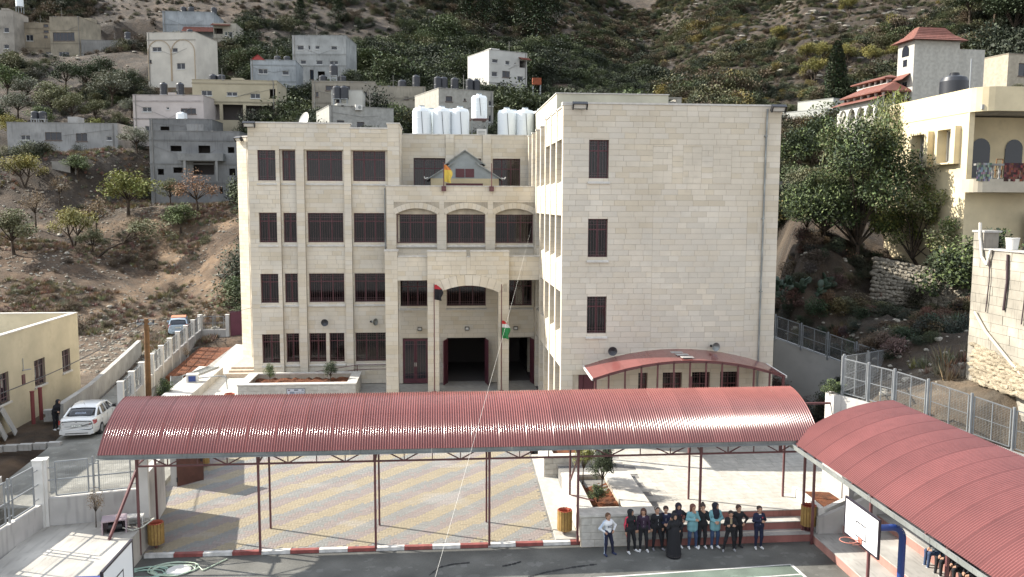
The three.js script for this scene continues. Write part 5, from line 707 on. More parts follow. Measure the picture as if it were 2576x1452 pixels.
function person(label, [x, y, z], turn, o) {
  const t = thing('person', label, 'person', [x, y, z], turn, o.group), s = (o.h || 1.58) / 1.6, top = o.top || BLACK, bot = o.bottom || BLACK, shoe = o.shoe || SHOE, B = [], sit = o.sit, hy = sit ? .12 : .86;
  const dy = sit ? hy - .86 : 0, lean = o.lean || 0, up = (p) => [p[0], p[1] + dy, p[2] + lean * Math.max(0, p[1] - .86)];
  const add = (a, b, r0, r1, c) => B.push([a, b, r0, r1, c]);
  const wd = o.wide || 1;
  add(up([-.075, .90, 0]), up([.075, .90, 0]), .122 * wd, .122 * wd, o.coat ? top : bot); add(up([0, .95, 0]), up([0, 1.06, 0]), .128 * wd, .122 * wd, top); add(up([-.07, 1.22, -.005]), up([.07, 1.22, -.005]), .122 * wd, .122 * wd, top); add(up([0, 1.06, 0]), up([0, 1.2, 0]), .122 * wd, .125 * wd, top); add(up([-.12, 1.30, -.01]), up([.12, 1.30, -.01]), .062, .062, top); add(up([0, 1.3, 0]), up([0, 1.41, .01]), .055, .048, o.hijab || o.hood ? o.hijab || top : SKIN);
  if (o.coat) for (const q of [-1, 1]) add(up([q * .045, 1.02, 0]), up([q * .065, .72, 0]), .118, .118, top);
  if (o.robe) { add([0, 1.0, 0], [0, .12, .02], .17 * wd, .25 * wd, top); }
  const st = o.stance || [[0, 0], [0, 0]];
  for (const k of [0, 1]) { const sd = k ? 1 : -1, [fx, fz] = st[k]; if (o.robe) continue;
    if (sit) { const kn = [sd * .12 + fx, hy + .02, .42], an = [sd * .11 + fx, -.36, .46 + fz]; add(up([sd * .085, .86, 0]), kn, .09, .068, bot); add(kn, an, .064, .045, bot); add([an[0], an[1] - .03, an[2] - .02], [an[0] + sd * .02, an[1] - .045, an[2] + .15], .042, .036, shoe); }
    else { const an = [sd * .10 + fx, .085, fz - .01], kn = [mix(sd * .09, an[0], .5) + sd * .01, .46, mix(0, fz, .5) + .03]; add([sd * .085, .84, 0], kn, .092, .064, bot); add(kn, an, .064, .044, bot); add([an[0], .045, an[2] - .03], [an[0] + sd * .035, .038, an[2] + .15], .043, .036, shoe); } }
  const hands = [];
  for (const k of [0, 1]) { const sd = k ? 1 : -1, [el, ha] = ARM[(o.arms || ['down', 'down'])[k]](sd).map(up), sh = up([sd * .165, 1.285, -.01]); add(sh, el, .056, .047, o.sleeve ? o.sleeve : top); const w = [mix(el[0], ha[0], .86), mix(el[1], ha[1], .86), mix(el[2], ha[2], .86)]; add(el, w, .047, .036, o.sleeve ? o.sleeve : top); hands.push([el, w, ha, sd]); }
  const colr = (p) => { let m = 1e9, c = top; for (const b of B) { const d = capD(p, b); if (d < m) { m = d; c = b[4]; } } if (o.stripe && p[0] < -.06 && (Math.abs(c[0] - top[0]) < 1e-6 || c === bot)) { const q = Math.abs(p[2] - (o.sz || 0)); if (q < .035 && p[0] < -.1) return o.stripe; } return c; };
  const fB = field(B, .045), cut = o.robe ? (p) => Math.max(fB(p), .012 - p[1]) : fB; const lo = [-.52, sit ? -.48 : -.03, -.38], hi = [.52, (sit ? .72 : 1.46), sit ? .72 : .5];
  const geos = [nets(cut, lo, hi, .0205, colr)];
  const hc = up([0, 1.5, .01]), yw = o.look || 0, cw = Math.cos(yw), sw = Math.sin(yw), tilt = o.tilt || 0, H = (p) => { const a = p[2] * Math.cos(tilt) - p[1] * Math.sin(tilt) * -0, yy = p[1] * Math.cos(tilt) - p[2] * Math.sin(tilt), zz = p[2] * Math.cos(tilt) + p[1] * Math.sin(tilt); return [hc[0] + p[0] * cw + zz * sw, hc[1] + yy, hc[2] - p[0] * sw + zz * cw]; };
  const hb = [[H([0, .02, -.02]), H([0, .02, -.005]), .092, .092], [H([0, -.05, .03]), H([0, -.075, .038]), .058, .045], [H([0, -.005, .085]), H([0, -.03, .102]), .012, .016], [H([-.082, -.01, -.005]), H([-.085, -.03, -.005]), .02, .014], [H([.082, -.01, -.005]), H([.085, -.03, -.005]), .02, .014], [H([-.03, .02, .07]), H([.03, .02, .07]), .018, .018], [H([-.035, -.03, .055]), H([.035, -.03, .055]), .028, .028], [H([-.014, -.058, .086]), H([.014, -.058, .086]), .009, .009], [up([0, 1.36, .0]), H([0, -.06, -.005]), .047, .05]];
  geos.push(nets(field(hb, .025), [hc[0] - .15, hc[1] - .17, hc[2] - .16], [hc[0] + .15, hc[1] + .15, hc[2] + .16], .0095, () => SKIN));
  for (const [el, w, ha, sd] of hands) { // palm, four fingers, thumb
    const d = [ha[0] - w[0], ha[1] - w[1], ha[2] - w[2]], l = Math.hypot(...d), u = d.map((q) => q / l), sideV = V(u[0], u[1], u[2]).cross(V(0.2, 0.3, 1)).normalize(), nn = V(u[0], u[1], u[2]).cross(sideV).normalize(), Q = (a, b, c) => [w[0] + u[0] * a + sideV.x * b + nn.x * c, w[1] + u[1] * a + sideV.y * b + nn.y * c, w[2] + u[2] * a + sideV.z * b + nn.z * c], fb = [[Q(-.03, 0, 0), Q(.02, 0, 0), .024, .024], [Q(.02, -.022, 0), Q(.075, -.026, 0), .015, .014], [Q(.02, .022, 0), Q(.075, .026, 0), .015, .013], [Q(.02, 0, 0), Q(.08, 0, 0), .016, .015]];
    [[-.03, .06], [-.01, .07], [.01, .066], [.03, .052]].forEach(([b, L]) => { fb.push([Q(.08, b, 0), Q(.08 + L * .55, b, .012), .0095, .0088]); fb.push([Q(.08 + L * .55, b, .012), Q(.08 + L * .9, b * .95, .034), .0088, .0075]); }); fb.push([Q(.025, -.025, .004), Q(.06, -.052, .016), .011, .0095]); fb.push([Q(.06, -.052, .016), Q(.09, -.055, .028), .0095, .008]);
    const mn = [0, 1, 2].map((i) => Math.min(...fb.flatMap((b) => [b[0][i], b[1][i]])) - .035), mx = [0, 1, 2].map((i) => Math.max(...fb.flatMap((b) => [b[0][i], b[1][i]])) + .035); geos.push(nets(field(fb, .008), mn, mx, .0065, () => SKIN)); }
  const g = mergeGeometries(geos.map((q) => q.toNonIndexed ? q : q)); g.scale(s, s, s); const body = part(t, 'body', g, clothM);
  const face = new GB(); for (const e of [-1, 1]) { const p = H([e * .033, .012, .086]); face.lathe(V(p[0], p[1] - .007, p[2]), [[0, 0], [.011, .007], [0, .014]], 8); const b0 = H([e * .05, .034, .082]), b1 = H([e * .018, .038, .092]); face.bar(V(...b0), V(...b1), .007); }
  const fg = face.geo(); fg.scale(s, s, s); part(t, 'eyes', fg, eyeM); const mo = new GB(); mo.bar(V(...H([-.02, -.06, .093])), V(...H([.02, -.06, .093])), .008); const mg = mo.geo(); mg.scale(s, s, s); part(t, 'mouth', mg, mat([.26, .09, .08], .6));
  const cover = (bones, k, faceC, faceR, c, name, m) => { const fu = field(bones, k), fn = (p) => Math.max(fu(p), faceR - Math.hypot(p[0] - faceC[0], (p[1] - faceC[1]) * .8, p[2] - faceC[2])); const q = nets(fn, [hc[0] - .26, hc[1] - .42, hc[2] - .3], [hc[0] + .26, hc[1] + .2, hc[2] + .26], .012); q.scale(s, s, s); part(t, name, q, m); };
  if (o.hijab) cover([[H([0, .02, -.025]), H([0, .025, -.005]), .113, .112], [H([0, -.03, -.01]), up([0, 1.34, .0]), .1, .098], [up([0, 1.36, .01]), up([0, 1.26, .02]), .1, .14], ...(o.drape ? [[up([0, 1.3, .05]), up([0, 1.14, .07]), .11, .1]] : [])], .05, H([0, -.012, .13]), .086, 0, 'headscarf', mat(o.hijab, .9));
  else cover([[H([0, .028, -.03]), H([0, .03, -.012]), .103, .1], [H([0, -.02, -.06]), H([0, -.09, -.065]), .07, .05], ...(o.bun ? [[H([0, .12, -.06]), H([0, .13, -.07]), .045, .045]] : []), ...(o.tail ? [[H([.0, .0, -.1]), H([.04, -.22, -.1]), .04, .022]] : []), ...(o.longhair ? [[H([-.07, 0, -.02]), H([-.085, -.2, .0]), .045, .035], [H([.07, 0, -.02]), H([.085, -.2, .0]), .045, .035]] : [])], .03, H([0, -.04, .10]), .098, 0, 'hair', hairM(o.hair || [.035, .02, .014]));
  if (o.extra) o.extra(t, s, up);
  return t;
}
const badge = (c) => (t, s) => part(t, 'badge', gb((g) => g.box(.06 * s, 1.2 * s, .118 * s, .1 * s, 1.25 * s, .128 * s)), mat(c, .7));
const zipper = (c, w = .025) => (t, s) => part(t, 'collar', gb((g) => { g.tri(V(-.05 * s, 1.34 * s, .075 * s), V(0, 1.2 * s, .128 * s), V(.05 * s, 1.34 * s, .075 * s)); g.box(-.004 * s, .95 * s, .118 * s, .004 * s, 1.2 * s, .131 * s); }), mat(c, .8));
{
  const G = undefined;
  person('girl in white printed sweatshirt, hands on hips, beside the planter', [6.05, 0, -28.85], .45, { h: 1.55, top: [.68, .69, .70], bottom: NAVY, shoe: [.03, .04, .09], arms: ['hips', 'hips'], stance: [[-.02, .02], [.12, .05]], hair: [.10, .05, .025], tail: true, stripe: [.42, .5, .6], extra: (t, s) => {
    const cv = document.createElement('canvas'); cv.width = 256; cv.height = 96; const k = cv.getContext('2d'); k.fillStyle = '#141b33'; k.fillRect(0, 0, 256, 96); k.fillStyle = '#e9edf2'; k.font = 'bold 70px sans-serif'; k.textAlign = 'center'; k.fillText('adidas', 128, 72); const tx = new THREE.CanvasTexture(cv); tx.colorSpace = THREE.SRGBColorSpace;
    const g = new THREE.PlaneGeometry(.2 * s, .075 * s, 8, 1), p = g.attributes.position; for (let i = 0; i < p.count; i++) { const xx = p.getX(i); p.setXYZ(i, xx, p.getY(i) + 1.14 * s, .146 * s - xx * xx * 1.6); } g.computeVertexNormals(); part(t, 'print', g, new THREE.MeshStandardMaterial({ map: tx, roughness: .85 })); } });
  person('girl in black headscarf and tracksuit with red side stripe', [6.92, 0, -29.02], .35, { h: 1.6, hijab: BLACK, stripe: [.55, .05, .09], arms: ['down', 'down'], stance: [[0, .06], [.12, .0]], look: .5, extra: badge([.6, .06, .12]) });
  person('girl in dark plum zip jacket looking down, third from the left', [7.42, 0, -29.12], -.1, { h: 1.58, top: PURP, arms: ['down', 'down'], stance: [[0, .05], [.04, .06]], look: -.2, tilt: .25, hair: [.07, .03, .02], longhair: true, extra: zipper([.4, .36, .4]) });
  person('girl in black open jacket with pale hairband, fourth from the left', [7.95, 0, -29.2], .15, { h: 1.6, arms: ['down', 'down'], stance: [[-.03, .02], [.09, .1]], hair: [.05, .03, .02], shoe: GREY, extra: (t, s) => { zipper([.62, .62, .62])(t, s); part(t, 'hairband', gb((g) => { const p = []; for (let i = 0; i <= 10; i++) { const a = Math.PI * i / 10; p.push(V(Math.cos(a) * .103 * s, (1.535 + Math.sin(a) * .1) * s, .035 * s)); } g.tube(p, .008, 5); }), mat([.6, .55, .5], .6)); } });
  person('girl in navy jacket with both hands clasped, beside the woman in black', [8.3, 0, -29.28], -.15, { h: 1.58, top: NAVY, arms: ['clasp', 'clasp'], tilt: .25, shoe: [.03, .03, .035], hair: [.04, .02, .015], extra: zipper([.5, .5, .52]) });
  person('woman in long black robe and headscarf holding a phone to her ear', [8.4, 0, -28.5], .1, { h: 1.6, hijab: BLACK, robe: true, wide: 1.1, arms: ['phone', 'elbowout'], look: .1, extra: (t, s) => { part(t, 'phone', gb((g) => g.box(-.135 * s, 1.38 * s, .03 * s, -.12 * s, 1.52 * s, .09 * s)), M.black); part(t, 'trim', gb((g) => { for (const [y, r] of [[.1, .272], [.15, .268]]) { const p = []; for (let i = 0; i <= 24; i++) { const a = i / 24 * 2 * Math.PI; p.push(V(r * s * Math.cos(a), y * s, .02 + r * s * Math.sin(a))); } g.tube(p, .006, 4); } }), mat([.16, .14, .13], .7)); } });
  person('tall girl in black with headscarf standing behind the robed woman', [8.78, 0, -29.3], 0, { h: 1.68, hijab: [.016, .014, .026], arms: ['down', 'elbowout'], tilt: .2, extra: badge([.3, .06, .06]) });
  person('girl in pale teal smock and jeans, hand at her chin', [9.3, 0, -29.2], .1, { h: 1.66, top: TEAL, coat: true, bottom: JEAN, arms: ['fold', 'chin'], stance: [[-.02, 0], [.03, .05]], tilt: .2, look: .3, hair: [.13, .05, .035], longhair: true, extra: zipper([.62, .64, .64]) });
  person('girl all in black with a bun, hand over her mouth', [9.68, 0, -29.22], -.1, { h: 1.66, arms: ['back', 'chin'], bun: true, tilt: .25, hair: [.035, .02, .015] });
  person('girl in pale teal smock, jeans and dark headscarf, hands clasped', [10.15, 0, -29.18], .05, { h: 1.7, top: TEAL, coat: true, bottom: JEAN, hijab: [.013, .014, .025], drape: true, arms: ['clasp', 'clasp'], look: .7 });
  person('shorter girl in black jacket with tan scarf and checked shoes', [10.62, 0, -28.85], -.15, { h: 1.5, arms: ['fold', 'fold'], stance: [[-.16, .06], [.06, -.02]], tilt: .3, shoe: [.3, .3, .31], hair: [.03, .02, .016], extra: (t, s) => { part(t, 'scarf', gb((g) => { g.box(-.045 * s, 1.12 * s, .11 * s, .035 * s, 1.34 * s, .14 * s); }), mat([.30, .23, .14], .9)); } });
  person('girl in black with one elbow out, half behind the shorter girl', [11.02, 0, -29.15], .1, { h: 1.6, arms: ['down', 'hips'], shoe: [.03, .03, .035], look: .2, tilt: .15, hair: [.06, .03, .02] });
  person('rightmost standing girl in navy tracksuit with arms folded', [11.75, 0, -28.98], .0, { h: 1.6, top: NAVY, bottom: NAVY, arms: ['fold', 'back'], hair: [.035, .02, .015], tail: true, extra: (t, s) => { badge([.5, .05, .08])(t, s); zipper([.5, .5, .52])(t, s); } });
  person('person in long black skirt alone on the plaza under the canopy edge', [7.4, plazaY(-35.8) + .005, -35.8], .4, { h: 1.6, robe: true, hijab: BLACK, arms: ['down', 'down'] });
  for (const [i, lb, z, o] of [[0, 'seated girl in jeans nearest the hoop on the bleachers', -25.5, { bottom: JEAN, top: [.1, .12, .14] }], [1, 'seated girl in black trousers, second on the bleachers', -24.9, { top: BLACK }], [2, 'seated girl with white collar, third on the bleachers', -24.3, { top: BLACK, extra: (t, s, up) => part(t, 'collar', gb((g) => { const y = up([0, 1.2, 0])[1]; g.tri(V(-.08, y + .1, .1), V(0, y - .12, .15), V(.08, y + .1, .1)); }), mat([.65, .68, .7], .8)) }], [3, 'seated girl in black beside the maroon canopy post', -23.7, { top: BLACK }]]) person(lb, [16.62, 1.05, z], -Math.PI / 2 + .1 * (i - 1), { h: 1.56, sit: true, lean: .18, arms: ['knee', 'knee'], hair: [.03, .02, .015], stance: [[0, .02 * i], [0, -.03 * i]], ...o });
  person('person in black standing at the far side of the white sedan', [-20.0, .84, -44.6], 1.2, { h: 1.62, hijab: BLACK, lean: .35, arms: ['clasp', 'down'] });
}

// ------------------------------------------------------------------ cars (front toward local -z)
function loftRings(rings, closeEnds = true) { const g = new GB(); for (let i = 0; i < rings.length - 1; i++) for (let j = 0; j < rings[i].length - 1; j++) g.quad(rings[i][j], rings[i + 1][j], rings[i + 1][j + 1], rings[i][j + 1]); if (closeEnds) for (const r of [rings[0], rings[rings.length - 1]]) for (let j = 1; j < r.length - 2; j++) g.tri(r[0], r[j], r[j + 1]); const q = g.geo(); q.deleteAttribute('normal'); const m = mergeVertices(q, 1e-3); m.computeVertexNormals(); return m; }
function car(name, label, pos, turn, P) {
  const t = thing(name, label, 'car', pos, turn), W = P.w / 2, paint = mat(P.color, .28, { clearcoat: .7, clearcoatRoughness: .1 });
  // stations: [z, bottom, belt, half width]
  const body = P.st.map(([z, b, h, k]) => { const w = W * k; return [V(-w * .9, b, z), V(-w, b + .12, z), V(-w * 1.0, b + .36, z), V(-w * .985, h - .14, z), V(-w * .93, h - .02, z), V(-w * .8, h + .01, z), V(0, h + .03, z), V(w * .8, h + .01, z), V(w * .93, h - .02, z), V(w * .985, h - .14, z), V(w, b + .36, z), V(w, b + .12, z), V(w * .9, b, z), V(-w * .9, b, z)]; });
  part(t, 'body', loftRings(body), paint);
  const cab = P.cab.map(([z, b, h, kb, kt]) => [V(-W * kb, b, z), V(-W * kt, h - .07, z), V(-W * kt * .9, h, z), V(0, h + .025, z), V(W * kt * .9, h, z), V(W * kt, h - .07, z), V(W * kb, b, z)]);
  part(t, 'cabin', loftRings(cab), M.darkGlass);
  const rf = P.roof; part(t, 'roof', loftRings(rf.map(([z, h, k]) => [V(-W * k, h - .085, z), V(-W * k * .96, h - .03, z), V(-W * k * .86, h + .012, z), V(0, h + .037, z), V(W * k * .86, h + .012, z), V(W * k * .96, h - .03, z), V(W * k, h - .085, z)]), false), paint);
  const pil = new GB(); for (const s of [-1, 1]) for (const [a, b] of P.pillars) pil.bar(V(s * W * a[0], a[1], a[2]), V(s * W * b[0], b[1], b[2]), .085, .06); part(t, 'pillar', pil, paint);
  for (const s of [-1, 1]) for (const z of P.axles) { const w = part(t, 'wheel', gb((g) => { g.cyl(V(s * (W - .2), .31, z), V(s * (W + .01), .31, z), .315, .315, 22); }), M.rubber); part(w, 'rim', gb((g) => { g.cyl(V(s * (W + .005), .31, z), V(s * (W + .022), .31, z), .2, .19, 18); }), mat([.4, .41, .42], .3, { metalness: .6 })); }
  const z1 = P.rear; for (const s of [-1, 1]) part(t, 'tail_light', gb((g) => { g.quad(V(s * W * .68, P.ly, z1 + .012), V(s * W * .97, P.ly, z1 - .07), V(s * W * .96, P.ly + P.lh, z1 - .1), V(s * W * .72, P.ly + P.lh, z1 - .015)); g.quad(V(s * W * .97, P.ly, z1 - .07), V(s * W * 1.01, P.ly + .03, z1 - .3), V(s * W * 1.0, P.ly + P.lh - .02, z1 - .32), V(s * W * .96, P.ly + P.lh, z1 - .1)); }), mat([.30, .02, .02], .2, { clearcoat: 1 }));
  const cv = document.createElement('canvas'); cv.width = 128; cv.height = 32; const k = cv.getContext('2d'); k.fillStyle = '#e8e8e2'; k.fillRect(0, 0, 128, 32); k.strokeStyle = '#222'; k.lineWidth = 3; k.strokeRect(1, 1, 126, 30); k.fillStyle = '#2a3a2c'; k.font = 'bold 22px sans-serif'; k.fillText(P.plate, 8, 24); const tx = new THREE.CanvasTexture(cv); tx.colorSpace = THREE.SRGBColorSpace;
  const pl = part(t, 'number_plate', new THREE.BoxGeometry(.52, .12, .015), [M.black, M.black, M.black, M.black, new THREE.MeshStandardMaterial({ map: tx, roughness: .5 }), M.black]); pl.position.set(0, P.py, z1 + .015);
  part(t, 'bumper', gb((g) => { g.box(-W * .9, .3, z1 - .1, W * .9, .5, z1 + .035); g.box(-W * .75, .25, z1 - .1, W * .75, .3, z1 + .01); }), paint); part(t, 'bumper', gb((g) => g.box(-W * .6, .32, z1 + .036, W * .6, .36, z1 + .04)), M.rubber);
  for (const s of [-1, 1]) { part(t, 'mirror', gb((g) => g.box(s * (W + .02), P.belt - .02, P.mz, s * (W + .2), P.belt + .13, P.mz + .1)), P.dark ? M.black : paint); for (const dz of P.doors) part(t, 'handle', gb((g) => g.box(s * (W * .985), P.belt - .14, dz, s * (W * .985 + .03), P.belt - .1, dz + .2)), paint); }
  part(t, 'seam', gb((g) => { for (const s of [-1, 1]) for (const z of P.seams) g.bar(V(s * (W * .999 + .002), .4, z), V(s * (W * .985 + .002), P.belt - .12, z), .012); g.bar(V(-W * .62, P.ly - .1, z1 + .008), V(W * .62, P.ly - .1, z1 + .008), .012); }), M.black);
  return t;
}
const sedan = car('sedan_car', 'white sedan seen from behind, parked on the road left of the canopy', [-18.35, .84, -44.9], .1, { w: 1.77, color: [.62, .62, .60], dark: true, st: [[-2.25, .42, .62, .78], [-2.15, .3, .72, .9], [-1.7, .24, .82, .99], [-1.2, .22, .9, 1], [0, .22, .95, 1], [1.2, .22, 1.0, 1], [1.75, .24, 1.04, .985], [2.15, .28, 1.03, .94], [2.28, .34, .98, .87], [2.3, .5, .9, .84]], cab: [[-1.1, .92, .93, .9, .8], [-.55, .95, 1.33, .92, .74], [.2, .96, 1.42, .93, .73], [.9, .98, 1.38, .92, .71], [1.35, 1.0, 1.22, .88, .68], [1.72, 1.02, 1.05, .8, .66]], roof: [[-.6, 1.35, .745], [-.2, 1.42, .74], [.3, 1.44, .74], [.85, 1.4, .73], [1.1, 1.33, .72]], pillars: [[[.9, .94, -1.1], [.74, 1.33, -.52]], [[.93, .95, .12], [.74, 1.38, .15]], [[.92, .97, .95], [.74, 1.32, .78]], [[.84, 1.02, 1.72], [.71, 1.33, 1.02]]], axles: [-1.42, 1.26], rear: 2.3, ly: .78, lh: .2, py: .72, belt: .96, mz: -.75, doors: [.0, 1.0], seams: [-.75, .18, 1.05], plate: 'P 6-3707-96' });
{ // writing on the rear window, aerial, small badge
  const cv = document.createElement('canvas'); cv.width = 256; cv.height = 64; const k = cv.getContext('2d'); k.fillStyle = '#0a0d14'; k.fillRect(0, 0, 256, 64); k.fillStyle = '#aab6c8'; k.font = '34px sans-serif'; k.fillText('MAICINA', 60, 44); const tx = new THREE.CanvasTexture(cv); tx.colorSpace = THREE.SRGBColorSpace;
  const W = .885, q = new GB(); q.quad(V(-W * .58, 1.075, 1.665), V(W * .58, 1.075, 1.665), V(W * .5, 1.235, 1.33), V(-W * .5, 1.235, 1.33)); const g = q.geo(); g.setAttribute('uv', new THREE.Float32BufferAttribute([0, 0, 1, 0, 1, 1, 0, 0, 1, 1, 0, 1], 2)); g.translate(0, .022, .02); part(sedan, 'window_lettering', g, new THREE.MeshStandardMaterial({ map: tx, roughness: .1 }));
  part(sedan, 'aerial', gb((g2) => g2.cyl(V(0, 1.43, .8), V(0, 1.62, 1.0), .006)), M.black); part(sedan, 'badge', gb((g2) => { g2.m = new THREE.Matrix4().makeRotationX(Math.PI / 2).setPosition(0, .93, 2.3); g2.cyl(V(0, 0, 0), V(0, .015, 0), .05, .05, 12); }), M.zinc);
}
const hatch = car('hatchback_car', 'pale blue hatchback parked at the top of the road by the white railings', [-23.6, .86, -77.6], .25, { w: 1.7, color: [.36, .45, .53], st: [[-2.0, .42, .64, .8], [-1.85, .3, .76, .92], [-1.4, .24, .88, 1], [0, .22, .96, 1], [1.3, .22, 1.0, 1], [1.75, .26, 1.02, .97], [1.9, .32, 1.0, .92], [1.95, .5, .96, .89]], cab: [[-1.25, .9, .92, .9, .8], [-.6, .95, 1.42, .92, .76], [.2, .97, 1.5, .93, .75], [1.2, 1.0, 1.46, .92, .74], [1.6, 1.0, 1.32, .9, .72], [1.88, 1.0, 1.06, .86, .7]], roof: [[-.65, 1.43, .77], [-.2, 1.5, .76], [.5, 1.52, .76], [1.2, 1.48, .76], [1.5, 1.4, .75]], pillars: [[[.9, .92, -1.25], [.76, 1.42, -.58]], [[.93, .96, .0], [.76, 1.46, .05]], [[.92, .98, .95], [.76, 1.44, .95]], [[.88, 1.02, 1.88], [.75, 1.42, 1.45]]], axles: [-1.3, 1.15], rear: 1.95, ly: .74, lh: .34, py: .78, belt: .97, mz: -.75, doors: [-.05, .8], seams: [-.8, .05, .9], plate: '30-418-57' });
part(hatch, 'roof_cover', gb((g) => { g.box(-.62, 1.545, -.7, .62, 1.57, .9); g.quad(V(-.62, 1.56, -.7), V(.62, 1.56, -.7), V(.66, 1.3, -.95), V(-.66, 1.3, -.95)); }), mat([.46, .17, .09], .8));
// ------------------------------------------------------------------ village houses on the slope
const foot = []; // footprints to keep plants off
const wallTone = {}; const wt = (c, tex = 'concrete', m = 6) => (wallTone[c.join()] ||= mat(c, .92, { tex, m }));
const frameW = mat([.52, .52, .50], .7), frameB = mat([.12, .09, .075], .7);
function house(label, d, [x0, x1, y0, y1], o = {}) {
  const A = site(x0, y1, d), B = site(x1, y1, d), T = site((x0 + x1) / 2, y0, d), w = A.distanceTo(B), base = Math.min(A.y, B.y), h = T.y - (A.y + B.y) / 2, dp = o.dp || 8, turn = (o.turn || 0) - Math.atan2(B.z - A.z, B.x - A.x) * (o.axis ?? 0);
  const t = thing(o.name || 'house', label, 'house', [A.x, base, A.z], turn), col = o.col || [.42, .41, .38], mt = wt(col, o.tex || 'concrete', o.tm || 6), dn = o.down ?? 7;
  const U = (px) => (px - x0) / (x1 - x0) * w, Vv = (py) => (y1 - py) / (y1 - y0) * h;
  const wins = (o.win || []).map((q) => [U(q[0]), U(q[1]), Vv(q[3]), Vv(q[2]), q[4]]);
  const g = new GB(); wallCells(g, 0, w, -dn, h, wins, .22);
  g.box(0, -dn, -dp, .22, h, -.22, 'f'); g.box(w - .22, -dn, -dp, w, h, -.22, 'f'); g.box(.22, -dn, -dp, w - .22, h, -dp + .22); part(t, 'wall', g, mt);
  part(t, 'roof', gb((q) => q.box(.22, h - .5, -dp + .22, w - .22, h - .3, -.22)), wt([.36, .35, .33]));
  part(t, 'ceiling', gb((q) => { q.box(.22, -.3, -dp + .22, w - .22, 0, -.22); q.box(.22, 0, -2.2, w - .22, h - .5, -2.1); }), M.inside);
  part(t, 'parapet', gb((q) => { q.box(-.04, h, -.3, w + .04, h + .09, .04); q.box(-.04, h, -dp, .26, h + .09, -.3); q.box(w - .26, h, -dp, w + .04, h + .09, -.3); }), wt(col.map((v) => v * .9)));
  for (const s of o.bands || []) part(t, 'band', gb((q) => q.box(-.05, Vv(s) - .1, -.1, w + .05, Vv(s) + .1, .06)), wt(col.map((v) => v * .82)));
  for (const [u0, u1, v0, v1, kind] of wins) {
    if (kind === 'open') continue;
    const f = kind === 'b' ? frameB : frameW, win = part(t, 'window', gb((q) => { const e = .06, z0 = -.16, z1 = -.1; q.box(u0, v0, z0, u1, v0 + e, z1); q.box(u0, v1 - e, z0, u1, v1, z1); q.box(u0, v0 + e, z0, u0 + e, v1 - e, z1); q.box(u1 - e, v0 + e, z0, u1, v1 - e, z1); const n = Math.max(1, Math.round((u1 - u0) / .8)); for (let i = 1; i < n; i++) { const x = mix(u0, u1, i / n); q.box(x - .03, v0 + e, z0, x + .03, v1 - e, z1); } q.box(u0 - .08, v0 - .1, -.1, u1 + .08, v0, .08); }), f);
    part(win, 'pane', gb((q) => q.box(u0 + .05, v0 + .05, -.14, u1 - .05, v1 - .05, -.13)), M.darkGlass);
  }
  const c = V(w / 2, 0, -dp / 2).applyMatrix4(frame(A.x, 0, A.z, turn)); foot.push([c.x, c.z, Math.hypot(w, dp) / 2 + .5, turn, w / 2 + .6, dp / 2 + .6]);
  const hf = rng(Math.round(x0 * 7 + y0 * 13 + d)); // services on the walls and roof
  if (w > 5) { const u = w * (hf() < .5 ? .04 : .96); part(t, 'pipe', gb((q) => { q.cyl(V(u, -2, .1), V(u, h, .1), .06, .06, 6); const u2 = w * rr(.3, .7, hf); q.tube([V(u2, h + .1, -.6), V(u2, h + rr(1, 2.2, hf), -.6)], .03, 5); q.bar(V(u2 - .4, h + .9, -.6), V(u2 + .4, h + .95, -.6), .03); q.tube([V(u, h * .8, .08), V(w * .5, h * rr(.5, .7, hf), .1), V(w * rr(.7, .9, hf), h * .75, .08)], .018, 4); }), M.concrete); if (hf() < .6) { const u3 = w * rr(.15, .6, hf), ww = rr(1.4, 2.4, hf); part(t, 'stair_box', gb((q) => q.box(u3, h - .3, -dp + .3, u3 + ww, h + rr(.8, 1.5, hf), -dp + 2.6)), mt); } part(t, 'drain_spout', gb((q) => { for (let i = 0; i < 3; i++) { const a = w * hf(); q.box(a, h - .02, .04, a + .3, h + .14, .07); } }), M.concrete); }
  return { t, w, h, dp, U, Vv, A, base, turn, at: (u, v, z) => V(u, v, z).applyMatrix4(frame(A.x, base, A.z, turn)), d };
}
let tankN = {};
function blackTank(H, px, label, o = {}) { const r = o.r || .55, hh = o.h || 1.3, st = o.st || 0, p = H.at(H.U(px), H.h - .3 + (o.dy || 0), o.z || -2.5), t = thing('water_tank', label, 'water tank', [p.x, p.y, p.z], 0, o.white ? undefined : 'black roof tanks of the village'); part(t, 'body', gb((g) => g.lathe(V(0, st, 0), [[r, 0], [r, hh * .3], [r * 1.02, hh * .32], [r, hh * .34], [r, hh * .86], [r * .8, hh * .95], [r * .35, hh], [r * .35, hh * 1.05], [0, hh * 1.05]], 14)), o.white ? M.tankWhite : M.tankBlack); part(t, 'stand', gb((g) => { const a = r * .7; for (const [x, z] of [[-a, -a], [a, -a], [-a, a], [a, a]]) g.box(x - .05, -.02, z - .05, x + .05, Math.max(.08, st), z + .05); g.box(-a - .1, Math.max(.02, st - .08), -a - .1, a + .1, Math.max(.08, st), a + .1); }), M.galv); return t; }
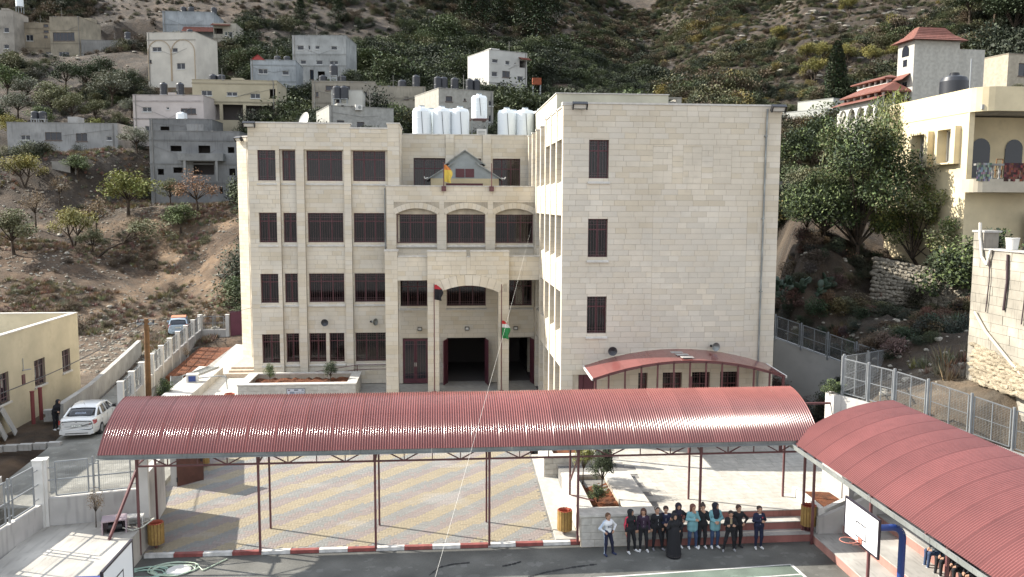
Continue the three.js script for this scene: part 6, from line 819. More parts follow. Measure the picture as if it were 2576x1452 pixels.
function tileRoof(H, label, u0, u1, v, z0, z1, rise, over = .35) { part(H.t, 'tile_roof', gb((g) => { const n = 7; for (let i = 0; i < n; i++) { const a = i / n, b = (i + 1) / n, ya = v + rise * a, yb = v + rise * b, za = mix(z1 + over, z0, a), zb = mix(z1 + over, z0, b); g.quad(V(u0 - over, ya + .06, za), V(u1 + over, ya + .06, za), V(u1 + over, yb + .0, zb), V(u0 - over, yb + .0, zb)); g.quad(V(u0 - over, ya - .02, za), V(u1 + over, ya - .02, za), V(u1 + over, ya + .06, za), V(u0 - over, ya + .06, za)); } g.quad(V(u0 - over, v - .05, z1 + over), V(u1 + over, v - .05, z1 + over), V(u1 + over, v + rise - .05, z0), V(u0 - over, v + rise - .05, z0)); }), M.tile, label); }
const H = {};
H.b1 = house('pale plastered house at the top left frame edge', 185, [-40, 36, 28, 165], { col: [.40, .37, .32], win: [[12, 24, 70, 82], [10, 22, 112, 122]], dp: 7 });
blackTank(H.b1, 40, 'white water tank on a pedestal at the top left corner', { white: true, r: .8, h: 2.4, st: 1.4, dy: 0.3 });
H.b2a = house('ochre weathered house, left half of the pair high on the left slope', 190, [38, 129, 58, 152], { col: [.36, .31, .23], win: [[67, 84, 88, 103], [59, 86, 129, 142], [112, 130, 130, 143], [110, 122, 61, 68, 'b'], [110, 122, 76, 82, 'b'], [110, 119, 89, 95, 'b']].map((q) => (q[1] > 128 ? [113, 127, ...q.slice(2)] : q)), bands: [72, 120], dp: 8 });
H.b2b = house('ochre house with a wide brown window, right half of the pair high on the left', 187, [129, 206, 45, 153], { col: [.37, .325, .245], win: [[136, 191, 83, 104, 'b'], [149, 175, 131, 146]], bands: [78, 110], dp: 9, turn: -.12 });
H.b2c = house('unfinished grey concrete extension with open ground floor, high on the left', 186, [206, 342, 102, 162], { col: [.27, .265, .25], win: [[212, 274, 136, 154, 'open'], [279, 336, 141, 161, 'open'], [298, 316, 118, 125]], bands: [134], dp: 8 });
blackTank(H.b2c, 310, 'black water tank on a pedestal above the unfinished extension', { st: 1.2, r: .7, h: 1.5 });
H.b3 = house('tall white house front with two painted arches on the left slope', 150, [375, 500, 86, 243], { col: [.58, .55, .49], tex: 'plaster', win: [[388, 412, 121, 132], [440, 454, 124, 134], [450, 472, 161, 176], [377, 385, 152, 160, 'b']], dp: 9, turn: -.18, bands: [104] });
{ const h = H.b3, tr = mat([.36, .28, .19], .9); for (const [a, b] of [[377, 436], [438, 498]]) part(h.t, 'arch_trim', gb((g) => { const u0 = h.U(a), u1 = h.U(b), r = (u1 - u0) / 2, c = (u0 + u1) / 2, vy = h.Vv(134); let q = V(u0, h.Vv(205), .04); for (let i = 0; i <= 12; i++) { const an = Math.PI - Math.PI * i / 12, p = V(c + r * Math.cos(an), vy + r * Math.sin(an), .04); g.bar(q, p, .12, .1); q = p; } g.bar(q, V(u1, h.Vv(205), .04), .12, .1); }), tr); part(h.t, 'plinth', gb((g) => g.box(-.06, -4, -.2, h.w + .06, h.Vv(221), .07)), mat([.22, .155, .1], .95, { tex: 'concrete', m: 3 })); blackTank(h, 470, 'black water tank behind the parapet of the arched house'); }
H.b4 = house('grey-blue house with blank upper wall high above the arched house', 188, [411, 536, 30, 112], { col: [.37, .40, .42], win: [[420, 428, 84, 92, 'b'], [440, 449, 84, 92, 'b'], [497, 514, 88, 100]], bands: [62], dp: 9 }); tileRoof(H.b4, 'sloping terracotta porch roof', H.b4.U(466), H.b4.U(536), H.b4.Vv(82), -.1, 1.6, 1.4);
for (const [px, l] of [[455, 'leftmost black water tank on the grey-blue house'], [474, 'second black water tank on the grey-blue house'], [530, 'black water tank at the right end of the grey-blue house']]) blackTank(H.b4, px, l, { r: .65, h: 1.5, st: .4 });
H.b4b = house('cream house with dark balcony and terracotta roof beside the grey-blue house', 184, [538, 594, 60, 126], { col: [.46, .43, .36], win: [[540, 561, 72, 86, 'open'], [566, 572, 80, 89], [576, 585, 80, 93], [540, 552, 112, 122, 'b'], [555, 562, 112, 123, 'b'], [577, 588, 114, 123]], dp: 7, bands: [96] }); tileRoof(H.b4b, 'terracotta balcony roof', 0, H.b4b.w * .7, H.b4b.h - .6, -1, .8, .8);
H.b5 = house('yellowish house with three windows over an open columned ground floor', 124, [486, 694, 202, 302], { col: [.45, .40, .29], tex: 'plaster', win: [[508, 534, 228, 241], [570, 596, 231, 241], [628, 652, 234, 246], [519, 551, 262, 301, 'open'], [559, 609, 262, 301, 'open'], [616, 684, 264, 301, 'open'], [676, 690, 222, 246, 'open']], bands: [210, 256], dp: 8 });
for (const [px, l] of [[527, 'left one of two black tanks on the yellowish house'], [547, 'right one of two black tanks on the yellowish house']]) blackTank(H.b5, px, l, { r: .6, h: 1.45 });
H.b6 = house('pinkish white house with a flat roof below the arched house', 120, [338, 514, 241, 357], { col: [.52, .47, .45], tex: 'plaster', win: [[361, 384, 270, 282], [457, 495, 273, 287, 'b'], [421, 428, 270, 276], [366, 377, 317, 331]], bands: [255, 299], dp: 8, turn: -.08 });
for (const [px, l] of [[399, 'left black tank on legs on the pinkish house roof'], [441, 'right black tank on legs on the pinkish house roof']]) blackTank(H.b6, px, l, { st: .7, r: .55, h: 1.7 });
H.b7b = house('raw grey concrete upper room behind the unfinished house', 116, [377, 530, 300, 345], { col: [.24, .245, .245], win: [[403, 425, 318, 338, 'open'], [466, 481, 319, 330, 'open'], [511, 515, 321, 330, 'open']], dp: 6 });
blackTank(H.b7b, 443, 'white water tank on the raw concrete roof', { white: true, r: .75, h: 1.5 });
H.b7 = house('unfinished grey concrete block house with a balcony above the path', 108, [381, 602, 331, 512], { col: [.285, .29, .29], win: [[432, 459, 367, 381, 'open'], [500, 529, 366, 385, 'open'], [572, 588, 369, 384, 'open'], [399, 414, 425, 440, 'open'], [437, 460, 421, 435, 'open'], [486, 537, 407, 439, 'open'], [574, 589, 423, 440, 'open'], [549, 557, 470, 487, 'open'], [572, 590, 472, 488, 'open']], bands: [353, 412, 460], dp: 9, down: 6 });
{ const h = H.b7; part(h.t, 'balcony', gb((g) => { const a = h.U(456), b = h.U(566), v0 = h.Vv(405), v1 = h.Vv(387); g.box(a, v0, .06, b, v0 + .2, 1.3); g.box(a, v0 + .2, 1.15, b, v1, 1.3); g.box(a, v0 + .2, .06, a + .15, v1, 1.15); g.box(b - .15, v0 + .2, .06, b, v1, 1.15); }), wt([.27, .275, .27])); for (const px of [472, 549]) part(h.t, 'column', gb((g) => { const u = h.U(px); g.box(u - .15, h.Vv(455), .95, u + .15, h.Vv(405), 1.25); }), wt([.33, .33, .32])); }
H.b8 = house('long low whitewashed house at the left edge of the slope', 118, [20, 288, 309, 382], { col: [.42, .42, .41], win: [[52, 75, 340, 352], [111, 151, 332, 352, 'b'], [186, 213, 334, 354, 'b'], [260, 273, 341, 351]], dp: 8 });
for (const [px, l] of [[57, 'left one of two black tanks above the long low house'], [76, 'right one of two black tanks above the long low house']]) blackTank(H.b8, px, l, { st: 1.2, r: .55, h: 1.1, z: -4 });
H.b9 = house('small flat roofed hut among the trees below the long low house', hit(160, 437).sub(EYE).dot(camF), [131, 188, 407, 442], { col: [.36, .345, .32], win: [[175, 187, 416, 442, 'open']], dp: 3, down: 2 });
H.b10 = house('pale blue-grey house left of the boxy two-storey house', 142, [632, 743, 152, 244], { col: [.40, .43, .45], win: [[651, 674, 174, 186], [710, 726, 178, 188], [709, 723, 222, 236, 'b']], bands: [164, 204], dp: 8 });
part(H.b10.t, 'tile_roof', gb((g) => { const h = H.b10; g.m = frame(.2, h.h, 0, 0); g.tri(V(0, 0, .1), V(2.2, 0, .1), V(1.1, .9, .1)); g.quad(V(-.2, -.05, .3), V(1.1, .95, .3), V(1.1, .95, -3), V(-.2, -.05, -3)); g.quad(V(1.1, .95, .3), V(2.4, -.05, .3), V(2.4, -.05, -3), V(1.1, .95, -3)); }), mat([.34, .05, .045], .7), 'small red gable roof');
for (const [px, l] of [[692, 'left black tank on the pale blue-grey house'], [716, 'right black tank on the pale blue-grey house']]) blackTank(H.b10, px, l, { r: .6, h: 1.4 });
H.b11 = house('boxy grey-white two-storey house above the village stairs', 152, [737, 872, 92, 204], { col: [.44, .45, .44], win: [[750, 766, 116, 127], [777, 783, 116, 127], [795, 806, 117, 125], [835, 850, 118, 127], [757, 771, 152, 162], [797, 813, 153, 163], [831, 852, 154, 163], [780, 790, 176, 200, 'b'], [800, 818, 180, 204, 'open']], bands: [138, 166], dp: 9, turn: -.12 });
for (const [px, l] of [[748, 'left black panel tank on the boxy house'], [765, 'right black panel tank on the boxy house']]) blackTank(H.b11, px, l, { r: .4, h: .9 });
H.b12a = house('tan stone house with a long window band below the boxy house', 117, [786, 943, 208, 305], { col: [.36, .33, .275], win: [[820, 881, 216, 228, 'b'], [912, 923, 230, 242, 'b'], [795, 802, 232, 244, 'b'], [910, 935, 262, 272, 'b']], bands: [206, 258], dp: 8 });
H.b12w = house('white rendered annex in front of the tan stone house', 108, [834, 911, 228, 300], { col: [.56, .55, .51], tex: 'plaster', win: [[846, 857, 242, 258, 'b']], dp: 5 });
for (const [px, l, hh] of [[808, 'leftmost black tank above the tan stone house'], [835, 'black tank high on a pedestal above the tan stone house', 1], [856, 'rightmost black tank above the tan stone house']]) blackTank(H.b12a, px, l, { r: .6, h: 1.5, st: hh ? 1.6 : .1 });
for (const [px, l] of [[851, 'left dark tank before the white annex'], [868, 'right dark tank before the white annex']]) blackTank(H.b12w, px, l, { r: .58, h: 1.6, dy: -2.2, z: 1.0, st: 1.3 });
H.b12b = house('grey stone house just above the left end of the school roof', 96, [829, 995, 267, 345], { col: [.37, .365, .34], tex: 'stone', tm: 2, win: [[848, 867, 302, 311, 'b'], [899, 918, 304, 318, 'b']], dp: 8, turn: .32, down: 3 });
{ const a = thing('air_unit', 'white air conditioning unit on the grey stone house roof edge', 'air conditioner', H.b12b.at(H.b12b.U(903), H.b12b.h - .35, .2).toArray(), H.b12b.turn); part(a, 'housing', gb((g) => g.box(-.4, 0, -.14, .4, .6, .14)), M.white); part(a, 'fan', gb((g) => { g.m = new THREE.Matrix4().makeRotationX(Math.PI / 2).setPosition(.1, .3, .14); g.cyl(V(0, 0, 0), V(0, .02, 0), .2, .2, 14); }), M.zinc); }
H.b12c = house('small tan house between the two stone houses', 118, [945, 1070, 219, 318], { col: [.38, .345, .28], win: [[1017, 1028, 243, 250, 'b'], [1040, 1053, 243, 251, 'b'], [952, 972, 266, 273, 'b'], [1011, 1021, 273, 285, 'b']], bands: [247], dp: 7 });
blackTank(H.b12c, 1010, 'black tank on the small tan house', { r: .6, h: 1.6 }); blackTank(H.b12c, 1046, 'slim black tank at the right of the small tan house', { r: .55, h: 1.7, st: .6 });
H.b12d = house('large grey stone block house behind the white school tanks', 104, [1104, 1254, 224, 345], { col: [.39, .375, .335], tex: 'stone', tm: 2, win: [[1123, 1141, 242, 255, 'b'], [1172, 1178, 245, 251, 'b'], [1219, 1227, 246, 258], [1241, 1253, 246, 260], [1224, 1238, 283, 300, 'b'], [1241, 1249, 283, 301], [1241, 1254, 315, 335, 'b']], dp: 9, turn: .36, down: 3 });
for (const [px, l] of [[1121, 'first black tank on the large grey stone house'], [1137, 'second black tank on the large grey stone house'], [1167, 'third black tank on the large grey stone house'], [1209, 'fourth black tank on the large grey stone house'], [1228, 'rightmost black tank on the large grey stone house']]) blackTank(H.b12d, px, l, { r: .5, h: 1.5, st: .6 });
H.b13 = house('white four-storey house standing alone on the dark slope', 138, [1230, 1340, 127, 246], { col: [.52, .515, .49], tex: 'plaster', win: [[1239, 1255, 149, 158], [1277, 1289, 150, 160], [1303, 1308, 153, 157], [1238, 1254, 180, 192], [1268, 1290, 176, 192, 'b'], [1312, 1329, 186, 197], [1248, 1262, 222, 238, 'b'], [1311, 1325, 225, 235], [1318, 1337, 146, 164, 'open']], bands: [208], dp: 8, turn: .42 });
tileRoof(H.b13, 'small terracotta awning', H.b13.U(1318), H.b13.U(1340), H.b13.Vv(146), 0, .9, .5, .2);
{ const p = site(1350, 238, 135), t = thing('orange_box_tank', 'rusty orange box tank on stilts beside the white house', 'tank', [p.x, p.y, p.z]); part(t, 'box', gb((g) => g.box(-.7, 1.5, -.5, .7, 2.6, .5)), mat([.33, .08, .03], .8, { tex: 'concrete', m: 2 })); for (const [a, b] of [[-.6, -.4], [.6, -.4], [-.6, .4], [.6, .4]]) part(t, 'leg', gb((g) => g.box(a - .05, -1, b - .05, a + .05, 1.5, b + .05)), M.galv); }
H.r6 = house('small stone hut with a tin roof in the gully', 150, [1752, 1790, 194, 216], { col: [.36, .345, .31], win: [[1766, 1776, 199, 206, 'b']], dp: 5 }); part(H.r6.t, 'tin_roof', gb((g) => { const h = H.r6; g.box(-3.8, h.h + .1, -4, h.w + .3, h.h + .2, .6); g.box(-3.6, 0, .3, -3.45, h.h + .1, .45); }), M.zinc);
H.r7 = house('low pale shed just behind the school penthouse', 84, [1676, 1715, 247, 268], { col: [.42, .40, .35], win: [[1680, 1702, 250, 262, 'open']], dp: 4 });
H.r2 = house('pale grey-green house left of the tower house', 112, [2074, 2118, 275, 372], { col: [.44, .45, .43], tex: 'plaster', win: [[2100, 2116, 302, 316, 'b']], dp: 9, turn: .55 });
H.r2b = house('upper storey box of the pale grey-green house', 118, [2095, 2140, 248, 290], { col: [.45, .46, .43], tex: 'plaster', win: [], dp: 6, turn: .5 });
H.r5 = house('small white shed beside the right edge of the school wing', 92, [1955, 1994, 362, 404], { col: [.52, .55, .58], win: [[1987, 1994, 374, 390, 'b']], dp: 4 });
H.r4 = house('stone house with arched window at the right frame edge', 96, [2532, 2620, 137, 232], { col: [.42, .37, .29], tex: 'stone', tm: 2, win: [[2566, 2590, 158, 190, 'b']], dp: 7, turn: .2 });
single('boundary_wall', 'bare grey concrete wall right of the school wing below the white shed', 'wall', gb((g) => { const a = site(1945, 530, 74), b = site(2018, 455, 72); g.box(a.x, a.y - 3, a.z - .3, b.x, b.y, a.z); }), M.concrete);
{ // tower house
  const h = H.r1 = house('stone tower house with red hipped roof on the right', 80, [2290, 2414, 107, 330], { name: 'tower_house', col: [.47, .455, .41], tex: 'stone', tm: 1.6, win: [], dp: 2.6, turn: .06, down: 6 }), t = h.t, w = h.w, R0 = h.h;
  part(t, 'hipped_roof', gb((g) => { const e = .55, b = [V(-e, R0 + .1, e), V(w + e, R0 + .1, e), V(w + e, R0 + .1, -2.6 - e), V(-e, R0 + .1, -2.6 - e)], m = [V(.35, R0 + .75, -.35), V(w - .35, R0 + .75, -.35), V(w - .35, R0 + .75, -2.25), V(.35, R0 + .75, -2.25)], p = [V(1.0, R0 + 1.5, -.9), V(w - 1.0, R0 + 1.5, -.9), V(w - 1.0, R0 + 1.5, -1.7), V(1.0, R0 + 1.5, -1.7)]; const L = (A, B, k) => A.map((q, i) => q.clone().lerp(B[i], k)); const rings = []; for (let i = 0; i <= 3; i++) rings.push(L(b, m, i / 3)); for (let i = 1; i <= 4; i++) rings.push(L(m, p, i / 4)); for (let r = 0; r < rings.length - 1; r++) for (let i = 0; i < 4; i++) { const j = (i + 1) % 4, dn = V(0, -.05, 0); g.quad(rings[r][i], rings[r][j], rings[r + 1][j].clone().add(dn), rings[r + 1][i].clone().add(dn)); g.quad(rings[r + 1][i].clone().add(dn), rings[r + 1][j].clone().add(dn), rings[r + 1][j], rings[r + 1][i]); } g.quad(...p); g.quad(b[3], b[2], b[1], b[0]); }), M.tile);
  part(t, 'wall', gb((g) => { const x = h.U(2490); g.box(w + .001, -6, -6, x, h.Vv(122), -.3); g.box(.0, -6, -9, w, h.h - 4.2, -2.61); }), wt([.47, .455, .41], 'stone', 1.6));
  const sideWin = (z0, z1, v0, v1, arch) => { const win = part(t, 'window', gb((g) => { g.box(-.03, v0, z0, .03, v1, z1); if (arch) for (let i = 0; i < 8; i++) { const a = Math.PI * i / 8, b = Math.PI * (i + 1) / 8, c = (z0 + z1) / 2, r = (z1 - z0) / 2; g.tri(V(-.03, v1, c), V(-.03, v1 + r * Math.sin(a), c + r * Math.cos(a)), V(-.03, v1 + r * Math.sin(b), c + r * Math.cos(b))); } }), M.darkGlass); };
  sideWin(-1.9, -.8, h.Vv(140), h.Vv(127), true); sideWin(-1.65, -1.05, h.Vv(165), h.Vv(148)); sideWin(-1.6, -.9, h.Vv(228), h.Vv(204));
  for (const [v, z] of [[200, -1.4], [262, -1.3]]) part(t, 'awning', gb((g) => { const y = h.Vv(v); g.quad(V(-.02, y + .6, z - 1), V(-.02, y + .6, z + 1), V(-.9, y, z + 1.1), V(-.9, y, z - 1.1)); g.quad(V(-.02, y + .55, z - 1), V(-.9, y - .06, z - 1.1), V(-.9, y - .06, z + 1.1), V(-.02, y + .55, z + 1)); }), M.tile);
  // loggias receding to the left
  const log = (vb, vt, x0, x1, z0, z1, n, roofRise, lb) => { const g = thing('loggia', lb, 'loggia', [h.A.x, h.base, h.A.z], h.turn); part(g, 'floor', gb((q) => q.box(x0, vb - .35, z1, x1, vb, z0)), wt([.5, .48, .43], 'stone', 1.6)); part(g, 'roof', gb((q) => { q.quad(V(x0 - .4, vt, z0 + .4), V(x0 - .4, vt, z1 - .4), V((x0 + x1) / 2 + .3, vt + roofRise, z1 + .5), V((x0 + x1) / 2 + .3, vt + roofRise, z0 - .7)); q.tri(V(x0 - .4, vt, z0 + .4), V(x1 + .2, vt, z0 + .4), V((x0 + x1) / 2 + .3, vt + roofRise, z0 - .7)); q.quad(V(x1 + .2, vt, z0 + .4), V((x0 + x1) / 2 + .3, vt + roofRise, z0 - .7), V((x0 + x1) / 2 + .3, vt + roofRise, z1 + .5), V(x1 + .2, vt, z1 - .4)); q.box(x0 - .4, vt - .12, z1 - .4, x1 + .2, vt - .01, z0 + .4); }), M.tile); for (let i = 0; i < n; i++) { const z = mix(z0 - .1, z1 + .2, i / (n - 1)); part(g, 'column', gb((q) => q.lathe(V(x0 + .2, vb, z), [[.2, 0], [.13, .12], [.12, (vt - vb) * .8], [.2, (vt - vb) * .95], [.2, vt - vb - .1]], 10)), M.white); } for (let i = 0; i < 2; i++) part(g, 'column', gb((q) => q.lathe(V(mix(x0, x1, .45 + i * .45), vb, z0 - .1), [[.2, 0], [.13, .12], [.12, (vt - vb) * .8], [.2, (vt - vb) * .95], [.2, vt - vb - .1]], 10)), M.white); part(g, 'balustrade', gb((q) => { q.box(x0 + .1, vb + .7, z1, x0 + .25, vb + .82, z0); for (let z = z1 + .2; z < z0; z += .3) q.box(x0 + .13, vb, z - .05, x0 + .22, vb + .7, z + .05); }), M.white); part(g, 'wall', gb((q) => q.box(x1 - .2, vb, z1, x1, vt - .12, z0 - .5)), wt([.42, .38, .32], 'stone', 1.6)); return g; };
  log(h.Vv(222), h.Vv(188), -1.1, .0, -2.6, -8, 6, .4, 'upper columned loggia with red roof beside the stone tower'); log(h.Vv(262), h.Vv(229), -2.8, .0, -.5, -7, 6, 1.0, 'middle columned loggia with red hipped roof below the tower'); 
  part(t, 'wall', gb((g) => g.box(-2.5, -6, -9, -.1, h.Vv(264), -1.2)), wt([.47, .455, .41], 'stone', 1.6));
  const ar = thing('arcade', 'white arcade of four arches under a red eave left of the tower', 'arcade', [h.A.x, h.base, h.A.z], h.turn); for (let i = 0; i < 5; i++) part(ar, 'column', gb((q) => q.lathe(V(-3.3, h.Vv(340), -.6 - i * 1.6), [[.22, 0], [.15, .2], [.14, 1.9], [.24, 2.2]], 10)), M.white); for (let i = 0; i < 4; i++) part(ar, 'arch', gb((g) => { g.m = frame(-3.3, h.Vv(340) + 2.2, -.6 - i * 1.6, Math.PI / 2); archWall(g, .15, 1.45, .0, .7, 1.2, .15, -.15); g.box(-.15, 0, -.15, .15, 1.2, .15); }), M.white); part(ar, 'eave', gb((g) => g.quad(V(-4.0, h.Vv(340) + 3.3, .2), V(-4.0, h.Vv(340) + 3.3, -8), V(-2.5, h.Vv(340) + 3.9, -8), V(-2.5, h.Vv(340) + 3.9, .2))), M.tile); part(ar, 'floor', gb((g) => g.box(-3.7, h.Vv(340) - 3, -8, -2.5, h.Vv(340), .0)), M.white);
}
{ // cream house with the balcony, right
  const A = site(2424, 560, 52), x = A.x, z = A.z, yt = 19.6, fl = 14.4, t = thing('cream_house', 'cream three-storey house with rounded parapet and arched balcony doors', 'house', [0, 0, 0]), cm = mat([.70, .60, .40], .9, { tex: 'plaster', m: 4 });
  const sideOp = [[-5.6, -4.1, 15.3, 17.4], [-2.6, -1.2, 15.4, 17.5]];
  part(t, 'wall', gb((g) => { g.m = frame(x, 0, z, -Math.PI / 2); wallCells(g, -9.2, 0, 6.5, 18.4, sideOp, .35); g.m = null; g.box(x + .35, 6.5, z - .35, x + 14, fl - .3, z - .0); g.box(x + .35, fl, z - 3.1, x + 14, 18.4, z - 2.8); g.box(x + .35, 6.5, z - 9.2, x + 14, 18.4, z - 8.9); g.box(x + 2.2, 6.5, z - .001, x + 14, fl - 4.3, z + .5); }), cm);
  part(t, 'parapet', gb((g) => { const r = 1.3, pts = [[x + .0, z + .0]]; const o = 1.0; const P = []; P.push([x - .04, z - 9.2]); P.push([x - .04, z + o - r]); for (let i = 1; i <= 6; i++) { const a = i / 6 * Math.PI / 2; P.push([x - .04 + r - r * Math.cos(a), z + o - r + r * Math.sin(a)]); } P.push([x + 14, z + o]); P.push([x + 14, z + o - .3]); P.push([x + r, z + o - .3]); P.push([x + .3, z + o - r]); P.push([x + .3, z - 9.2]); g.poly(P, 18.4, yt + .25); }), cm);
  part(t, 'roof', gb((g) => g.box(x + .3, 18.5, z - 9, x + 14, 18.8, z + .7)), M.concreteLight);
  for (const [u0, u1, v0, v1] of sideOp) { const w = part(t, 'window', gb((g) => { g.m = frame(x, 0, z, -Math.PI / 2); g.box(u0, v0, -.3, u1, v0 + .1, -.24); g.box(u0, v1 - .1, -.3, u1, v1, -.24); g.box(u0, v0, -.3, u0 + .1, v1, -.24); g.box(u1 - .1, v0, -.3, u1, v1, -.24); g.box((u0 + u1) / 2 - .05, v0, -.3, (u0 + u1) / 2 + .05, v1, -.24); }), M.white); part(w, 'pane', gb((g) => { g.m = frame(x, 0, z, -Math.PI / 2); g.box(u0 + .1, v0 + .1, -.28, u1 - .1, v1 - .1, -.27); }), mat([.25, .25, .24], .1)); part(w, 'surround', gb((g) => { g.m = frame(x, 0, z, -Math.PI / 2); g.box(u1, v0 - .1, 0, u1 + .45, v1 + .15, .4); g.box(u0 - .25, v0 - .1, 0, u0, v1 + .15, .4); g.box(u0, v1, 0, u1, v1 + .15, .4); g.box(u0, v0 - .1, 0, u1, v0, .45); }), cm); }
  // balcony with arched doors
  const bal = part(t, 'balcony', gb((g) => { const P = [[x - .3, z + .1]]; for (let i = 0; i <= 5; i++) { const a = i / 5 * Math.PI / 2; P.push([x + .5 - .8 * Math.cos(a), z + .5 + .8 * Math.sin(a)]); } P.push([x + 4.4, z + 1.3], [x + 4.4, z + .1]); g.poly(P, fl - .9, fl - .1); g.box(x + .35, fl - .3, z - 2.8, x + 14, fl, z); }), mat([.50, .45, .36], .9, { tex: 'plaster', m: 3 }));
  for (let i = 0; i < 9; i++) part(bal, 'baluster', gb((g) => g.lathe(V(x + .0 + i * .45, fl - .1, z + 1.15), [[.09, 0], [.05, .15], [.1, .35], [.05, .65], [.08, .8]], 8)), M.concrete); part(bal, 'handrail', gb((g) => g.box(x - .25, fl + .7, z + 1.05, x + 4.3, fl + .82, z + 1.28)), M.concrete);
  for (const [a, w] of [[1.1, 1.1], [2.7, 1.3], [5.0, 1.2]]) part(t, 'door', gb((g) => { const X = x + a; g.box(X - w / 2, fl, z - 2.8, X + w / 2, fl + 2.0, z - 2.74); for (let i = 0; i < 10; i++) { const p = Math.PI * i / 10, q = Math.PI * (i + 1) / 10; g.tri(V(X, fl + 2, z - 2.74), V(X + w / 2 * Math.cos(p), fl + 2 + w / 2 * Math.sin(p), z - 2.74), V(X + w / 2 * Math.cos(q), fl + 2 + w / 2 * Math.sin(q), z - 2.74)); } }), M.darkGlass);
  const rug = (lb, a, b, c, c2) => single('rug', lb, 'rug', gb((g) => { const f = rng(a * 77 | 0); for (let i = 0; i < 10; i++) for (let j = 0; j < 8; j++) { const k = f(); g.color(...(k < .55 ? c : c2).map((v) => v * (.7 + .6 * f()))); const X = x + mix(a, b, i / 10), X1 = x + mix(a, b, (i + 1) / 10), Y = (q) => fl + .86 - 1.1 * q / 8, zz = z + 1.31 + .02 * Math.sin(i * 2); g.quad(V(X, Y(j + 1), zz), V(X1, Y(j + 1), zz), V(X1, Y(j), zz), V(X, Y(j), zz)); } for (let i = 0; i < 10; i++) { g.color(...c); const X = x + mix(a, b, i / 10), X1 = x + mix(a, b, (i + 1) / 10); g.quad(V(X, fl + .86, z + 1.31), V(X1, fl + .86, z + 1.31), V(X1, fl + .86, z + 1.0), V(X, fl + .86, z + 1.0)); } }), vmat(.95));
  rug('grey patterned rug hanging over the left end of the balcony', -.2, .75, [.24, .25, .24], [.1, .11, .1]); rug('dark red patterned rug hanging over the middle of the balcony', 1.55, 3.0, [.16, .05, .04], [.05, .02, .02]); rug('dark red rug hanging at the right end of the balcony', 3.1, 4.3, [.13, .03, .025], [.06, .015, .015]);
  { const c = thing('balcony_chair', 'brown wooden chair back standing on the balcony', 'chair', [x + 1.45, fl, z + .75]); part(c, 'seat', gb((g) => g.box(-.22, .42, -.2, .22, .46, .2)), M.woodPole); part(c, 'backrest', gb((g) => { g.bar(V(-.2, .46, .2), V(-.2, 1.1, .24), .05); g.bar(V(.2, .46, .2), V(.2, 1.1, .24), .05); g.bar(V(-.2, 1.1, .24), V(.2, 1.1, .24), .06); g.bar(V(-.2, .8, .22), V(.2, .8, .22), .05); }), M.woodPole); for (const [a, b] of [[-.2, -.18], [.2, -.18], [-.2, .18], [.2, .18]]) part(c, 'leg', gb((g) => g.box(a - .02, 0, b - .02, a + .02, .42, b + .02)), M.woodPole); }
  const tk = thing('water_tank', 'big black water tank on the cream house roof beside a mast', 'water tank', [x + .9, 18.8, z - 3.2]); part(tk, 'body', gb((g) => g.lathe(V(0, 0, 0), [[.85, 0], [.85, .7], [.88, .75], [.85, .8], [.85, 1.9], [.75, 2.15], [.3, 2.3], [.3, 2.4], [0, 2.4]], 22)), M.tankBlack); part(tk, 'lid', gb((g) => g.lathe(V(0, 2.4, 0), [[.28, 0], [.28, .06], [0, .08]], 14)), M.black); part(tk, 'pipe', gb((g) => g.tube([V(.86, 1.6, .2), V(1.15, 1.4, .2), V(1.2, 0, .2)], .03)), M.black);
  single('mast', 'thin pale mast in front of the big black roof tank', 'mast', gb((g) => g.cyl(V(x + .95, 18.8, z - 1.6), V(x + .95, 21.9, z - 1.6), .04)), M.galv);
  const b2 = thing('water_tank', 'small black tank farther right on the cream house roof', 'water tank', [x + 4.4, 18.8, z - 3]); part(b2, 'body', gb((g) => g.lathe(V(0, 0, 0), [[.4, 0], [.4, .9], [.3, 1.0], [.1, 1.05], [0, 1.05]], 16)), M.tankBlack); part(b2, 'lid', gb((g) => g.lathe(V(0, 1.05, 0), [[.12, 0], [.12, .05], [0, .05]], 10)), M.black);
  foot.push([x + 6, z - 4.5, 9, 0, 7.5, 6]);
  // lean-to and cloth at the right edge
  single('lean_to', 'grey lean-to room at the right frame edge below the balcony', 'shed', gb((g) => { g.box(x + 3.6, 6.5, z + .6, x + 6, 12.4, z + 3.0); }), M.concrete);
  single('hanging_mat', 'mauve bath mat draped at the right frame edge under the balcony', 'mat', gb((g) => { for (let i = 0; i < 8; i++) { const P = (k, v) => V(x + 3.65 + k * .19 + .1 * v, 12.45 + v * 1.7, z + 3.05 + .05 * Math.sin(k * 1.7)); g.quad(P(i, 0), P(i + 1, 0), P(i + 1, 1), P(i, 1)); } }), Object.assign(mat([.26, .17, .19], .95), { side: THREE.DoubleSide }));
}

